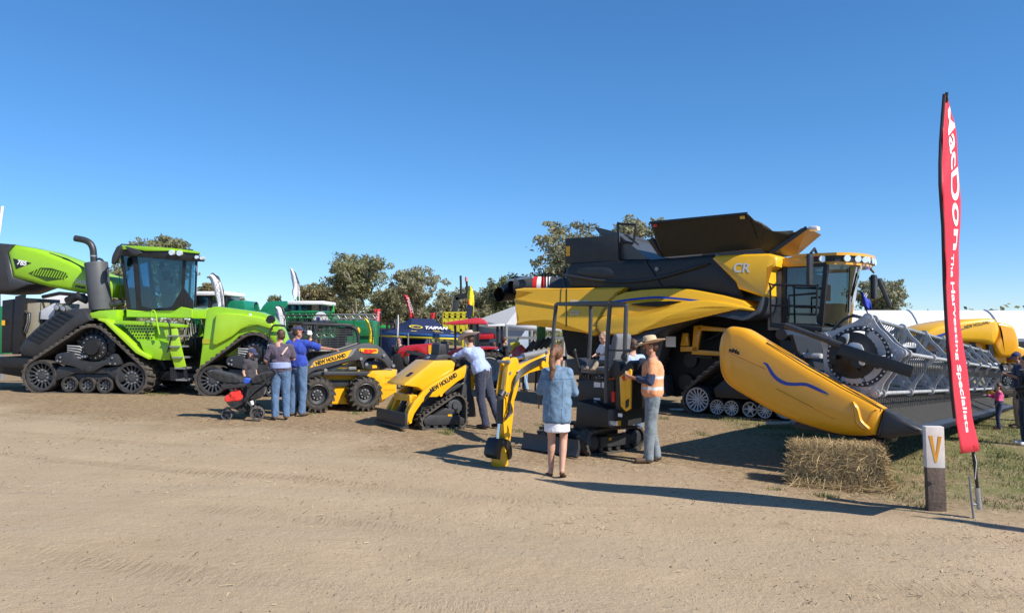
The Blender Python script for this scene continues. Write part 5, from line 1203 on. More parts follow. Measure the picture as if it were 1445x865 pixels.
    b = MB(); q = [P(a, c, yc0) for a, c in ((120, 72), (440, 80), (500, 100), (130, 86))]; b.add([v + Vector((0, -.04, 0)) for v in q] + [v + Vector((0, yc1 - yc0 + .04, 0)) for v in q], [(0, 1, 2, 3), (7, 6, 5, 4), (0, 4, 5, 1), (1, 5, 6, 2), (2, 6, 7, 3), (3, 7, 4, 0)]); b.build('cab_roof', CHAR, t, bevel=.01)
    b = MB()
    for k in range(14):
        c = 105 + k * 11.5; xl = 236 - (c - 95) * .20; b.bar(P(xl, c, yc0 + .02), P(505, c + 3, yc0 + .02), .012, .026, up=(0, 1, 0))
    for k in range(5): a = 270 + k * 52; b.bar(P(a, 96, yc0 + .03), P(a - 8, 258, yc0 + .03), .012, .012)
    b.build('window_guard', DGR, t)
    b = MB(); b.prism(poly([(300, 180), (420, 170), (430, 300), (290, 310)], .6), .6, 1.1); b.prism(poly([(390, 110), (430, 108), (440, 200), (400, 200)], .6), .62, 1.08); b.build('operator_seat', BLK, t, bevel=.04)
    b = MB(); b.tube([P(185, 200, .5), P(215, 330, .5)], .02, 6); b.tube([P(150, 190, 1.2), P(180, 330, 1.2)], .02, 6); b.build('control_lever', BLK, t)
    b = MB(); b.prism(poly([(60, 420), (105, 380), (150, 440), (140, 560), (70, 540)], .4), .25, WID - .25); b.build('quick_coupler', BLK, t, bevel=.02)
    b = MB()
    for k in range(7): b.tube(sm([P(560 + 8 * k, 330, .3), P(600 + 10 * k, 300 - 4 * k, .2), P(660 + 8 * k, 330, .3), P(690 + 5 * k, 370, .4)], 3, False), .014, 6)
    for k in range(5): b.tube(sm([P(120 + 10 * k, 330, .2), P(105 + 8 * k, 380, .1), P(120 + 10 * k, 450, .2)], 3, False), .014, 6)
    b.build('hydraulic_hose', BLK, t)
    b = MB(); b.prism(poly([(440, 372), (490, 372), (490, 390), (440, 392)], .2), .16, .2); b.build('step_plate', MGR, t, bevel=.005)
skid_steer()
# ================================================================== STAND-ON TRACK LOADER
def track_loader():
    o = G(598, 607.5); fr = Frame(o, 34, slope=-0.02)
    t = thing('track_loader', 'small yellow stand-on track loader with sloping bonnet and low black front plate', 'track loader', fr)
    L = fr.L; WID = 1.05; k_ = 5.09
    P = lambda a, b, y=0: fr.P(520 + a / k_, 450 + b / k_, y)
    def poly(px, y, k=0):
        q = [L(520 + a / k_, 450 + b / k_, y) for a, b in px]; return sm(q, k) if k else q
    def C(a, b, r): x, z = L(520 + a / k_, 450 + b / k_, 0); return (x, z, abs(L(520 + (a + r) / k_, 450 + b / k_, 0)[0] - x))
    zz = .085
    cs = [C(432, 745, 52), C(640, 622, 70), C(662, 745, 48)]; cs = [(cs[0][0], cs[0][2], cs[0][2]), cs[1], (cs[2][0], cs[2][2], cs[2][2])]
    for y0 in (0, WID - .24):
        belt(cs, y0, y0 + .24, .03, .022, .085, .55, 'track_belt', t)
        b = MB(); x, z, r = cs[1]; b.lathe([(0, y0 + .04), (r * .35, y0 + .04), (r * .4, y0 + .07), (r * .72, y0 + .08), (r * .72, y0 + .16), (0, y0 + .16)], (x, 0, z), n=24)
        for i in range(12): a = 2 * math.pi * i / 12; b.bar((x + r * .65 * math.cos(a), y0 + .12, z + r * .65 * math.sin(a)), (x + r * .85 * math.cos(a), y0 + .12, z + r * .85 * math.sin(a)), .035, .05, up=(0, 1, 0))
        b.build('drive_sprocket', DGR, t)
        b = MB(); x0, x1 = cs[0][0], cs[2][0]; zf = cs[0][1]
        for k in range(5): xx = x0 + (x1 - x0) * k / 4; b.lathe([(0, y0 + .03), (.05, y0 + .03), (.055, y0 + .06), (.055, y0 + .2), (0, y0 + .2)], (xx, 0, .075), n=14)
        b.build('roller_wheel', CHAR, t)
        b = MB(); b.prism(poly([(390, 720), (440, 690), (640, 690), (690, 715), (685, 755), (600, 760), (440, 762), (400, 755)], .03), y0 + .015, y0 + .2); b.prism(poly([(470, 690), (560, 640), (620, 650), (640, 690)], .03), y0 + .05, y0 + .2); b.build('track_frame', CHAR, t, bevel=.012)
    b = MB(); b.prism(poly([(570, 685), (598, 685), (598, 697), (570, 697)], .015), .009, .016); b.build('orange_decal', AMBER, t)
    b = MB(); b.prism(poly([(390, 560), (640, 420), (690, 560), (720, 640), (600, 720), (420, 740), (360, 690)], .3), .26, WID - .26); b.build('chassis', BLK, t, bevel=.02)
    # bonnet with sloping top
    yb = .16
    b = MB(); b.prism(poly([(262, 462), (470, 300), (600, 296), (625, 318), (612, 378), (545, 420), (395, 520), (360, 492), (250, 478)], yb), yb, WID - yb); bn = b.build('bonnet', YEL, t, bevel=.03)
    b = MB(); m_ = (P(330, 430, yb) - P(345, 415, yb)); 
    c0 = P(345, 428, yb) + Vector((0, .30, .03)); d = (P(470, 300, yb) - P(262, 462, yb)).normalized(); up = Vector((-d.z, 0, d.x)); 
    def patch(c, l, w, m_, nm):
        q = MB(); q.add([c + d * a * l + Vector((0, bb * w, 0)) + up * h for h in (0, .012) for a, bb in ((-1, -1), (1, -1), (1, 1), (-1, 1))], [(3, 2, 1, 0), (4, 5, 6, 7), (0, 1, 5, 4), (1, 2, 6, 5), (2, 3, 7, 6), (3, 0, 4, 7)]); q.build(nm, m_, bn)
    tp = P(262, 462, yb); 
    patch(tp + d * .25 + Vector((0, .22, .0)), .055, .06, BLK, 'bonnet_grille'); patch(tp + d * .78 + Vector((0, .36, 0)), .03, .045, MGR, 'fuel_cap')
    # lift arm with lettering
    A = [(705, 330), (610, 385), (540, 425), (450, 475), (395, 520), (330, 590), (292, 660), (268, 735), (285, 762), (305, 752), (330, 680), (385, 600), (440, 560), (490, 560), (530, 545), (560, 515), (640, 450), (690, 420), (700, 380)]
    for (y0, y1) in ((.06, .14), (WID - .14, WID - .06)):
        b = MB(); b.prism(poly(A, .06), y0, y1); arm = b.build('lift_arm', YEL, t, bevel=.012)
        if y0 < .5:
            p, q = P(452, 530, .054), P(640, 410, .054); text(arm, 'NEW HOLLAND', p, q - p, (-.5, 0, 1), .12, BLET, bold=.003, wfit=(q - p).length)
            b = MB()
            for a, c in ((519, 545), (299, 738)): v = P(a, c, .05); b.cyl(v + Vector((0, -.015, 0)), v, .03, n=12)
            b.build('pivot_pin', AMBER, arm)
    # rear tower and controls
    b = MB(); b.prism(poly([(690, 350), (720, 320), (735, 540), (750, 560), (770, 700), (720, 705), (690, 560), (660, 540)], .12), .08, WID - .08); b.build('rear_tower', DGR, t, bevel=.02)
    b = MB(); b.prism(poly([(735, 420), (765, 380), (760, 500), (735, 515)], .1), .1, .9); b.build('yellow_rear_guard', YEL, t, bevel=.01)
    b = MB(); b.bar(P(545, 535, .1), P(655, 470, .1), .07, .07); b.cyl(P(655, 475, .1), P(700, 450, .1), .02, n=8); b.build('lift_cylinder', CHAR, t, bevel=.008)
    b = MB(); b.prism(poly([(500, 262), (560, 255), (590, 262), (600, 295), (470, 298)], .3), .3, .8); b.prism(poly([(590, 280), (640, 265), (680, 300), (700, 340), (625, 345), (610, 300)], .2), .2, .85); b.prism(poly([(510, 180), (560, 180), (565, 258), (500, 260)], .4), .4, .7); b.build('control_console', CHAR, t, bevel=.015)
    b = MB(); b.tube(sm([P(640, 320, .15), P(660, 285, .12), P(705, 275, .12), P(720, 320, .15)], 3, False), .016, 8); b.build('hand_rail', BLK, t)
    # front plate and tilt frame
    b = MB(); q = [(75, 652), (240, 672), (255, 755), (80, 738)]; xx = P(75, 652, .0)
    x0 = P(262, 745, 0.1).x - .02; z1 = P(262, 672, .1).z; 
    b.box((x0 - .05, -.05, .08), (x0, WID + .12, z1)); b.box((x0 - .09, -.05, .06), (x0 + .02, WID + .12, .10)); b.build('front_plate', CHAR, t, bevel=.01)
    b = MB(); b.prism([(x0, .12), (x0 + .12, .12), (x0 + .32, z1 + .28), (x0 + .22, z1 + .30)], .2, .27); b.prism([(x0, .12), (x0 + .12, .12), (x0 + .32, z1 + .28), (x0 + .22, z1 + .30)], WID - .27, WID - .2); b.box((x0 + .15, .2, z1 + .18), (x0 + .3, WID - .2, z1 + .3)); b.build('tilt_frame', YEL, t, bevel=.012)
    b = MB(); b.bar((x0 + .05, .5, .2), (x0 + .33, .5, z1 + .42), .08, .09); b.build('tilt_cylinder', CHAR, t, bevel=.01)
    b = MB()
    for k in range(3): b.tube(sm([(x0 + .3, .1 + .02 * k, z1 + .1), (x0 + .45, .03, z1 + .28 + .03 * k), (x0 + .6, .1, z1 + .42)], 3, False), .014, 6)
    b.build('hydraulic_hose', BLK, t)
track_loader()
# ================================================================== MINI EXCAVATOR
def mini_excavator():
    o = G(841, 643); fr = Frame(o, 43, slope=-.02)
    t = thing('mini_excavator', 'yellow and black mini excavator with open canopy and its arm set down on the dirt', 'excavator', fr)
    L = fr.L; k_ = 3.09
    P = lambda a, b, y=0: fr.P(660 + a / k_, 400 + b / k_, y)
    def poly(px, y, k=0):
        q = [L(660 + a / k_, 400 + b / k_, y) for a, b in px]; return sm(q, k) if k else q
    xe = L(660 + 762 / k_, 400 + 690 / k_, 0)[0]; r = .185; cs = [(-.02, r, r), (.35, r + .02, r), (xe - .12, r, r)]
    WT = 1.05
    for y0 in (0, WT - .22):
        belt(cs, y0, y0 + .22, .03, .012, .075, .6, 'track_belt', t)
        b = MB(); b.box((.10, y0 - .005, .11), (xe - .3, y0 + .18, .27)); 
        for xx in (cs[0][0], cs[2][0]): b.lathe([(0, y0 + .01), (.09, y0 + .01), (.135, y0 + .04), (.135, y0 + .18), (0, y0 + .18)], (xx, 0, r), n=24)
        for k in range(4): b.lathe([(0, y0 + .02), (.05, y0 + .02), (.05, y0 + .18)], (.15 + k * .2, 0, .085), n=12)
        b.build('track_frame', CHAR, t, bevel=.01)
    b = MB(); b.box((.28, -.012, .21), (.34, -.005, .245)); b.build('orange_decal', AMBER, t)
    b = MB(); b.box((.1, .25, .12), (xe - .3, WT - .25, .32)); b.cyl((.45, WT / 2, .3), (.45, WT / 2, .44), .26, n=24); b.build('undercarriage', BLK, t, bevel=.02)
    # blade (across the track front, at -x)
    b = MB(); bl = [(-.50, .04), (-.46, .01), (-.42, .06), (-.40, .16), (-.42, .26), (-.46, .28), (-.45, .16)]; b.prism(bl, -.05, WT + .05); b.bar((-.42, .25, .14), (.1, .25, .2), .08, .08); b.bar((-.42, WT - .25, .14), (.1, WT - .25, .2), .08, .08); b.build('dozer_blade', CHAR, t, bevel=.006)
    # upper structure has its own slew: build in a second frame whose near face runs towards the right
    c = fr.W((.42, WT / 2, 0)); f2 = Frame((c.x, c.y, gz(c.x, c.y)), -38)
    R2 = fr.mw.inverted() @ f2.mw
    up = bpy.data.objects.new('upper_structure', None)
    def fin(o_): o_.matrix_basis = R2 @ o_.matrix_basis; return o_
    Q = lambda a, b_, y: f2.P(660 + a / k_, 400 + b_ / k_, y)
    def pol(px, y, k=0):
        q = [f2.L(660 + a / k_, 400 + b_ / k_, y) for a, b_ in px]; return sm(q, k) if k else q
    yn = -.56
    b = MB(); b.prism(pol([(475, 510), (600, 545), (615, 555), (620, 625), (600, 628), (470, 620)], yn), yn, .45); fin(b.build('slew_platform', BLK, t, bevel=.015))
    # counterweight: the rounded tail on the right
    xt = Q(712, 600, -.3).x
    cw = MB(); rows = []
    xs0 = Q(612, 600, yn).x; z0, z1 = Q(620, 628, yn).z, Q(620, 548, yn).z
    arc = [(xs0, yn), (xs0 + .25, yn + .0), (xs0 + .45, yn + .10), (xs0 + .58, yn + .3), (xs0 + .62, yn + .52), (xs0 + .58, yn + .75), (xs0 + .45, yn + .95), (xs0 + .25, yn + 1.05), (xs0, yn + 1.05)]
    kx = (Q(716, 600, yn + .45).x - xs0) / .62; arc = sm([(xs0 + (x - xs0) * kx, y) for x, y in arc], 3, False)
    n = len(arc); cw.add([(x, y, z0) for x, y in arc] + [(x, y, z1) for x, y in arc], [tuple(range(n - 1, -1, -1)), tuple(range(n, 2 * n))] + [(i, (i + 1) % n, n + (i + 1) % n, n + i) for i in range(n)])
    cwo = fin(cw.build('counterweight', CHAR, t, bevel=.012))
    p = Vector((xs0 + .02, yn - .004, z0 + .04)); text(cwo, 'NEW HOLLAND', p, (1, 0, 0), (0, 0, 1), .085, WLET, bold=.003, wfit=min(.40, .4 * kx + .05)); 
    b = MB(); b.box((xs0 + .44 * kx, yn + .05, z0 + .03), (xs0 + .50 * kx + .03, yn + .12, z0 + .1)); fin(b.build('yellow_badge', AMBER, t))
    b = MB(); b.box((xs0 + .17, yn - .004, z0 + .17), (xs0 + .24, yn, z0 + .22)); fin(b.build('white_sticker', WHT, t))
    # yellow side cover
    hd = [(658, 385), (712, 340), (716, 345), (713, 545), (685, 560), (655, 530), (650, 410)]
    b = MB(); ys = yn + .05; b.prism(pol([(640, 408), (700, 335), (716, 345), (713, 552), (640, 552)], ys), ys + .02, ys + .9); fin(b.build('engine_hood', BLK, t, bevel=.02))
    b = MB(); b.prism(pol([(662, 408), (708, 372), (714, 378), (711, 545), (690, 558), (668, 535)], ys), ys - .01, ys + .04); yc = fin(b.build('side_cover', YEL, t, bevel=.012))
    b = MB(); b.prism(pol([(690, 510), (706, 500), (704, 535), (690, 545)], ys), ys - .016, ys - .008); fin(b.build('cover_vent', BLK, t))
    p, q = Q(678, 424, ys - .014), Q(709, 408, ys - .014); o_ = text(t, 'E17C', p, q - p, (0, 0, 1), .085, REDD, bold=.006, wfit=(q - p).length); fin(o_)
    # seat base and floor clutter
    b = MB(); b.prism(pol([(480, 420), (640, 420), (650, 540), (600, 545), (480, 510)], -.3), -.3, .4); fin(b.build('seat_base', BLK, t, bevel=.02))
    b = MB()
    for (a0, b0, a1, b1) in ((550, 430, 578, 453), (584, 430, 597, 455), (525, 512, 560, 535), (550, 498, 577, 508)):
        v0, v1 = Q(a0, b0, -.31), Q(a1, b1, -.31); b.box((v0.x, -.308, v1.z), (v1.x, -.301, v0.z))
    fin(b.build('instruction_label', WHT, t))
    b = MB(); v = Q(636, 500, -.45); b.cyl((v.x, -.45, v.z - .05), (v.x, -.45, v.z + .10), .035, n=14); b.m(1); b.cyl((v.x, -.45, v.z + .10), (v.x, -.45, v.z + .14), .015, n=10); fin(b.build('fire_extinguisher', [REDD, BLK], t, smooth=40))
    # seat
    b = MB(); s0 = Q(612, 375, -.05); b.box((s0.x - .38, -.25, s0.z - .06), (s0.x + .12, .22, s0.z + .06)); fin(b.build('seat', SEATM, t, bevel=.04, seg=3))
    b = MB(); v = Q(628, 330, -.05); 
    b.prism([(s0.x + .05, s0.z + .02), (s0.x + .20, s0.z + .02), (s0.x + .28, s0.z + .50), (s0.x + .25, s0.z + .56), (s0.x + .18, s0.z + .54)], -.22, .2); fin(b.build('seat_back', SEATM, t, bevel=.04, seg=3))
    # consoles and levers
    b = MB(); b.prism(pol([(600, 405), (645, 330), (668, 345), (668, 400), (640, 425)], -.42), -.44, -.26); b.prism(pol([(600, 405), (645, 330), (668, 345), (668, 400), (640, 425)], -.42), .3, .45); b.prism(pol([(425, 330), (470, 325), (500, 345), (500, 400), (440, 400)], -.1), -.1, .25); fin(b.build('control_console', CHAR, t, bevel=.02))
    b = MB(); b.tube(sm([Q(490, 380, -.15), Q(478, 340, -.18), Q(468, 300, -.2)], 3, False), .02, 8); b.ell(Q(467, 297, -.2), (.028, .028, .05)); b.tube(sm([Q(650, 370, -.35), Q(640, 340, -.38), Q(632, 330, -.4)], 3, False), .016, 8); b.tube(sm([Q(520, 400, -.2), Q(515, 360, -.25)], 2, False), .015, 8); fin(b.build('control_lever', BLK, t))
    b = MB(); b.tube(sm([Q(608, 395, -.4), Q(618, 415, -.46), Q(640, 412, -.46)], 4, False), .008, 6); fin(b.build('seat_belt', mat('orange_belt', (.75, .10, .01), .5), t))
    # canopy: four posts and roof frame
    ya, yb_ = yn + .06, .48
    xl, xr = Q(372, 260, ya), Q(690, 260, ya)
    b = MB(); TL, TR = Q(612, 88, ya), Q(690, 96, ya)
    tops = [Q(392, 95, -.1), Q(545, 95, -.1)]
    b = MB(); rad = .033
    def post(pts, y): b.tube(sm([Q(a, c, y) for a, c in pts], 2, False), rad, 8)
    post([(603, 520), (604, 440), (607, 290), (614, 180), (620, 95)], yn + .05)
    post([(684, 340), (688, 200), (692, 96)], yn + .05)
    post([(508, 490), (528, 330), (535, 200), (537, 96)], .25)
    post([(372, 285), (375, 200), (386, 92)], .40)
    b.tube([Q(500, 385, .2), Q(600, 385, yn + .1)], .015, 6); b.tube([Q(490, 490, .1), Q(512, 380, .1)], .014, 6)
    b.tube(sm([Q(604, 290, yn + .05), Q(650, 292, yn + .05), Q(684, 292, yn + .05)], 2, False), .015, 6); b.tube(sm([Q(684, 335, yn + .03), Q(672, 325, yn), Q(680, 305, yn), (Q(712, 290, yn)), Q(690, 292, yn + .03)], 3, False), .016, 6)
    fin(b.build('canopy_post', DGR, t))
    b = MB(); zt = Q(620, 90, yn + .05).z
    cn = [Q(386, 92, .40), Q(537, 94, .25), Q(620, 88, yn + .05), Q(692, 97, yn + .05)]
    for i, j in ((0, 1), (1, 3), (3, 2), (2, 0)): b.bar(cn[i], cn[j], .06, .045)
    fin(b.build('canopy_frame', DGR, t, bevel=.006))
    b = MB(); q = [cn[0], cn[1], cn[3], cn[2]]; b.add([v + Vector((0, 0, .02)) for v in q] + [v + Vector((0, 0, .04)) for v in q], [(0, 3, 2, 1), (4, 5, 6, 7), (0, 1, 5, 4), (1, 2, 6, 5), (2, 3, 7, 6), (3, 0, 4, 7)]); fin(b.build('canopy_roof', CHAR, t))
    # boom, stick and bucket: a vertical plane that comes out towards the left and the viewer
    tipw = G(704, 657); f3o = Vector((tipw.x, tipw.y, tipw.z)); basew = fr.W((.2, WT / 2 - .1, 0)); dd = basew - f3o; f3 = Frame(f3o, math.degrees(math.atan2(dd.y, dd.x)))
    R3 = fr.mw.inverted() @ f3.mw
    def fin3(o_): o_.matrix_basis = R3 @ o_.matrix_basis; return o_
    Z = lambda a, b_, y=0: f3.P(660 + a / k_, 400 + b_ / k_, y)
    def pz(px, y, k=0):
        q = [f3.L(660 + a / k_, 400 + b_ / k_, y) for a, b_ in px]; return sm(q, k) if k else q
    b = MB(); b.prism(pz([(205, 360), (240, 345), (300, 318), (335, 295), (352, 287), (368, 330), (395, 372), (420, 395), (400, 412), (352, 384), (312, 373), (256, 388), (204, 415), (198, 390)], 0), -.07, .07); bm_ = fin3(b.build('boom', YEL, t, bevel=.012))
    for yy in (-.075, .055):
        b = MB(); b.prism(pz([(160, 345), (172, 325), (196, 322), (205, 345), (208, 380), (205, 440), (192, 490), (180, 520), (155, 560), (150, 500), (140, 480), (148, 420), (156, 370)], 0, 2), yy, yy + .02); fin3(b.build('stick_cheek', YEL, t, bevel=.004))
    b = MB(); b.prism(pz([(140, 485), (165, 470), (192, 480), (188, 560), (172, 700), (150, 700), (140, 560)], 0), -.055, .055); b.prism(pz([(140, 485), (150, 400), (158, 350), (168, 330), (172, 360), (165, 420), (168, 480)], 0), -.09, -.0); fin3(b.build('stick', YEL, t, bevel=.01))
    b = MB(); b.prism(pz([(92, 745), (105, 690), (118, 672), (150, 676), (165, 690), (172, 745), (158, 765), (150, 720), (136, 705), (122, 725), (118, 765)], 0, 2), -.10, .10); b.build('bucket_link', BLK, t, bevel=.01); fin3(bpy.data.objects[b and 'bucket_link'])
    b = MB(); b.prism(pz([(122, 798), (124, 740), (132, 712), (146, 705), (158, 722), (160, 770), (154, 795)], 0, 2), -.075, .075); fin3(b.build('bucket', YEL, t, bevel=.008))
    b = MB(); b.cyl(Z(143, 490, -.1), Z(138, 610, -.1), .048, n=16); b.cyl(Z(155, 470, -.1), Z(143, 492, -.1), .05, n=12); fin3(b.build('stick_cylinder', CHAR, t, smooth=40))
    b = MB(); b.cyl(Z(138, 610, -.1), Z(132, 675, -.1), .022, n=10); b.cyl(Z(203, 330, -.02), Z(248, 318, -.02), .024, n=10); fin3(b.build('cylinder_rod', CHROME, t, smooth=40))
    b = MB(); b.cyl(Z(240, 318, -.02), Z(338, 297, -.02), .045, n=16); fin3(b.build('boom_cylinder', MGR, t, smooth=40))
    b = MB()
    for k in range(4): b.tube(sm([Z(340, 320 + 7 * k, -.08), Z(280, 345 + 7 * k, -.11), Z(230, 380 + 7 * k, -.12), Z(205, 420 + 8 * k, -.12), Z(196, 470, -.1 - .01 * k), Z(180, 520 + 5 * k, -.1)], 3, False), .012, 6)
    for k in range(3): b.tube(sm([Z(185, 520, -.1), Z(178 + 8 * k, 560, -.12), Z(165, 590, -.1)], 3, False), .012, 6)
    fin3(b.build('hydraulic_hose', BLK, t))
    b = MB(); b.tube([Z(345, 312, -.08), Z(270, 352, -.09), Z(215, 385, -.09)], .009, 6); b.tube([Z(345, 320, -.08), Z(272, 362, -.09), Z(218, 398, -.09)], .009, 6); fin3(b.build('hydraulic_pipe', STEEL, t))
    b = MB(); v = Z(325, 352, -.08); b.cyl(v + Vector((0, -.03, 0)), v, .05, n=16); fin3(b.build('work_lamp', AMBER, t, smooth=40))
    b = MB()
    for a, c in ((178, 342), (182, 390), (172, 480), (152, 690), (345, 300)): v = Z(a, c, -.08); b.cyl(v + Vector((0, -.02, 0)), v + Vector((0, .19, 0)), .022, n=12)
    fin3(b.build('pivot_pin', MGR, t, smooth=40))
    bpy.data.objects.remove(up)
    return fr, f2
XFR, XF2 = mini_excavator()
# ================================================================== PEOPLE
def skinm(n, c): return mat(n, c, 0.55, var=0.08, scale=8, spec=0.4)
SK = skinm('fair_skin', (0.52, 0.29, 0.20)); SK2 = skinm('tanned_skin', (0.42, 0.21, 0.14)); SKC = skinm('child_skin', (0.58, 0.34, 0.25))
def cloth(n, c, var=0.2, sc=9, bump=0.35): return mat(n, c, 0.85, var=var, scale=sc, bump=bump, bscale=30, sheen=0.2, fine=0.12)
DENIM = cloth('blue_denim', (0.085, 0.16, 0.29), .35); JACK = cloth('light_denim', (0.135, 0.225, 0.335), .4, 7); DJEAN = cloth('dark_jeans', (0.03, 0.05, 0.10), .3)
NAVYT = cloth('navy_trousers', (0.030, 0.036, 0.065)); LBLUE = cloth('light_blue_shirt', (0.36, 0.45, 0.72), .08); PURP = cloth('dusky_purple_shirt', (0.085, 0.065, 0.10)); ROYAL = cloth('royal_blue_shirt', (0.02, 0.055, 0.38))
ORNG = cloth('faded_orange_shirt', (0.78, 0.33, 0.16), .12); NAVYS = cloth('navy_sleeve', (0.018, 0.03, 0.08)); GREYJ = cloth('washed_grey_jeans', (0.19, 0.23, 0.26), .35); WHC = cloth('white_cotton', (0.78, 0.77, 0.80), .05); BLKC = cloth('black_cloth', (0.012, 0.012, 0.014)); KHAKI = cloth('khaki_cloth', (0.34, 0.27, 0.19)); GRYT = cloth('dark_grey_tee', (0.05, 0.045, 0.055)); PINK = cloth('hot_pink_cloth', (0.70, 0.06, 0.22)); REDC = cloth('red_blanket', (0.75, 0.03, 0.02)); REFL = mat('reflective_tape', (.62, .63, .64), .35, var=.1); FELT = cloth('pale_felt_hat', (0.50, 0.40, 0.33), .08); STRAW = cloth('straw_hat', (0.62, 0.45, 0.27), .15); NAVYC = cloth('navy_cap', (0.03, 0.04, 0.11)); HBR = mat('brown_hair', (0.075, 0.035, 0.018), .5, var=.35, scale=30, bump=.5, bscale=60); HGR = mat('ginger_brown_hair', (0.17, 0.075, 0.035), .45, var=.4, scale=30, bump=.5, bscale=70); HBL = mat('fair_hair', (0.30, 0.20, 0.11), .55, var=.3, scale=30, bump=.5, bscale=60); LEATH = mat('tan_leather', (0.16, 0.075, 0.035), .6, var=.25); BOOT = mat('brown_boot', (0.11, 0.065, 0.04), .7, var=.25); EYE = mat('eye_dark', (.02, .015, .012), .3); LIP = mat('lip', (.38, .13, .11), .5)
def remesh(name, mb, m, parent, voxel, smooth=3, wob=0.0, seed=0, mats2=None, wsc=14):
    me = bpy.data.meshes.new('tmp'); me.from_pydata([tuple(v) for v in mb.v], [], mb.f); o = bpy.data.objects.new('tmp', me); COL.objects.link(o)
    bm = bmesh.new(); bm.from_mesh(me); bmesh.ops.recalc_face_normals(bm, faces=bm.faces); bm.to_mesh(me); bm.free()
    r = o.modifiers.new('r', 'REMESH'); r.mode = 'VOXEL'; r.voxel_size = voxel; r.use_smooth_shade = True
    if smooth: s = o.modifiers.new('s', 'SMOOTH'); s.iterations = smooth; s.factor = 0.5
    dg = bpy.context.evaluated_depsgraph_get(); me2 = bpy.data.meshes.new_from_object(o.evaluated_get(dg)); bpy.data.objects.remove(o); bpy.data.meshes.remove(me)
    me2.name = name; me2.materials.clear()
    for q in (m if isinstance(m, list) else [m]): me2.materials.append(q)
    if wob:
        nn = [Vector(v.normal) for v in me2.vertices]
        for v, n_ in zip(me2.vertices, nn):
            c = v.co; w = noise.noise(Vector((c.x * wsc + seed, c.y * wsc, c.z * wsc * .55 + c.x * 5))) + 0.5 * abs(noise.noise(Vector((c.x * wsc * 1.6, c.y * wsc * 1.6 + seed, c.z * wsc * 1.1 - c.y * 8)))); v.co = c + n_ * w * wob
    if mats2:
        for p in me2.polygons: p.material_index = mats2(p.center)
    for p in me2.polygons: p.use_smooth = True
    o = bpy.data.objects.new(name, me2); COL.objects.link(o); o.parent = parent; return o
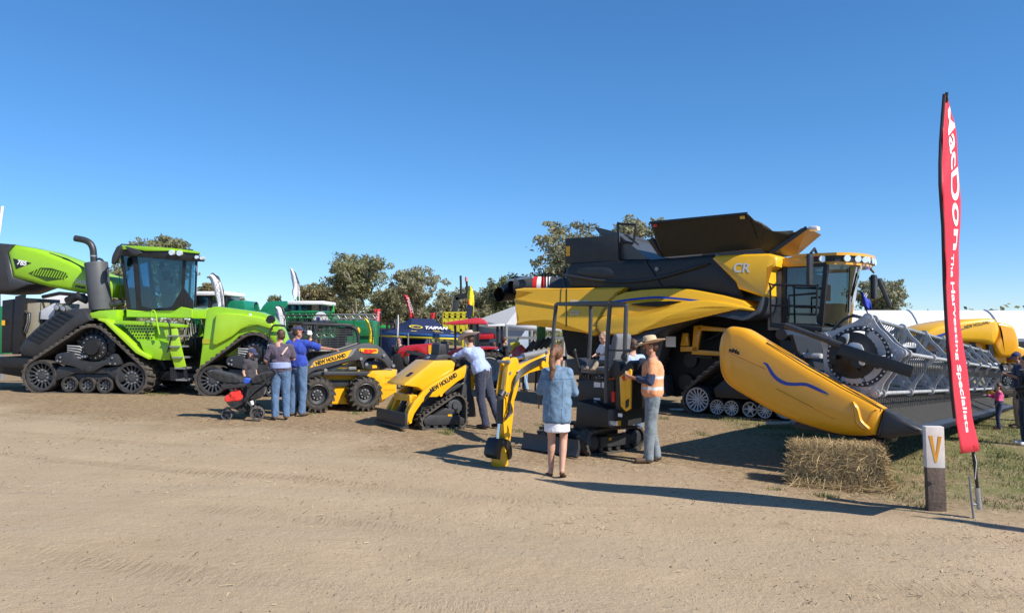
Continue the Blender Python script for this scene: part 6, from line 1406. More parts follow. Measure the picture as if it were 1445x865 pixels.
def person(label, loc, yaw, H=1.75, pose=None, top=LBLUE, bottom=DENIM, sleeve=1.0, skin=SK, hair=HBR, hairstyle='short', hat=None, hatm=FELT, shoe=BOOT, skirt=None, fem=False, bulk=1.0, group=None, hold=None, legs_bare=False, top_mats=None, loose=0.0, coat=None, head=1.0, shortlegs=1.0, name='person', topcut=None, sleeve_m=None, detail=True):
    """the figure faces +x in its own frame, +y is its left"""
    k = H / 1.75
    J = dict(pel=(0, 0, .96), hipL=(0, .09, .93), hipR=(0, -.09, .93), kneL=(.02, .10, .50), kneR=(.02, -.10, .50), ankL=(-.02, .105, .09), ankR=(-.02, -.105, .09), toeL=(.15, .13, .04), toeR=(.15, -.13, .04),
             wai=(0, 0, 1.10), che=(.0, 0, 1.30), nek=(0, 0, 1.47), hea=(.025, 0, 1.625), shL=(0, .175, 1.405), shR=(0, -.175, 1.405), elL=(-.03, .235, 1.13), elR=(-.03, -.235, 1.13), wrL=(.06, .24, .90), wrR=(.06, -.24, .90), look=(1, 0, 0))
    if pose: J.update(pose)
    J = {a: Vector(b) * (k if a != 'look' else 1) for a, b in J.items()}
    t = thing(name, label, 'person', loc=loc, yaw=yaw, group=group); sw = .93 if fem else 1.0; B = bulk
    # continuous body
    m = MB(); c = lambda a, b, ra, rb, q=m, n=12: q.cap(a, b, ra * k, rb * k, n)
    hd = J['hea']; f = J['look'].normalized(); up = (hd - J['nek']).normalized(); f = (f - up * f.dot(up)).normalized(); lt = up.cross(f)
    hs = k * head; hp = lambda x, y, z: hd + f * x * hs + lt * y * hs + up * z * hs
    m.ell(hp(-.005, 0, .035), (.088 * hs, .076 * hs, .098 * hs)); m.cap(hp(.03, 0, -.045), hp(.045, 0, -.075), .055 * hs, .036 * hs); m.cap(hp(.02, .035, -.05), hp(.02, -.035, -.05), .042 * hs, .042 * hs)
    if detail:
        m.cap(hp(.084, 0, .025), hp(.105, 0, -.012), .008 * hs, .014 * hs, 8); m.cap(hp(.075, .03, .04), hp(.075, -.03, .04), .014 * hs, .014 * hs, 8)
        for s_ in (1, -1): m.ell(hp(-.005, s_ * .078, .005), (.02 * hs, .010 * hs, .032 * hs), 8, 6)
    c(J['nek'] - up * .03 * k, hp(0, 0, -.03), .052, .05)
    c(J['che'] + Vector((0, .05, 0)) * k, J['che'] - Vector((0, .05, 0)) * k, .115 * B * sw, .115 * B * sw); c(J['wai'] + Vector((0, .05, 0)) * k, J['wai'] - Vector((0, .05, 0)) * k, .10 * B * sw, .10 * B * sw); c(J['che'], J['wai'], .12 * B, .11 * B); c(J['wai'], J['pel'], .115 * B, .12 * B)
    c(J['shL'], J['shR'], .062 * sw, .062 * sw); c(J['shL'].lerp(J['nek'], .75), J['che'], .07, .11)
    c(J['pel'] + Vector((0, .06, 0)) * k, J['pel'] - Vector((0, .06, 0)) * k, .115 * B, .115 * B)
    for s_ in 'LR':
        c(J['hip' + s_], J['kne' + s_], .085 * B, .056); c(J['kne' + s_], J['kne' + s_].lerp(J['ank' + s_], .35), .055, .056); c(J['kne' + s_].lerp(J['ank' + s_], .35), J['ank' + s_], .056, .038)
        c(J['ank' + s_] - Vector((.02, 0, .03)) * k, J['toe' + s_], .036, .026)
        c(J['sh' + s_], J['el' + s_], .052 * sw * B, .040 * sw); c(J['el' + s_], J['wr' + s_], .040 * sw, .027 * sw)
        # hand: palm, four bent fingers, thumb
        w = J['wr' + s_]; d = (w - J['el' + s_]).normalized(); sd = (J['hand' + s_] - w).normalized() if 'hand' + s_ in J else (d + Vector((.25, 0, 0))).normalized()
        side = sd.cross(Vector((0, 0, 1)));
        if side.length < .2: side = Vector((1, 0, 0)) - sd * sd.x
        side.normalize(); nrm = sd.cross(side)
        for q in (-1, 0, 1): c(w, w + sd * .085 * k + side * q * .024 * k, .022, .017, n=8)
        for q, ln in ((-1.5, .06), (-.5, .072), (.5, .068), (1.5, .052)):
            a = w + sd * .085 * k + side * q * .020 * k; b1 = a + (sd * .8 + nrm * .35).normalized() * ln * .55 * k; b2 = b1 + (sd * .45 + nrm * .8).normalized() * ln * .5 * k; c(a, b1, .0105, .0098, n=6); c(b1, b2, .0098, .0085, n=6)
        a = w + sd * .03 * k + side * .03 * k; c(a, a + (sd * .6 + side * .7 + nrm * .2).normalized() * .055 * k, .013, .010, n=6)
    remesh('body', m, skin, t, .0115 * max(.7, k), 2)
    # clothes
    vx = .0135 * max(.7, k); E = .016
    def legm(frac, flare=1.0):
        q = MB(); c2 = lambda a, b, ra, rb: q.cap(a, b, ra * k, rb * k, 14)
        c2(J['pel'] + Vector((0, .06, .03)) * k, J['pel'] + Vector((0, -.06, .03)) * k, .122 * B + E * .4, .122 * B + E * .4); c2(J['pel'], J['pel'].lerp(J['wai'], .35), .125 * B + E * .3, .118 * B + E * .3)
        for s_ in 'LR':
            h, kn, an = J['hip' + s_], J['kne' + s_], J['ank' + s_]; 
            if frac <= .55: c2(h, h.lerp(kn, frac / .5), .10 * B + E, .082 + E)
            else:
                c2(h, kn, .096 * B + E, .066 + E); c2(kn, kn.lerp(an, (frac - .5) / .5), .066 + E, .060 * flare + E * .8)
        return q
    if skirt:
        q = MB(); q.lathe([(.0, skirt[0]), (.178, skirt[0]), (.168, .73), (.145, .80), (.12, .98), (0, 1.0)], J['pel'] * 0, 'z', 20); 
        for i, v in enumerate(q.v): q.v[i] = Vector((v.x * .82 * k + J['pel'].x, v.y * 1.0 * k + J['pel'].y, v.z * k))
        remesh('skirt', q, bottom, t, vx, 3, .006, 3)
    else:
        q = legm(1.0 * shortlegs); remesh('trousers', q, bottom, t, vx, 3, .011, sum(map(ord, label)) % 50)
    q = MB(); c2 = lambda a, b, ra, rb: q.cap(a, b, ra * k, rb * k, 14)
    E2 = .026 + loose; lo = J['pel'] + Vector((0, 0, (.0 if topcut is None else topcut) * k))
    c2(J['che'] + Vector((0, .055, 0)) * k, J['che'] - Vector((0, .055, 0)) * k, .118 * B * sw + E2, .118 * B * sw + E2); c2(J['che'], J['wai'], .125 * B * sw + E2, .12 * B * sw + E2)
    c2(J['wai'] + Vector((0, .05, 0)) * k, J['wai'] - Vector((0, .05, 0)) * k, .108 * B + E2, .108 * B + E2); c2(J['wai'], lo.lerp(J['wai'], .3), .115 * B + E2, .122 * B + E2)
    c2(lo.lerp(J['wai'], .3) + Vector((0, .065, 0)) * k, lo.lerp(J['wai'], .3) - Vector((0, .065, 0)) * k, .112 * B + E2, .112 * B + E2)
    if coat:
        hz, ry, rx = coat; n0 = len(q.v); q.lathe([(0, hz), (1.0, hz), (1.0, hz + .12), (.96, 1.10), (1.0, 1.28), (.80, 1.40), (0, 1.44)], (0, 0, 0), 'z', 24)
        for i_ in range(n0, len(q.v)): v_ = q.v[i_]; s_h = J['wai'].lerp(J['che'], min(1, max(0, (v_.z - 1.1) / .2))); q.v[i_] = Vector((v_.x * rx * k + s_h.x, v_.y * ry * k + s_h.y, v_.z * k))
    c2(J['shL'], J['shR'], .068 * sw + E2 * .5, .068 * sw + E2 * .5); c2(J['nek'] - up * .015 * k, J['che'], .062, .115)
    q2 = q if sleeve_m is None else MB(); c3 = lambda a, b, ra, rb: q2.cap(a, b, ra * k, rb * k, 14)
    for s_ in 'LR':
        sh, el, wr = J['sh' + s_], J['el' + s_], J['wr' + s_]; c2(sh, sh.lerp(el, min(1, .55 if sleeve_m is not None else sleeve / .5)), .056 * sw * B + E2 * .75 - loose, .048 * sw * B + E2 * .75 - loose)
        if sleeve > .5: c3(sh.lerp(el, .45 if sleeve_m is not None else .9), el, .046 * sw + E2 * .7 - loose, .045 * sw + E2 * .7 - loose); c3(el, el.lerp(wr, (sleeve - .5) / .5), .045 * sw + E2 * .6, .033 * sw + E2 * .6)
    remesh('shirt', q, top, t, vx, 3, .012, sum(map(ord, label)) % 37 + 3, mats2=top_mats)
    if sleeve_m is not None: remesh('sleeves', q2, sleeve_m, t, vx, 3, .010, 8)
    # shoes
    if not legs_bare:
        for s_ in 'LR':
            q = MB(); an, to = J['ank' + s_], J['toe' + s_]; q.cap(an - Vector((.03, 0, .035)) * k, to, .046 * k, .038 * k); q.cap(an + (Vector((0, 0, .03)) * k), an - Vector((.01, 0, .03)) * k, .046 * k, .05 * k); remesh('shoe', q, shoe, t, .012, 2)
    else:
        for s_ in 'LR':
            an, to = J['ank' + s_], J['toe' + s_]; q = MB(); d = (to - an); he = an - Vector((.05, 0, .06)) * k if 'heel' + s_ not in J else J['heel' + s_]; tt = to + (to - he).normalized() * .03 * k; sd_ = (tt - he).cross(Vector((0, 1, 0))).normalized(); 
            if sd_.z > 0: sd_ = -sd_
            pts = []
            for (u_, w_) in ((0, .028), (.15, .036), (.5, .034), (.8, .045), (1, .03)):
                p = he.lerp(tt, u_) + sd_ * .026 * k; pts.append((p + Vector((0, w_, 0)) * k, p - Vector((0, w_, 0)) * k))
            q.sheet([[a, b] for a, b in pts]); q.build('sandal', LEATH, t, solid=.014)
    # face
    if detail:
        q = MB()
        for s_ in (1, -1): q.ell(hp(.081, s_ * .030, .022), (.007 * hs, .012 * hs, .006 * hs), 8, 6)
        q.build('eyes', EYE, t)
        q = MB(); q.ell(hp(.088, 0, -.045), (.008 * hs, .022 * hs, .006 * hs), 10, 6); q.build('lips', LIP, t)
    # hair
    if hairstyle:
        q = MB(); q.ell(hp(-.018, 0, .048), (.090 * hs, .083 * hs, .096 * hs)); q.ell(hp(-.035, 0, -.0), (.068 * hs, .076 * hs, .075 * hs)); 
        if hairstyle == 'ponytail':
            q.ell(hp(-.03, 0, .035), (.092 * hs, .092 * hs, .11 * hs)); q.ell(hp(-.105, 0, .055), .04 * hs); path = [hp(-.12, 0, .05), hp(-.155, 0, -.02), hp(-.158, .01, -.11), hp(-.152, -.005, -.20), hp(-.145, .015, -.29), hp(-.14, .01, -.34)]
            rr = [.036, .044, .046, .043, .034, .014]
            for i in range(5): q.cap(path[i], path[i + 1], rr[i] * hs, rr[i + 1] * hs)
        remesh('hair', q, hair, t, .011, 1, .006, 5, wsc=40)
    if hat == 'wide':
        q = MB(); rows = []
        for (r_, h_) in ((.0, .165), (.055, .168), (.078, .155), (.086, .12), (.093, .07), (.10, .064), (.15, .055), (.19, .058), (.195, .062), (.19, .052), (.15, .048), (.10, .055), (.085, .055)):
            row = []
            for i in range(33):
                a = 2 * math.pi * i / 32; rr_ = r_; z = h_ + (.035 * (abs(math.sin(a)) ** 2) * max(0, (r_ - .1) / .09) - .02 * max(0, (r_ - .1) / .09) * math.cos(a)) - (.025 * math.exp(-(math.sin(a) / .4) ** 2) if r_ < .06 and h_ > .15 else 0)
                row.append(hp(rr_ * math.cos(a) * 1.12, rr_ * math.sin(a), z))
            rows.append(row)
        q.sheet(rows); ho = q.build('hat', hatm, t, smooth=60); q = MB(); q.sheet([[hp(.097 * math.cos(a) * 1.12, .097 * math.sin(a), z) for a in [2 * math.pi * i / 24 for i in range(25)]] for z in (.068, .09)]); q.build('hat_band', BLKC if hatm is STRAW else LEATH, ho)
    if hat == 'cap':
        q = MB(); rows = []
        for j in range(7):
            th = math.pi / 2 * j / 6; rows.append([hp(-.01 + .098 * math.cos(th) * math.cos(a) * 1.06, .092 * math.cos(th) * math.sin(a), .05 + .09 * math.sin(th)) for a in [2 * math.pi * i / 20 for i in range(21)]])
        q.sheet(rows); ho = q.build('cap', hatm, t, smooth=60)
        q = MB(); rows = []
        for j in range(5):
            u_ = j / 4; rows.append([hp(.07 + .03 * math.cos(a) + u_ * .085 * math.cos(a), .085 * math.sin(a) * (1 - .12 * u_), .052 - .022 * u_ - .012 * abs(math.sin(a)) * u_) for a in [-1.25 + 2.5 * i / 12 for i in range(13)]])
        q.sheet(rows); q.build('cap_peak', hatm, ho, solid=.006)
    return t, J
def foot(px, py): return G(px, py)
# woman in a denim jacket, seen from behind
p = foot(786, 672)
w, J = person('woman with brown ponytail in pale denim jacket and white skirt seen from behind', p, 82, 1.66, dict(ankR=(-.10, -.075, .12), toeR=(.0, -.085, .03), heelR=(-.13, -.075, .10), kneR=(.05, -.085, .50), kneL=(.03, .075, .50), ankL=(.05, .085, .085), toeL=(.21, .12, .03), heelL=(.02, .085, .045), shL=(0, .14, 1.39), shR=(0, -.14, 1.39), elL=(.05, .235, 1.14), wrL=(.24, .13, 1.13), handL=(.33, .06, 1.16), elR=(.04, -.23, 1.13), wrR=(.25, -.16, 1.12), handR=(.33, -.08, 1.15), look=(1, -.35, -.1)), top=[JACK, cloth('denim_seam', (.07, .12, .19), .3)], top_mats=lambda c: 1 if (abs(c.z - 1.245) < .006 and c.x < .02) or (c.x < -.05 and abs(abs(c.y) - .085 - (1.25 - c.z) * -.04) < .005 and c.z < 1.245) or c.z < .708 or abs(c.z - .725) < .004 else 0, bottom=WHC, sleeve=.93, hair=HGR, hairstyle='ponytail', skirt=(.60,), fem=True, legs_bare=True, topcut=0, coat=(.72, .192, .158))
q = MB(); q.box((.26, -.045, 1.12), (.272, .035, 1.26)); q.build('phone', mat('red_phone_case', (.5, .05, .02), .4), w)
q = MB(); q.tube(sm([(.16, .20, 1.30), (.10, .25, 1.15), (.02, .23, .98), (.05, .24, .86)], 3, False), .010, 6); q.build('bag_strap', LEATH, w)
# man in the straw hat
p = foot(921, 652)
tape = lambda c: 1 if (1.045 < c.z < 1.095 or (1.20 < c.z < 1.245 and abs(c.y) > .02)) else 0
m_, J = person('man in wide straw hat and faded orange work shirt with reflective bands', p, 172, 1.78, dict(elL=(.05, .25, 1.15), wrL=(.29, .10, 1.20), handL=(.38, .03, 1.25), elR=(.06, -.24, 1.16), wrR=(.30, -.09, 1.21), handR=(.38, -.02, 1.26), kneL=(.04, .10, .50), ankL=(.06, .11, .09), toeL=(.22, .15, .04), ankR=(-.06, -.1, .09), toeR=(.1, -.14, .04), look=(1, .1, -.12)), top=[ORNG, REFL], bottom=GREYJ, sleeve=.8, sleeve_m=NAVYS, skin=SK2, hat='wide', hatm=STRAW, bulk=1.06, top_mats=tape, topcut=0, coat=(.97, .195, .155))
q = MB(); q.lathe([(.165, 1.0), (.172, 1.0), (.172, 1.045), (.165, 1.045)], (0, 0, 0), 'z', 24, closed=True); [q.v.__setitem__(i, Vector((v.x * .86, v.y, v.z))) for i, v in enumerate(q.v)]; q.build('belt', LEATH, m_)
q = MB(); q.lathe([(.062, 1.465), (.085, 1.45), (.075, 1.50), (.06, 1.51)], (0, 0, 0), 'z', 20); q.build('collar', cloth('blue_collar', (.05, .09, .28)), m_)
q = MB(); q.box((.36, -.05, 1.20), (.39, .06, 1.30)); q.build('papers', STRAW, m_)
# person half hidden behind him
person('person in light blue shirt and jeans half hidden behind the man in the straw hat', foot(897, 617) + Vector((-.02, .1, 0)), 120, 1.72, dict(elL=(.05, .24, 1.16), wrL=(.25, .12, 1.2)), top=LBLUE, bottom=DENIM, hair=HBR)
# leaning man
p = foot(688, 604)
ln, J = person('man in felt hat and light blue shirt leaning on the small yellow track loader', p, 148, 1.80, dict(pel=(.10, 0, .98), hipL=(.10, .09, .95), hipR=(.10, -.09, .95), kneL=(.08, .10, .53), kneR=(-.02, -.10, .52), ankL=(-.04, .11, .09), ankR=(-.20, -.10, .10), toeL=(.12, .13, .04), toeR=(-.04, -.12, .04), wai=(.17, 0, 1.12), che=(.27, 0, 1.31), nek=(.36, 0, 1.45), hea=(.40, 0, 1.60), shL=(.33, .185, 1.38), shR=(.33, -.175, 1.38), elL=(.55, .22, 1.27), wrL=(.66, .05, 1.31), handL=(.70, -.05, 1.32), elR=(.56, -.2, 1.26), wrR=(.70, -.05, 1.28), handR=(.73, .05, 1.3), look=(1, -.1, -.15)), top=LBLUE, bottom=NAVYT, sleeve=.95, hat='wide', hatm=FELT, shoe=mat('dark_shoe', (.03, .022, .02), .5), bulk=1.04, topcut=.03)
q = MB(); q.lathe([(.150, 0), (.158, 0), (.158, .042), (.150, .042)], (0, 0, 0), 'z', 24, closed=True); [q.v.__setitem__(i, Vector((v.x * .88 + .105 + (v.z) * .3, v.y, v.z + 1.03))) for i, v in enumerate(q.v)]; q.build('belt', mat('brown_belt', (.20, .07, .03), .5), ln)
# parent with the baby, man in royal blue, boy with cap
p = foot(396, 592)
pp, J = person('dark haired person in purple grey tee and blue jeans with a cardigan round the waist', p, 108, 1.72, dict(elL=(.02, .28, 1.16), wrL=(.18, .20, 1.02), elR=(.05, -.25, 1.18), wrR=(.22, -.08, 1.20), look=(1, .5, 0)), top=PURP, bottom=DENIM, sleeve=.36, hair=HBR, fem=True, bulk=1.06)
q = MB(); q.lathe([(.17, .98), (.185, 1.0), (.18, 1.08), (.16, 1.10)], (0, 0, 0), 'z', 22); [q.v.__setitem__(i, Vector((v.x * .86, v.y * 1.02, v.z))) for i, v in enumerate(q.v)]; q.build('cardigan', cloth('pale_blue_knit', (.28, .34, .55)), pp, solid=.02)
q = MB(); q.tube(sm([(.02, -.16, 1.42), (-.10, -.10, 1.36), (-.15, -.02, 1.25)], 3, False), .018, 6); q.build('baby_carrier_strap', mat('beige_strap', (.55, .40, .33), .8), pp)
b_ = thing('baby', 'baby in white clothes held at the shoulder of the person in the purple grey tee', 'baby', loc=p, yaw=108)
q = MB(); q.ell((.20, .17, 1.36), (.075, .07, .08)); remesh('head', q, SKC, b_, .012, 1); q = MB(); q.cap((.20, .12, 1.28), (.21, .04, 1.06), .08, .085); q.cap((.22, .20, 1.05), (.20, .16, .93), .045, .035); q.cap((.20, .17, 1.24), (.14, .22, 1.14), .035, .03); remesh('romper', q, WHC, b_, .012, 2, .005); q = MB(); q.ell((.205, .172, 1.40), (.08, .075, .055)); remesh('bonnet', q, WHC, b_, .012, 1)
p = foot(416, 588)
person('man in royal blue shirt and navy cap pointing over the skid steer', p + Vector((.02, .12, 0)), 75, 1.80, dict(shR=(.02, -.185, 1.41), elR=(.04, -.44, 1.33), wrR=(.12, -.68, 1.30), handR=(.15, -.80, 1.29), elL=(.0, .25, 1.15), wrL=(.14, .2, .98), look=(.6, -.8, -.1)), top=ROYAL, bottom=DENIM, sleeve=.46, skin=SK2, hat='cap', hatm=NAVYC, bulk=1.12, topcut=.04)
p = foot(353, 584)
person('boy in dark grey tee and navy cap looking down beside the stroller', p, -20, 1.32, dict(elL=(.0, .22, 1.14), wrL=(.10, .16, .95), look=(1, 0, -.5), hea=(.05, 0, 1.62)), top=GRYT, bottom=BLKC, sleeve=.3, skin=SKC, hat='cap', hatm=NAVYC, hair=HBL, head=1.15)
# child on the excavator seat
sp = XF2.W((XF2.L(660 + 612 / 3.09, 400 + 375 / 3.09, -.05)[0] - .08, -.02, XF2.L(660 + 612 / 3.09, 400 + 375 / 3.09, -.05)[1] + .06))
kid, J = person('toddler with fair curls in white top sitting on the excavator seat', sp - Vector((0, 0, .20)), -150, .86, dict(pel=(0, 0, .50), hipL=(.02, .10, .48), hipR=(.02, -.10, .48), kneL=(.36, .14, .52), kneR=(.36, -.14, .52), ankL=(.55, .16, .32), ankR=(.55, -.16, .32), toeL=(.68, .18, .30), toeR=(.68, -.18, .30), wai=(-.02, 0, .66), che=(-.02, 0, .88), nek=(0, 0, 1.05), hea=(.05, 0, 1.26), shL=(0, .18, 1.0), shR=(0, -.18, 1.0), elL=(.12, .24, .78), wrL=(.32, .16, .74), elR=(.12, -.24, .78), wrR=(.30, -.14, .72), look=(1, .15, -.3)), top=WHC, bottom=KHAKI, sleeve=.35, skin=SKC, hair=HBL, head=1.55, name='person')
# right hand side group
p = foot(1410, 606)
person('toddler in pink and navy jumper and red boots reaching for the header', p, 165, .93, dict(elR=(.12, -.26, 1.25), wrR=(.36, -.28, 1.30), elL=(.1, .24, 1.15), wrL=(.2, .22, .98), kneL=(.08, .1, .5), ankL=(.04, .13, .09), look=(1, -.2, -.2)), top=[PINK, NAVYS], bottom=NAVYS, sleeve=.95, skin=SKC, hair=HBR, shoe=mat('red_boot', (.42, .03, .02), .5), head=1.35, top_mats=lambda c: 1 if c.z < .60 or c.x > .16 else 0)
def figure(label, px, py, h, yaw, **kw):
    """place a figure so that its feet stand at the pixel (px, py)"""
    return person(label, foot(px, py), yaw, h, **kw)
kh = foot(1438, 604); kp, J = person('man in navy cap and dark vest with khaki trousers looking at his phone', kh, 160, 1.60, dict(elL=(.06, .25, 1.16), wrL=(.26, .12, 1.24), elR=(.06, -.24, 1.16), wrR=(.26, -.10, 1.24), look=(1, 0, -.6), hea=(.05, 0, 1.61)), top=[NAVYS, WHC], bottom=KHAKI, sleeve=.4, skin=SK2, hat='cap', hatm=NAVYC)
q = MB(); q.bar((.30, .0, 1.20), (.34, .0, 1.33), .07, .01, up=(0, 1, 0)); q.build('phone', BLKC, kp)
person('person in black cap standing behind the man in the dark vest', kh + Vector((1.15, 1.3, 0)), 200, 1.66, None, top=BLKC, bottom=DJEAN, sleeve=.95, hat='cap', hatm=BLKC)
person('person in black jacket and dark jeans with white trainers cut by the picture edge', foot(1449, 628), 170, 1.58, dict(elL=(.1, .25, 1.15), wrL=(.25, .15, 1.1)), top=BLKC, bottom=DJEAN, sleeve=.95, shoe=mat('white_trainer', (.7, .7, .74), .5), hair=HBR)
# background visitors
person('person in black jacket standing behind the red tractor with the canopy', at(711, 487, 25) * 1 + Vector((0, 0, -at(711, 487, 25).z + gz(-.26, 25))), 30, 1.72, dict(elL=(.1, .25, 1.16), wrL=(.28, .1, 1.2)), top=BLKC, bottom=BLKC, sleeve=.95, hair=HBR, detail=False)
bd, J = person('visitor in teal top and light jeans bending down behind the excavator arm', foot(742, 552) + Vector((0, 0, 0)), 175, 1.70, dict(wai=(.10, 0, 1.05), che=(.32, 0, 1.12), nek=(.46, 0, 1.12), hea=(.60, 0, 1.08), shL=(.42, .17, 1.08), shR=(.42, -.17, 1.08), elL=(.48, .2, .82), wrL=(.55, .18, .62), elR=(.48, -.2, .82), wrR=(.55, -.16, .62), look=(1, 0, -.8), kneL=(.05, .12, .5), ankL=(-.05, .2, .09), ankR=(.05, -.2, .09)), top=cloth('teal_top', (.03, .10, .11)), bottom=cloth('pale_jeans', (.22, .32, .45)), sleeve=.9, hair=HBR, hairstyle='ponytail', fem=True, shoe=mat('tan_boot', (.33, .18, .09), .7))
for (px, py, Y, lab, tp, bt, ht) in ((436, 496, 24, 'visitor in white cap standing in front of the green sprayer', GRYT, BLKC, WHC), (563, 492, 27, 'visitor with dark hair beside the red loader arm', BLKC, DJEAN, None), (697, 492, 29, 'visitor in pale blue standing under the rear red tractor', LBLUE, DJEAN, None), (731, 497, 31, 'visitor in white cap beside the yellow planter frame', GRYT, DJEAN, WHC), (617, 488, 33, 'visitor with grey hair standing inside the navy tent', WHC, DJEAN, None), (629, 486, 33.5, 'visitor in striped top inside the navy tent', GRYT, DJEAN, None)):
    X = (px - CXP) / FPX * Y; person(lab, (X, Y, gz(X, Y)), rnd.uniform(0, 360), 1.72, None, top=tp, bottom=bt, sleeve=.9, hair=HBR, hat='cap' if ht else None, hatm=ht or WHC, detail=False)
# ================================================================== SMALL THINGS IN THE FOREGROUND
def stroller():
    fr = Frame(G(361, 594), 8); t = thing('stroller', 'black double stroller with red blanket in its front seat', 'stroller', fr); k_ = 6.176
    P = lambda a, b, y=0: fr.P(290 + a / k_, 470 + b / k_, y)
    def wheel(a, b, r, y, nm='wheel'):
        x, z = fr.L(290 + a / k_, 470 + b / k_, y); rr = abs(fr.L(290 + (a + r) / k_, 470 + b / k_, y)[0] - x); z = rr + 0.005
        m = MB(); m.lathe([(rr * .78, y - .025), (rr * .97, y - .022), (rr, y), (rr * .97, y + .022), (rr * .78, y + .025)], (x, 0, z), n=28, closed=True); o = m.build(nm, mat('stroller_tyre', (.09, .09, .095), .7, var=.2, dust=.3), t)
        m = MB(); m.lathe([(0, y - .03), (rr * .22, y - .03), (rr * .22, y + .02), (0, y + .02)], (x, 0, z), n=14)
        for i in range(5): a_ = 2 * math.pi * i / 5 + .3; m.bar((x, y, z), (x + rr * .8 * math.cos(a_), y, z + rr * .8 * math.sin(a_)), .03, .025, up=(0, 1, 0))
        m.build('rim', CHAR, o)
    wheel(452, 707, 66, .0); wheel(452, 707, 66, .56); wheel(185, 700, 50, .12); wheel(185, 700, 50, .44)
    m = MB(); T = lambda pts, r, y: m.tube(sm([P(a, b, y) for a, b in pts], 3, False), r, 8)
    for y in (.02, .54):
        T([(600, 350), (520, 430), (430, 500), (355, 575), (330, 600)], .022, y); T([(372, 450), (368, 520), (355, 580)], .020, y); T([(345, 585), (400, 640), (450, 705)], .016, y); T([(345, 590), (270, 640), (190, 650)], .02, y); T([(190, 640), (200, 700)], .02, .12 if y < .3 else .44); T([(372, 455), (250, 470), (150, 480)], .014, y)
    for a, b in ((600, 350), (190, 645), (400, 660)): m.tube([P(a, b, .02), P(a, b, .54)], .018, 8)
    m.build('frame', CHAR, t)
    m = MB(); m.tube([P(560, 385, .02), P(608, 345, .02)], .026, 8); m.tube([P(608, 345, .02), P(608, 345, .54)], .026, 8); m.build('handle', BLK, t)
    m = MB(); m.lathe([(0, -.03), (.045, -.03), (.045, .02), (0, .02)], P(378, 452, .0), 'y', 16); m.lathe([(0, -.03), (.045, -.03), (.045, .02), (0, .02)], P(355, 575, .0), 'y', 16); m.build('hinge', BLK, t)
    def pad(pts, y0, y1, nm, m_, seed=1, wob=.012):
        q = MB(); q.prism(sm([fr.L(290 + a / k_, 470 + b / k_, y0) for a, b in pts], 3), y0, y1); return remesh(nm, q, m_, t, .018, 4, wob, seed)
    nyl = cloth('black_nylon', (.016, .016, .018), .3)
    pad([(10, 335), (60, 330), (150, 350), (280, 390), (300, 425), (250, 440), (120, 420), (40, 380)], .08, .50, 'rear_hood', nyl, 2, .02)
    pad([(140, 455), (260, 445), (370, 450), (370, 480), (260, 480), (150, 490)], .08, .48, 'seat_bumper', nyl, 3)
    pad([(400, 400), (440, 370), (560, 335), (590, 350), (540, 400), (450, 440), (400, 440)], .06, .50, 'canopy', nyl, 4, .02)
    pad([(190, 590), (330, 560), (360, 590), (390, 650), (340, 690), (290, 680), (200, 625)], .08, .48, 'basket', nyl, 5)
    pad([(300, 440), (420, 440), (520, 470), (480, 560), (370, 580), (310, 500)], .1, .46, 'seat', nyl, 6)
    pad([(330, 400), (350, 390), (400, 410), (405, 440), (330, 445)], .1, .3, 'blue_cup', cloth('blue_cup', (.02, .08, .45), .1), 6, 0)
    m = MB(); m.cyl(P(398, 590, .04), P(410, 625, .04), .035, .03, 12); m.build('bottle', WHT, t)
    b = thing('blanket', 'crumpled red blanket lying in the front seat of the stroller', 'blanket', fr)
    q = MB(); q.prism(sm([fr.L(290 + a / k_, 470 + c / k_, .12) for a, c in ((175, 590), (180, 545), (225, 520), (262, 490), (300, 500), (325, 540), (320, 570), (250, 595))], 3), .08, .42); remesh('fabric', q, REDC, b, .016, 3, .035, 9, wsc=9)
stroller()
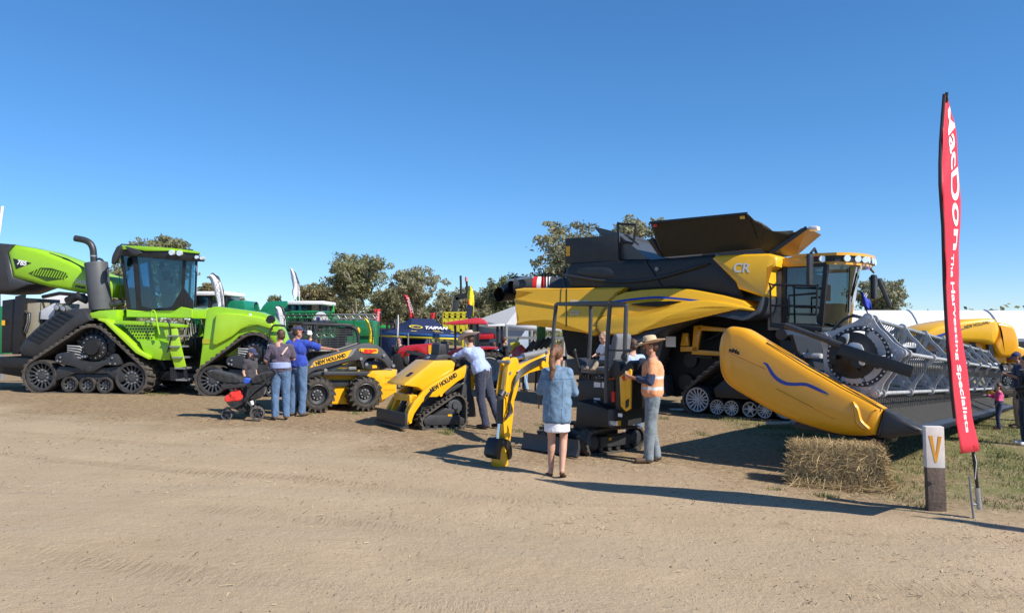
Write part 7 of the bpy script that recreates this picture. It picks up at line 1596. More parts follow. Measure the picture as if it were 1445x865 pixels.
def hay_bale():
    a, b_ = G(1128, 688), G(1243, 691); o = G(1118, 684); fr = Frame(o, -20); t = thing('straw_bale', 'rectangular straw bale on the dirt holding up the orange yellow shield', 'straw bale', fr)
    Lx = fr.Z(1241, 692, 0).x; W_ = .52; Ht = .50
    q = MB(); q.box((.03, .02, 0), (Lx - .03, W_ - .02, Ht - .03)); core = remesh('bale_core', q, mat('straw_core', (.17, .115, .055), .9, var=.5, scale=14, bump=1, bscale=50), t, .03, 3, .03, 4, wsc=8)
    rg = np.random.default_rng(5); n_ = 9000; face = rg.choice(4, n_, p=[.42, .26, .24, .08]); u = rg.uniform(0, 1, n_); v = rg.uniform(0, 1, n_); P = np.zeros((n_, 3)); N = np.zeros((n_, 3))
    P[:, 0] = u * Lx; P[:, 2] = v * Ht; N[:, 1] = -1
    k = face == 1; P[k] = np.stack([np.full(k.sum(), Lx), u[k] * W_, v[k] * Ht], 1); N[k] = (1, 0, 0)
    k = face == 2; P[k] = np.stack([u[k] * Lx, v[k] * W_, np.full(k.sum(), Ht)], 1); N[k] = (0, 0, 1)
    k = face == 3; P[k] = np.stack([np.zeros(k.sum()), u[k] * W_, v[k] * Ht], 1); N[k] = (-1, 0, 0)
    bul = (.045 * np.sin(np.pi * np.clip(P[:, 2] / Ht, 0, 1)) * np.sin(np.pi * np.clip(P[:, 0] / Lx, 0, 1)) + .02 * np.sin(P[:, 0] * 17) * np.cos(P[:, 2] * 9)); P += N * (rg.uniform(-.03, .03, n_) + bul)[:, None]; P[:, 0] += .07 * (1 - P[:, 2] / Ht) * (P[:, 0] / Lx) ** 3; loose = rg.uniform(0, 1, n_) < .09; P[loose, 2] *= .12; P[loose] += N[loose] * rg.uniform(0, .16, loose.sum())[:, None]
    d = rg.normal(0, 1, (n_, 3)) * np.array([1, 1, .8]) + np.array([.5, 0, -.25]); d -= N * (d * N).sum(1)[:, None] * .75; d /= np.linalg.norm(d, axis=1)[:, None]; s_ = np.cross(d, N); s_ /= np.linalg.norm(s_, axis=1)[:, None] + 1e-6
    Ln = (rg.uniform(.03, .17, n_) * np.where(P[:, 2] > Ht * .9, .6, 1))[:, None]; w = rg.uniform(.0015, .0035, n_)[:, None]; bend = N * rg.uniform(0, .03, n_)[:, None]
    V = np.empty((n_, 6, 3)); V[:, 0] = P - d * Ln - s_ * w; V[:, 1] = P - d * Ln + s_ * w; V[:, 2] = P + bend + s_ * w; V[:, 3] = P + bend - s_ * w; V[:, 4] = P + d * Ln + s_ * w; V[:, 5] = P + d * Ln - s_ * w
    F = (np.array([(0, 1, 2, 3), (3, 2, 4, 5)])[None] + 6 * np.arange(n_)[:, None, None]).reshape(-1, 4); V[:, :, 2] = np.maximum(V[:, :, 2], .004)
    npmesh('straw', V.reshape(-1, 3), F, [mat('straw_gold', (.50, .37, .18), .7, var=.3, scale=20), mat('straw_brown', (.27, .18, .085), .8, var=.3, scale=20)], t, np.repeat(rg.uniform(0, 1, n_) < .4, 2))
    q = MB()
    for xx in (.36, .74): q.tube([(xx * Lx, -.01, 0), (xx * Lx, -.015, Ht), (xx * Lx, W_, Ht + .005)], .004, 5)
    q.build('baling_twine', mat('twine', (.30, .22, .12), .8), t)
hay_bale()
def post():
    o = G(1310.5, 722); fr = Frame(o, -8); t = thing('marker_post', 'flat timber post with white top painted with a yellow letter V', 'marker post', fr)
    w = fr.Z(1340, 725, 0).x; zt = fr.L(1320, 602, 0)[1]; zw = fr.L(1320, 660, 0)[1]
    sh = lambda m: m.xf(lambda p: (p.x - (p.z) * .034, p.y, p.z))
    m = MB(); m.mark(); m.box((0, 0, -.05), (w, .09, zw)); sh(m); m.build('post_base', mat('weathered_timber', (.115, .085, .07), .85, var=.3, scale=5, bump=.5, bscale=25, dust=.15), t, bevel=.004)
    m = MB(); m.mark(); m.box((-.002, -.002, zw), (w + .002, .092, zt)); sh(m); tp = m.build('white_top', mat('chalky_white', (.66, .64, .64), .7, var=.12, scale=9, dust=.12), t, bevel=.004)
    q = MB(); q.mark()
    V = [(.028, zt - .095), (.064, zt - .095), (w * .5, zt - .315), (w - .060, zt - .10), (w - .026, zt - .105), (w * .55, zt - .385), (w * .44, zt - .385)]
    q.prism(V, -.006, -.0025); sh(q); q.build('letter', mat('ochre_tape', (.62, .30, .03), .6), tp)
post()
def big_flag():
    o = G(1374, 733); fr = Frame(o, 0); t = thing('feather_flag', 'tall red feather flag with white lettering on a ground spike beside the timber post', 'feather flag', fr)
    Lp = [(1334.5, 133, 0), (1331, 165, 0), (1329.5, 200, 0), (1329, 235, 0), (1328.6, 260, 0), (1330, 290, 0), (1332.5, 320, 0), (1333.5, 360, 0), (1334.5, 400, 0), (1336.5, 450, 0), (1340, 500, 0), (1344, 545, 0), (1349, 590, 0), (1356, 640, 0)]
    Rp = [(1336, 133), (1341, 150), (1346.5, 175), (1350.5, 205), (1353, 240), (1354.5, 280), (1355.5, 320), (1353, 360), (1352, 400), (1355, 450), (1361, 500), (1367, 545), (1373, 590), (1382.5, 636)]
    FOLD = []
    rows = []; hh = []
    for i, ((a, b, _), (c, d)) in enumerate(zip(Lp, Rp)):
        s_ = i / 13; y0 = .05 - .95 * (1 - s_) ; row = []
        for j in range(9):
            u = j / 8; dep = y0 + .04 * math.sin(u * 3.1 + s_ * 6) - .42 * (1 - u) * min(1, s_ * 3.2)
            row.append(fr.P(a + (c - a) * u, b + (d - b) * u, dep))
        rows.append(row)
    # finer rows along the length
    fin = []
    for i in range(13):
        for q in range(4):
            s_ = q / 4; fin.append([rows[i][j].lerp(rows[i + 1][j], s_) + Vector((0, .012 * math.sin((i + s_) * 2.3 + j * .7), 0)) for j in range(9)])
    fin.append(rows[13])
    m = MB(); m.sheet(fin); redf = mat('red_flag_fabric', (.62, .022, .045), .6, var=.1, scale=4, bump=.3, bscale=14); fl = m.build('banner', redf, t, smooth=0, solid=.004)
    m = MB(); m.tube(sm([r[0] + Vector((-.006, .012, 0)) for r in rows[::2]] , 2, False), .016, 8); m.build('sleeve', mat('dark_sleeve', (.03, .012, .02), .7), fl)
    # lettering bent to the cloth: each letter is meshed flat, then laid on the banner along its length
    def lay(s, va, vb, ua, ub, m_, rot=True):
        cu = bpy.data.curves.new('lettering', 'FONT'); cu.body = s; cu.size = 1; cu.offset = .02; tt = bpy.data.objects.new('l', cu); COL.objects.link(tt); dg = bpy.context.evaluated_depsgraph_get(); me = bpy.data.meshes.new_from_object(tt.evaluated_get(dg)); bpy.data.objects.remove(tt)
        bm = bmesh.new(); bm.from_mesh(me); bmesh.ops.subdivide_edges(bm, edges=[e for e in bm.edges if e.calc_length() > .12], cuts=2); bmesh.ops.triangulate(bm, faces=bm.faces); bm.to_mesh(me); bm.free()
        xs = [v.co.x for v in me.vertices]; ys = [v.co.y for v in me.vertices]; x0, x1, y0, y1 = min(xs), max(xs), min(ys), max(ys)
        n = len(fin) - 1
        for v in me.vertices:
            a = va + (vb - va) * (v.co.x - x0) / (x1 - x0); u = ub + (ua - ub) * (v.co.y - y0) / (y1 - y0)
            fi = a * n; i = min(n - 1, int(fi)); q = fi - i; fj = u * 8; j = min(7, int(fj)); w = fj - j
            P = fin[i][j].lerp(fin[i][j + 1], w).lerp(fin[i + 1][j].lerp(fin[i + 1][j + 1], w), q); v.co = P + Vector((0, -.007, 0))
        me.name = 'lettering'; me.materials.clear(); me.materials.append(m_); ob = bpy.data.objects.new('lettering', me); COL.objects.link(ob); ob.parent = fl
    # u grows to the right of the picture: letter tops face right when the text runs downwards
    lay('MacDon', .075, .525, .97, .52, WLET); lay('The Harvesting Specialists', .535, .955, .66, .34, WLET)
    m = MB(); m.tube([fr.P(1334.6, 145, -.85), fr.P(1336, 131, -.90)], .014, 6); m.build('pole_tip', BLK, fl)
    # pole and spike
    m = MB(); m.tube([fr.P(1372, 628, -.02), fr.P(1375.5, 655, 0), fr.P(1379.5, 690, 0)], .017, 8); m.build('pole', BLK, t)
    m = MB(); m.cyl(fr.P(1379.2, 688, 0), fr.P(1382, 718, 0), .026, n=12); m.build('pole_socket', STEEL, t)
    m = MB(); m.tube([fr.P(1368, 672, 0), fr.P(1370.5, 700, 0), fr.P(1374, 731, 0), fr.P(1374.5, 738, 0)], .012, 8); m.tube([fr.P(1372.5, 711, 0), fr.P(1381, 712, 0)], .014, 8); m.build('ground_spike', MGR, t)
    m = MB(); m.tube([fr.P(1374, 636, -.02), fr.P(1378, 652, -.03), fr.P(1376, 676, -.03)], .004, 5); m.build('tie_cord', WHT, t)
big_flag()
def off_frame_flag():
    # a second feather flag just outside the picture on the right, known by its long shadow on the dirt
    fr = Frame((8.1, 5.6, gz(8.1, 5.6)), -30); t = thing('feather_flag', 'second red feather flag outside the right edge known only by its shadow on the dirt', 'feather flag', fr)
    m = MB(); m.tube([(0, 0, 0), (0, 0, 2.5), (-.1, 0, 4.2)], .018, 8); m.build('pole', BLK, t)
    Lf = [(-.02, .75), (-.02, 2.0), (-.03, 3.2), (-.06, 4.1)]; Rf = [(.62, .85), (.66, 2.0), (.66, 3.3), (.50, 4.05)]
    m = MB(); m.sheet([[(a + (c - a) * j / 6, .12 * math.sin(j), b + (d - b) * j / 6) for j in range(7)] for (a, b), (c, d) in zip(sm(Lf, 4, False), sm(Rf, 4, False))]); m.build('banner', MATS['red_flag_fabric'], t, solid=.004)
off_frame_flag()
for (a, b, c, d, nm, lab, cat) in ((1082, 604, 1118, 603, 'pale_beam', 'pale capped beam end lying under the orange yellow shield', 'beam'),):
    p, q = G(a, b), G(c, d); t = thing(nm, lab, cat, loc=p); m = MB(); m.bar(Vector((0, 0, .10)), q - p + Vector((0, 0, .10)), .07, .05); m.build('beam_body', mat('pale_timber', (.5, .46, .42), .7, dust=.2), t, bevel=.01)
    m = MB(); e = q - p + Vector((0.02, 0, .1)); m.cyl(e + Vector((0, -.09, 0)), e + Vector((0, .09, 0)), .045, n=16); m.build('end_cap', mat('pinkish_cap', (.5, .4, .36), .6), t)
t = thing('paper_sheets', 'white paper sheets lying on the ground behind the harvester track', 'paper', loc=G(958, 578)); m = MB(); m.box((-.22, -.2, .012), (.2, .15, .016)); m.mark(); m.box((-.1, -.3, .018), (.32, .05, .022)); m.build('sheet', WHT, t)
# ================================================================== BACKGROUND MACHINES, TENTS AND FLAGS
def bgframe(px, Y, deg=0):
    X = (px - CXP) / FPX * Y; return Frame((X, Y, gz(X, Y)), deg)
def rect(mb, fr, x0, y0, x1, y1, d0, d1):
    a = fr.L(x0, y1, d0); b = fr.L(x1, y0, d0); mb.box((a[0], d0, a[1]), (b[0], d1, b[1]))
def pl(fr, pts, y): return [fr.L(a, b, y) for a, b in pts]
CABG = glassmat('sprayer_glass', (.20, .30, .34), .12)
def truss(fr, x0, x1, yt, yb, d, n, r, name, t, m_):
    b = MB(); b.tube([fr.P(x0, yt, d), fr.P(x1, yt, d)], r, 6); b.tube([fr.P(x0, yb, d), fr.P(x1, yb, d)], r, 6)
    for i in range(n):
        a = x0 + (x1 - x0) * i / n; c = x0 + (x1 - x0) * (i + 1) / n; b.tube([fr.P(a, yb, d), fr.P((a + c) / 2, yt, d), fr.P(c, yb, d)], r * .6, 5)
    return b.build(name, m_, t)
def sprayer(label, px, Y, cab, roof, tank, booms, wheels, extra):
    fr = bgframe(px, Y); t = thing('crop_sprayer', label, 'sprayer', fr, group='green crop sprayers')
    x0, y0, x1, y1 = cab; b = MB()
    for a in (x0, (x0 + x1) / 2, x1): 
        for d in (0, 1.5): b.bar(fr.P(a, y0, d), fr.P(a, y1, d), .09, .09)
    b.build('cab_frame', BLK, t); b = MB(); rect(b, fr, x0 + .5, y0, x1 - .5, y1, .03, 1.47); b.build('cab_glass', CABG, t)
    b = MB(); rect(b, fr, x0, y1 - 8, x1, y1 + 8, -.05, 1.6); b.build('cab_body', GRN, t, bevel=.04)
    b = MB(); rect(b, fr, *roof, -.15, 1.7); b.build('cab_roof', WHT, t, bevel=.06)
    b = MB(); x0, y0, x1, y1 = tank; p = sm(pl(fr, [(x0, y1), (x0 + 1, (y0 + y1) / 2), (x0 + (x1 - x0) * .25, y0 + 1), (x0 + (x1 - x0) * .7, y0), (x1 - 1, y0 + 2), (x1, y1)], .3), 3); b.prism(p, .3, 1.9); b.build('spray_tank', GRNT, t, bevel=.08)
    b = MB()
    for q in booms['boxes']: rect(b, fr, *q, .2, 1.4)
    b.build('chassis', GRN, t, bevel=.03)
    for k, (a, c, y, yb_, n) in enumerate(booms['truss']): truss(fr, a, c, y, yb_, -.3 - .25 * k, n, .03, 'spray_boom', t, [GRN, CHAR, MGR][k % 3])
    b = MB()
    for (a, y, c, y2) in booms['posts']: b.bar(fr.P(a, y, -.1), fr.P(c, y2, -.1), .10, .10)
    b.build('boom_post', GRN, t)
    b = MB(); rr = random.Random(px)
    for i in range(booms['hoses']): a = rr.uniform(*booms['hx']); b.tube(sm([fr.P(a, rr.uniform(448, 460), -.2), fr.P(a + rr.uniform(-8, 8), 468, -.35), fr.P(a + rr.uniform(-12, 12), rr.uniform(478, 500), -.2)], 3, False), .025, 5)
    b.build('hose', BLK, t)
    for (a, c, r) in wheels: x, z = fr.L(a, c, 0); rr_ = r / FPX * Y; tyre_wheel('wheel', t, (x, rr_), rr_, .1, .6, DGR, 20, .6, .05)
    extra(fr, t)
def ex1(fr, t):
    b = MB(); b.tube(sm([fr.P(361, 436, 0), fr.P(360.5, 430, 0), fr.P(363, 427, 0)], 2, False), .05, 6); b.build('exhaust_pipe', BLK, t)
    for k, (x, y) in enumerate(((281, 472), (288, 486), (275, 495))):
        b = MB(); rect(b, fr, x - 3, y - 8, x + 3, y + 8, -.2, .1); b.build('valve_block', BLK, t)
sprayer('green crop sprayer with white cab roof seen in the gap behind the green cab', 300, 27, (274, 416, 318, 446), (270, 411, 321, 417), (318, 424, 345, 446), dict(boxes=[(272, 450, 300, 470), (345, 440, 400, 470), (268, 470, 290, 520)], truss=[(270, 300, 452, 462, 4), (268, 300, 475, 485, 4), (350, 400, 448, 454, 8)], posts=[(281, 445, 279, 500), (276, 445, 273, 500), (287, 440, 289, 505), (362, 430, 364, 460)], hoses=14, hx=(270, 300)), [(295, 510, 30), (400, 500, 30)], ex1)
def ex2(fr, t):
    b = MB()
    for i in range(5): a = 424 + i * 5; b.tube([fr.P(a, 455, -.5), fr.P(a - 1, 480, -.6), fr.P(a + 1, 505, -.5)], .045, 6)
    b.build('drop_hose', CHAR, t)
    b = MB(); rect(b, fr, 470, 452, 528, 475, .3, 1.6); rect(b, fr, 505, 455, 530, 508, .4, 1.2); b.build('hopper_body', GRN, t, bevel=.1)
    b = MB(); x, z = fr.L(496, 467, .2); b.lathe([(0, .2), (.20, .2), (.22, .24), (.22, .3)], (x, 0, z), n=24); [b.v.__setitem__(i, Vector((x + (v.x - x) * 1.35, v.y, v.z))) for i, v in enumerate(b.v)]; bd = b.build('yellow_badge', AMBER, t)
    text(t, 'EASY', (x - .22, .185, z - .09), (1, 0, 0), (0, 0, 1), .22, BLET, bold=.008, wfit=.44)
    b = MB(); b.tube([fr.P(470, 436, .2), fr.P(467, 445, .2), fr.P(462, 450, .2)], .05, 6); b.tube([fr.P(470, 430, .2), fr.P(471, 440, .2)], .03, 6); b.build('green_arm', mat('bright_green', (.03, .35, .07), .4), t)
    b = MB(); b.prism(sm(pl(fr, [(442, 456), (444, 446), (450, 440), (457, 441), (463, 448), (465, 456)], -.4), 3), -.42, -.38); sg = b.build('round_sign', WHT, t); b = MB(); rect(b, fr, 447, 447, 451, 452, -.44, -.425); b.build('sign_mark', BLUE, sg)
sprayer('green crop sprayer with white cab roof and lattice booms behind the skid steer', 430, 28, (409, 430, 452, 446), (405, 424.5, 458, 430), (367, 425, 409, 447), dict(boxes=[(385, 445, 470, 458), (400, 470, 425, 505), (455, 460, 505, 500)], truss=[(362, 472, 441, 449, 12), (358, 474, 445, 455, 14), (470, 530, 444, 450, 6), (400, 470, 470, 476, 7)], posts=[(405, 450, 403, 500), (420, 450, 421, 505), (440, 450, 439, 505), (462, 446, 460, 500), (434, 440, 447, 470), (500, 446, 500, 480)], hoses=22, hx=(400, 480)), [(412, 505, 28), (505, 505, 26)], ex2)
# second green machine left of the tractor, seen under the raised hood
fr = bgframe(5, 25); t = thing('seed_cart', 'green and white machine seen below the raised green hood at the left edge', 'machine', fr); b = MB(); rect(b, fr, -20, 432, 4, 500, 0, 1.5); b.build('green_body', GRN, t, bevel=.04); b = MB(); b.prism(pl(fr, [(38, 430), (80, 412), (112, 420), (100, 440), (40, 440)], .2), .2, 2); b.build('white_canopy', WHT, t, bevel=.03); b = MB(); rect(b, fr, 0, 440, 110, 446, .4, .8); b.build('top_rail', CHAR, t); b = MB(); rect(b, fr, 90, 446, 96, 520, .4, .8); b.build('upright', CHAR, t)
fr = bgframe(2, 30); t = thing('white_mast', 'thin white mast at the left edge above the green hood', 'mast', fr); b = MB(); b.tube([fr.P(-4, 345, 0), fr.P(3.5, 291, 0)], .055, 8); b.build('mast_tube', WHT, t); b = MB(); b.cyl((0, 0, 0), fr.P(-4, 345, 0), .07, n=8); b.build('mast_base', MGR, t)
# ---- red tractors
def red_tractor():
    fr = bgframe(640, 24); t = thing('red_tractor', 'red tractor with front loader and red sun canopy behind the small track loader', 'tractor', fr, group='red tractors')
    b = MB(); b.prism(sm(pl(fr, [(561, 500), (563, 493), (571, 488), (590, 486.5), (609, 484.5), (610, 489), (606, 503), (598, 508), (596, 500), (588, 495), (575, 497), (569, 505)], 0), 2), 0, .14); b.prism(sm(pl(fr, [(561, 500), (563, 493), (571, 488), (590, 486.5), (609, 484.5), (610, 489), (606, 503), (598, 508), (596, 500), (588, 495), (575, 497), (569, 505)], 0), 2), 1.1, 1.24); b.build('loader_arm', REDP, t, bevel=.02)
    b = MB(); rect(b, fr, 604.5, 487, 608.5, 499, -.02, .05); b.build('yellow_decal', AMBER, t)
    b = MB(); b.bar(fr.P(574, 496, -.03), fr.P(600, 501, -.03), .10, .10); b.build('loader_cylinder', CHAR, t)
    b = MB(); b.prism(pl(fr, [(590, 495), (618, 490), (618, 506), (592, 508)], .3), .3, 1.0); b.build('engine_hood', REDP, t, bevel=.05)
    b = MB(); rect(b, fr, 618, 486, 631, 501, .2, .9); rect(b, fr, 622, 482, 631, 490, .4, .7); b.build('dash_panel', CHAR, t, bevel=.03)
    b = MB(); b.prism(sm(pl(fr, [(630, 502), (634, 496), (642, 492), (656, 490.5), (668, 491), (672, 495), (655, 496), (645, 499), (640, 506)], 0), 2), -.05, .4); b.prism(sm(pl(fr, [(660, 491), (685, 489), (700, 490), (700, 492.5), (660, 494)], 0), 2), -.1, .5); b.build('fender', REDP, t, bevel=.02)
    b = MB(); b.prism(pl(fr, [(622, 456.5), (640, 453), (673, 448.5), (680, 449.5), (684, 453), (688, 457.5), (660, 457.5), (640, 458.5)], -.2), -.25, 1.5); b.build('sun_canopy', mat('red_canopy', (.60, .03, .05), .45, coat=.3), t, bevel=.04)
    b = MB()
    for (x, y0, y1) in ((642.5, 459, 495), (665, 457, 480), (674, 457, 492)):
        for d in (0, 1.3): b.bar(fr.P(x, y0, d), fr.P(x, y1, d), .07, .07)
    b.build('canopy_post', BLK, t)
    b = MB(); b.prism(pl(fr, [(585, 505), (690, 497), (692, 515), (640, 522), (585, 518)], .3), .3, 1.0); b.build('chassis', BLK, t, bevel=.03)
    for (a, r, yy) in ((585, .44, 0), (585, .44, 1.1), (690, .62, -.05), (690, .62, 1.1)):
        x = fr.L(a, 510, 0)[0]; tyre_wheel('wheel', t, (x, r), r, yy, yy + .35, mat('pale_grey_rim', (.36, .37, .38), .5, dust=.2), 18, .62, .05)
    b = MB(); b.tube(sm([fr.P(655, 500, .3), fr.P(660, 494, .3), fr.P(666, 500, .3)], 3, False), .03, 6); rect(b, fr, 650, 492, 662, 506, .5, .9); b.build('seat', BLK, t)
    b = MB(); rect(b, fr, 606, 499, 611, 505, -.03, 0); b.build('number_plate', WHT, t)
    # front bucket carrier
    b = MB(); b.prism(pl(fr, [(556, 500), (566, 498), (570, 520), (556, 522)], 0), -.2, 1.4); b.build('loader_carrier', BLK, t, bevel=.02)
red_tractor()
def red_tractor_two():
    fr = bgframe(700, 31); t = thing('red_tractor', 'red tractor with pale canopy further back beside the white marquee', 'tractor', fr, group='red tractors')
    b = MB(); b.prism(pl(fr, [(676, 470), (684, 468.5), (698, 470), (700, 478), (676, 479)], 0), 0, 1.0); b.build('engine_hood', REDP, t, bevel=.05)
    b = MB(); rect(b, fr, 676, 479, 690, 486, .1, .9); b.build('grille', CHAR, t, bevel=.02)
    b = MB(); b.prism(pl(fr, [(688, 458), (711, 457), (713, 460), (688, 461)], -.2), -.2, 1.4); b.build('sun_canopy', WHT, t, bevel=.03)
    b = MB()
    for x in (702, 708): b.bar(fr.P(x, 460, 0), fr.P(x, 490, 0), .12, .1); b.bar(fr.P(x, 460, 1.2), fr.P(x, 490, 1.2), .12, .1)
    b.build('canopy_post', BLK, t); b = MB(); rect(b, fr, 680, 484, 712, 497, .1, .9); b.build('chassis', BLK, t, bevel=.05)
    for (a, r) in ((682, .45), (705, .65)): x = fr.L(a, 500, 0)[0]; tyre_wheel('wheel', t, (x, r), r, -.1, .3, DGR, 16, .6, .05)
red_tractor_two()
# ---- row planter with hoppers behind the excavator arm
fr = bgframe(745, 23); t = thing('row_planter', 'red and grey row planter with tilted hoppers behind the excavator arm', 'planter', fr)
b = MB(); b.prism(pl(fr, [(722, 492), (736, 486), (742, 492), (732, 522), (724, 526)], 0), 0, .3); b.build('red_panel', REDP, t, bevel=.02)
for k in range(5):
    x = 741 + k * 7; y = 497 - k * 1.5; b = MB(); b.bar(fr.P(x, y, .2), fr.P(x + 13, y - 16, .2), .10, .1); b.build('seed_tube', [CHAR, DGR, BLK][k % 3], t, bevel=.02)
b = MB(); b.prism(pl(fr, [(720, 484), (733, 482), (735, 488), (722, 494)], .5), .5, .7); b.bar(fr.P(722, 495, -.05), fr.P(732, 476, -.05), .05, .05); b.build('yellow_bracket', mat('lemon_paint', (.66, .58, .02), .4), t, bevel=.01); b = MB(); b.tube([fr.P(739, 500, -.2), fr.P(738, 548, -.2), fr.P(755, 552, -.2), fr.P(758, 502, -.2)], .03, 6); b.build('drawbar', BLK, t); b = MB(); b.bar(fr.P(718, 515, .3), fr.P(800, 505, .3), .12, .12); b.build('tool_bar', BLK, t)
b = MB(); rect(b, fr, 758, 455, 770, 490, .6, 1.0); b.build('green_box', mat('pea_green', (.06, .18, .04), .5), t, bevel=.02)
# ---- yellow bin and telehandler mast
fr = bgframe(645, 34); t = thing('cattle_crate', 'slatted yellow metal bin standing behind the navy tent', 'bin', fr); b = MB(); YB = mat('bin_yellow', (.58, .50, .02), .5, dust=.1)
for d_ in (0, 1.8):
    b = MB()
    for k in range(5): b.bar(fr.P(626.5 + k * 8, 442, d_), fr.P(626.5 + k * 8, 470, d_), .10, .10)
    for y in (442, 447, 456, 466): b.bar(fr.P(626, y, d_), fr.P(659, y, d_), .10, .12)
    b.build('frame', YB, t)
b = MB(); rect(b, fr, 627, 443, 658, 468, -.035, .08); rect(b, fr, 627, 446, 658, 468, 1.6, 1.7); rect(b, fr, 652, 466, 668, 500, .1, .4); b.build('panel', YB, t)
fr = bgframe(650, 44); t = thing('telescopic_boom', 'dark telescopic boom with two upright forks above the yellow bin', 'boom', fr); b = MB(); b.bar(fr.P(637, 470, 0), fr.P(645, 419, 0), .30, .3); b.build('boom_arm', CHAR, t, bevel=.03); b = MB(); b.bar(fr.P(643, 420, 0), fr.P(659, 417, 0), .3, .3); b.tube([fr.P(650.5, 416, 0), fr.P(650.5, 408, 0), fr.P(650, 389, 0)], .07, 6); b.tube([fr.P(659, 416, 0), fr.P(659, 405, 0), fr.P(658, 391, 0)], .07, 6); b.build('fork_head', BLK, t); b = MB(); b.tube([fr.P(658, 397, -.05), fr.P(658, 391, -.05)], .09, 6); b.build('red_tip', mat('pale_red', (.6, .25, .2), .5), t); b = MB(); rect(b, fr, 628, 466, 650, 480, -.5, 1); b.build('base', CHAR, t)
# ---- tents
def navy_tent():
    fr = bgframe(575, 31); t = thing('canopy_tent', 'navy blue pop up canopy tent with yellow trim and white lettering', 'tent', fr); NV = mat('navy_tent_cloth', (.012, .022, .075), .7, var=.12, bump=.15, bscale=4); NB = mat('mid_blue_trim', (.02, .10, .30), .7); YT = mat('yellow_trim', (.70, .56, .03), .6)
    A, B_, D = fr.P(576, 470, 0), fr.P(656, 473, 0), fr.P(531, 468, 2.2); C_ = B_ + (D - A); C_.z = A.z
    pk1, pk2 = fr.P(581, 449, 1.7), fr.P(611, 450, 1.7)
    m = MB(); n = 8
    def sag(P, Q, R_, S_, k=.10):
        rows = []
        for i in range(n + 1):
            u = i / n; rows.append([P.lerp(Q, j / n).lerp(S_.lerp(R_, j / n), u) - Vector((0, 0, k * math.sin(math.pi * u))) for j in range(n + 1)])
        m.sheet(rows)
    sag(A, B_, pk2, pk1); sag(D, A, pk1, pk1 + Vector((-.05, .1, 0))); sag(B_, C_, pk2 + Vector((0, .1, 0)), pk2); sag(C_, D, pk1 + Vector((0, .1, 0)), pk2 + Vector((0, .1, 0)))
    roof = m.build('tent_roof', NV, t, smooth=30)
    dz = Vector((0, 0, -.13))
    m = MB(); m.quad(A, B_, B_ + dz, A + dz); m.quad(D, A, A + dz, D + dz); m.build('valance', NB, t, solid=.01); m = MB(); m.quad(A + dz, B_ + dz, B_ + dz * 1.55, A + dz * 1.55); m.quad(D + dz, A + dz, A + dz * 1.55, D + dz * 1.55); m.build('valance_trim', YT, t, solid=.012)
    m = MB()
    for q in (A, B_, D, C_, A.lerp(B_, .5)): m.cyl((q.x, q.y + .03, 0), q, .03, n=8)
    m.build('tent_leg', MGR, t)
    m = MB(); m.quad(C_ + dz, D + dz, Vector((D.x, D.y, 0)), Vector((C_.x, C_.y, 0))); m.quad(D + dz, A.lerp(D, .15) + dz, Vector((A.lerp(D, .15).x, A.lerp(D, .15).y, 0)), Vector((D.x, D.y, 0))); m.build('tent_wall', NV, t, solid=.01)
    up = (pk1.lerp(pk2, .5) - A.lerp(B_, .5)).normalized(); xd = (B_ - A).normalized(); nn = xd.cross(up); on = lambda u, v: A.lerp(B_, u).lerp(pk1.lerp(pk2, u), v) + nn * .05 - Vector((0, 0, .10 * math.sin(math.pi * v)))
    o = text(t, 'TAIPAN', on(.34, .36) + nn * .02, xd, up, .46, WLET, bold=.015, wfit=.92)
    m = MB(); c = on(.155, .52); 
    for (r0, r1, a0, a1) in ((.19, .25, 0, 6.28), (.10, .14, .3, 3.4)):
        for i in range(28):
            a, a2 = a0 + (a1 - a0) * i / 28, a0 + (a1 - a0) * (i + 1) / 28; pt = lambda r, q: c + xd * r * 1.1 * math.cos(q) + up * r * .9 * math.sin(q); m.quad(pt(r0, a), pt(r1, a), pt(r1, a2), pt(r0, a2))
    m.build('snake_emblem', YT, t); m = MB(); 
    for (u, v, w, h) in ((.50, .24, .28, .05), (.05, .13, .22, .05), (.50, .10, .34, .03), (.78, .06, .18, .04)): c = on(u, v); m.quad(c, c + xd * w, c + xd * w + up * h, c + up * h)
    m.build('slogan_strip', YT, t)
    m = MB(); m.prism([(.4, .9), (.9, 1.0), (1.0, 1.6), (.5, 1.3)], 1.4, 1.5); m.prism([(1.2, .6), (1.9, .6), (1.6, 1.3)], 1.2, 1.4); m.build('display_board', LBLUE, t)
navy_tent()
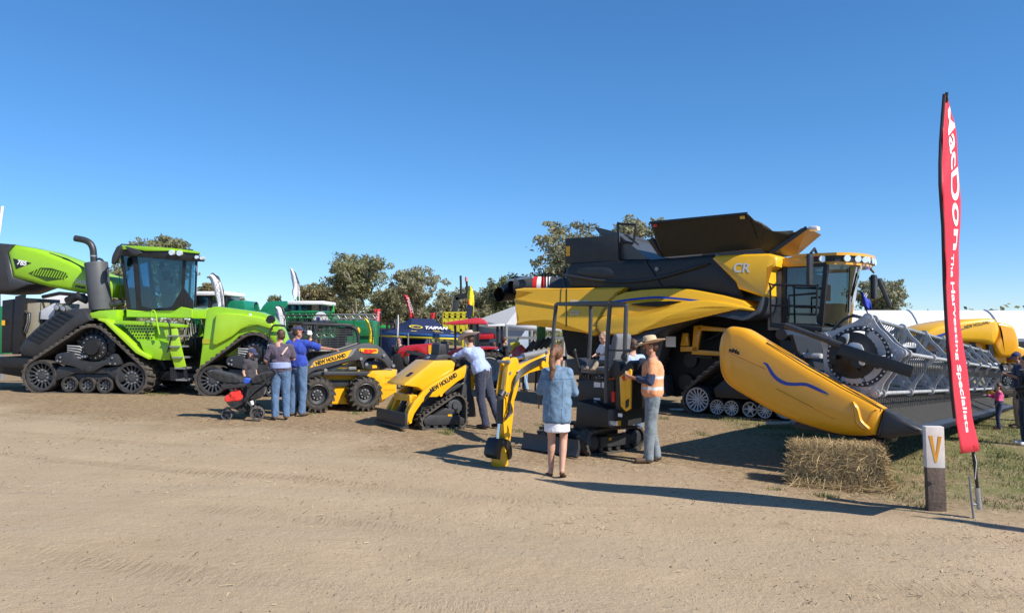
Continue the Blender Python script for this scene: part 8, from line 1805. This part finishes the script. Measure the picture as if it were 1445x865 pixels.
def white_marquee():
    fr = bgframe(735, 33); t = thing('marquee', 'white peaked marquee behind the rear of the harvester', 'marquee', fr); CW = mat('white_canvas', (.84, .84, .84), .7, var=.05); n_ = CW.node_tree; tl_ = n_.nodes.new('ShaderNodeBsdfTranslucent'); tl_.inputs[0].default_value = (.8, .8, .8, 1); mx_ = n_.nodes.new('ShaderNodeMixShader'); mx_.inputs[0].default_value = .45; n_.links.new(n_.nodes['Principled BSDF'].outputs[0], mx_.inputs[1]); n_.links.new(tl_.outputs[0], mx_.inputs[2]); n_.links.new(mx_.outputs[0], n_.nodes['Material Output'].inputs[0])
    A, B_, D = fr.P(714, 458, 0), fr.P(800, 459, 0), fr.P(672, 452, 3.5); C_ = B_ + (D - A); pk = fr.P(737, 428, 2.6)
    m = MB(); m.add([A, B_, C_, D, pk, pk + Vector((1.0, 0, 0))], [(0, 1, 5, 4), (1, 2, 5), (2, 3, 4, 5), (3, 0, 4)]); m.build('marquee_roof', CW, t, smooth=15); dz = Vector((0, 0, -.25)); m = MB(); m.quad(A, B_, B_ + dz, A + dz); m.quad(D, A, A + dz, D + dz); m.build('valance', CW, t, solid=.012)
    m = MB()
    for q in (A, B_, D, C_): m.cyl((q.x, q.y, 0), q, .08, n=8)
    m.bar(A + dz * 2.2, B_ + dz * 2.2, .06, .12); m.build('marquee_post', MGR, t); m = MB(); m.quad(C_ + dz, D + dz, Vector((D.x, D.y, 0)), Vector((C_.x, C_.y, 0))); m.build('back_wall', mat('grey_blue_canvas', (.20, .25, .34), .7), t, solid=.01)
    m = MB(); m.box((A.x + .4, .8, 0), (A.x + 1.6, 1.8, 1.35)); m.build('display_counter', CHAR, t, bevel=.03)
white_marquee()
def long_marquee():
    o = at(1150, 470, 44); fr = Frame((o.x, o.y, gz(o.x, o.y)), 0); t = thing('long_marquee', 'long white exhibition marquee along the right behind the harvester', 'marquee', fr); CW = mat('white_pvc_roof', (.78, .79, .82), .55, var=.04)
    x0, x1 = -3.0, 30; ze = fr.P(1300, 492, 0).z; zr = fr.P(1300, 438, 2.5).z; m = MB(); y1 = 5.0
    rows = []
    for x in np.linspace(x0, x1, 45): rows.append([Vector((x, 0, ze)), Vector((x, .02, ze + .25))] + [Vector((x, y1 / 2 * j / 6, ze + .25 + (zr - ze - .25) * math.sin(math.pi / 2 * j / 6) ** .9 + .03 * math.sin(x * 1.57) * math.sin(math.pi * j / 6))) for j in range(1, 7)] + [Vector((x, y1, ze))])
    m.sheet(rows); m.build('marquee_roof', CW, t, smooth=60, solid=.01)
    m = MB(); m.box((x0, .05, 0), (x1, .1, ze)); m.build('marquee_wall', CW, t)
    m = MB()
    for x in np.arange(x0, x1, 4.6): m.tube([Vector((x + .25 * j / 6, y1 / 2 * j / 6 - .03, ze + .25 + (zr - ze - .25) * math.sin(math.pi / 2 * j / 6) ** .9 + .03)) for j in range(7)], .045, 6)
    m.build('roof_seam', mat('grey_seam', (.55, .56, .6), .6), t)
long_marquee()
# ---- yellow baler behind the reel
fr = bgframe(1390, 26); t = thing('round_baler', 'yellow round baler with curved covers behind the reel', 'baler', fr)
b = MB(); b.pillow(sm(pl(fr, [(1296, 482), (1302, 472), (1318, 462), (1345, 455), (1375, 450.5), (1398, 449.5), (1405, 453), (1409, 464), (1408, 474), (1402, 485), (1395, 486), (1385, 483), (1340, 482), (1310, 484)], 0), 3), 0, 1.9, [(.05, .06), (.15, .09)]); sc_ = b.build('side_cover', YELS, t, smooth=50)
b = MB(); b.pillow(sm(pl(fr, [(1404, 456), (1416, 456), (1428, 460), (1434, 470), (1437, 484), (1436, 496), (1428, 503), (1410, 503), (1402, 488), (1408, 474)], .15), 3), .15, 1.9, [(.05, .06), (.12, .08)]); b.build('rear_cover', YELD, t, smooth=50)
b = MB(); b.pillow(pl(fr, [(1434, 488), (1455, 495), (1460, 520), (1430, 512)], .2), .2, 1.5, [(.05, .04)]); rect(b, fr, 1330, 483, 1420, 512, .3, 1.7); b.build('lower_body', YELD, t, smooth=50)
b = MB()
for x in (1352, 1372, 1395): b.bar(fr.P(x, 484, .2), fr.P(x + 6, 512, .2), .14, .14)
b.build('frame', BLK, t); p = fr.P(1362, 464, -.1); text(sc_, 'NEW HOLLAND', p, fr.P(1402, 455, -.1) - p, (0, 0, 1), .16, BLET, wfit=.85)
b = MB(); b.prism(pl(fr, [(1303, 479), (1345, 466), (1362, 463.5), (1345, 469), (1306, 481.5)], -.1), -.11, -.08); b.build('dark_stripe', BLUE, sc_)
for a in (1320, 1430): x = fr.L(a, 520, 0)[0]; tyre_wheel('wheel', t, (x, .6), .6, .2, .6, DGR, 16, .5, .04)
t2 = thing('storage_container', 'grey container at the right edge behind the yellow baler', 'container', bgframe(1440, 34)); fr2 = bgframe(1440, 34); b = MB(); rect(b, fr2, 1425, 478, 1475, 500, 0, 2); b.build('container_body', mat('slate_grey', (.16, .19, .24), .5), t2, bevel=.03); b = MB(); rect(b, fr2, 1436, 482, 1446, 490, -.02, 0); b.build('vent', BLK, t2)
# ---- flags
def flag(label, Y, left, right, m_, pole, txt=None, tm=None, name='feather_flag', cat='feather flag', extra=None, group='feather flags in the background'):
    base = pole[-1]; fr = bgframe(base[0], Y); t = thing(name, label, cat, fr, group=group); n = len(left); l2, r2 = sm(left, 3, False), sm(right, 3, False)
    m = MB(); rows = [[fr.P(a + (c - a) * j / 5, b + (d - b) * j / 5, .05 * math.sin(j * 1.3 + i * .4)) for j in range(6)] for i, ((a, b), (c, d)) in enumerate(zip(l2, r2))]; m.sheet(rows); bn = m.build('banner', m_, t, solid=.012, smooth=0)
    m = MB(); P = [fr.P(a, b, 0.02) for a, b in pole]; P.append(Vector((P[-1].x, P[-1].y, 0))); m.tube(P, .022, 6); m.build('pole', CHAR, t)
    if txt:
        s, (ax, ay), (bx, by), sz = txt; p, q = fr.P(ax, ay, -.08), fr.P(bx, by, -.08); d = q - p; text(bn, s, p, d, (-d.z, 0, d.x), sz, tm or BLET, wfit=d.length, bold=0)
    if extra: extra(fr, bn)
WF = mat('white_flag_cloth', (.76, .76, .77), .6, var=.05)
flag('white curved feather flag above the green tractor rear body', 26, [(292, 392), (296, 394), (301, 406), (306, 425), (308, 434)], [(292.5, 391), (300, 386), (308, 391), (314, 410), (316.5, 434)], WF, [(292, 392), (300, 385.5), (308.5, 391), (315, 410), (316.5, 434)], ('CROPLANDS', (304, 394), (310, 426), .15), MGR)
flag('tall white feather flag with a green mark above the sprayer cab', 34, [(409.5, 379), (411, 392), (413.5, 405), (412, 413), (416, 424), (419, 428)], [(410, 378), (416, 384), (421, 398), (423, 412), (423, 425), (423, 429)], WF, [(409.5, 378.5), (417, 385), (422, 400), (423, 429)], ('CROPLANDS', (415.5, 386), (420, 410), .13), MGR, extra=lambda fr, bn: [MB().prism(pl(fr, [(418, 420), (421, 417), (422, 423), (419, 425)], -.1), -.1, -.08).build('green_mark', GRNT, bn)])
flag('short white feather flag between the green rear body and the sprayer', 23, [(388, 436), (389, 445), (392, 454), (395, 458)], [(389, 433), (396, 432), (402, 442), (403, 462)], WF, [(388, 435), (392, 431.5), (398, 433), (402.5, 443), (403, 470)], ('AGRI', (397, 438), (399, 456), .16), DGR)
flag('yellow feather flag behind the skid steer arm', 23, [(514, 449), (518, 458), (521, 470), (520, 484)], [(514.5, 448.5), (521, 454), (526, 468), (527, 487)], mat('yellow_flag_cloth', (.78, .66, .02), .6), [(514, 449), (521, 454.5), (526, 468), (527, 490)], ('IRRIGATION', (519, 455), (524, 482), .14), BLET)
flag('red curved feather flag rising behind the navy tent', 36, [(569.5, 417), (573, 428), (577, 440), (578, 449)], [(571, 416), (576, 418), (580, 430), (585, 449)], mat('red_cloth', (.62, .03, .03), .6), [(569.5, 416.5), (574, 416), (579, 428), (584, 450)], ('MASSEY', (573.5, 421), (580, 443), .2), WLET)
flag('red rectangular banner on a white pole left of the navy tent', 32, [(528, 436.5), (527.5, 448), (527, 460.5)], [(536.5, 436), (536.5, 448), (536, 460)], MATS['red_cloth'], [(537.5, 436), (537.5, 462)], ('Ferguson', (532, 440), (531.5, 457), .2), WLET, name='banner_flag', cat='banner')
flag('small red banner with white edge behind the peak of the navy tent', 36, [(607.5, 442), (607, 446), (606.5, 450)], [(614, 441.5), (614, 446), (614, 450)], MATS['red_cloth'], [(614.8, 441), (614.8, 452)], name='banner_flag', cat='banner')
flag('narrow white feather flag at the left corner of the navy tent', 27, [(561, 446), (560, 460), (560, 478), (558, 494)], [(562, 444), (563, 455), (562.5, 475), (561, 492)], WF, [(562, 443.5), (563.5, 458), (561, 497)])
NVC = mat('navy_flag_cloth', (.012, .02, .06), .6)
def multi(fr, bn): 
    MB().prism(sm(pl(fr, [(659, 431), (663, 430), (668, 433), (667, 440), (664, 449), (658, 448), (659, 440)], -.1), 2), -.1, -.06).build('navy_section', NVC, bn); MB().prism(pl(fr, [(659.5, 423), (661, 422.5), (663, 430), (661, 431)], -.1), -.1, -.06).build('red_section', MATS['red_cloth'], bn)
flag('yellow navy and red feather flag beside the yellow bin', 30, [(663.5, 404), (660, 412), (660, 422), (661, 432), (663, 446)], [(664, 403.5), (667, 410), (669, 422), (668.5, 436), (668, 447)], MATS['yellow_flag_cloth'], [(668, 447), (668, 470)], extra=multi)
flag('rippling blue flag beside the harvester cab mirror', 24, [(1215.5, 412), (1216, 422), (1218, 430), (1224, 436)], [(1218, 413), (1223, 420), (1229, 426), (1230, 437)], mat('blue_flag_cloth', (.02, .05, .42), .6), [(1215, 411), (1219, 430), (1228, 450)], ('N', (1219, 418), (1222, 420), .2), WLET, name='blue_flag', cat='flag')
# dark navy trailer left of the tent
fr = bgframe(545, 33); t = thing('display_trailer', 'dark navy display stand with yellow stripe left of the navy tent', 'stand', fr); b = MB(); rect(b, fr, 524, 463, 560, 496, 0, 2); b.build('stand_body', MATS['navy_tent_cloth'], t, bevel=.03); b = MB(); rect(b, fr, 524, 470, 552, 471.5, -.02, 0); b.build('yellow_stripe', MATS['yellow_trim'], t); b = MB(); b.tube([fr.P(547, 492, -.3), fr.P(546.5, 458, -.3), fr.P(549, 453, -.3), fr.P(556, 453, -.3), fr.P(558, 458, -.3), fr.P(557, 494, -.3)], .06, 6); b.build('roll_bar', BLK, t)
fr = bgframe(530, 38); t = thing('green_seeder', 'bright green seeder frame behind the yellow feather flag', 'machine', fr); b = MB(); rect(b, fr, 500, 459, 548, 463, 0, .5); rect(b, fr, 508, 463, 512, 490, 0, .5); rect(b, fr, 528, 463, 532, 490, 0, .5); b.build('frame', mat('vivid_green', (.02, .38, .05), .4), t, bevel=.03); b = MB(); rect(b, fr, 513, 461, 517, 486, -.3, -.1); b.build('upright', MGR, t)
# ================================================================== separate pieces of a part become parts of their own
def split_islands(names, most=40):
    for o in list(bpy.data.objects):
        if o.type != 'MESH' or o.name.split('.')[0] not in names or o.parent is None: continue
        bm = bmesh.new(); bm.from_mesh(o.data); bm.verts.ensure_lookup_table(); seen = set(); isl = []
        for v in bm.verts:
            if v in seen: continue
            st = [v]; seen.add(v); cur = []
            while st:
                w = st.pop(); cur.append(w)
                for e in w.link_edges:
                    u = e.other_vert(w)
                    if u not in seen: seen.add(u); st.append(u)
            isl.append(set(x.index for x in cur))
        if not 1 < len(isl) <= most: bm.free(); continue
        base = o.name.split('.')[0]
        for k, s_ in enumerate(isl):
            b2 = bm.copy(); b2.verts.ensure_lookup_table(); bmesh.ops.delete(b2, geom=[v for v in b2.verts if v.index not in s_], context='VERTS')
            me = o.data if k == len(isl) - 1 else o.data.copy()
            if k == len(isl) - 1: b2.to_mesh(o.data)
            else:
                b2.to_mesh(me); c = o.copy(); c.data = me; c.name = base; COL.objects.link(c); c.parent = o.parent; c.matrix_basis = o.matrix_basis.copy()
            b2.free()
        bm.free()
split_islands({'loader_arm', 'sleeves', 'cab_frame', 'stripe_decal', 'canopy_post', 'control_console', 'mirror_arm', 'lamp_bracket', 'cab_controls', 'hub_fitting', 'drive_machinery', 'pivot_pin', 'control_lever', 'warning_label', 'instruction_label', 'seed_tube', 'tent_leg', 'marquee_post', 'boom_post', 'hydraulic_hose', 'hose', 'hydraulic_pipe', 'side_shield', 'roller_wheel', 'drop_hose', 'lamp', 'latch_cover', 'cam_window', 'hub_bracket', 'cylinder_rod', 'platform_rail', 'handrail', 'slogan_strip', 'display_board', 'fender', 'hinge', 'valance'})
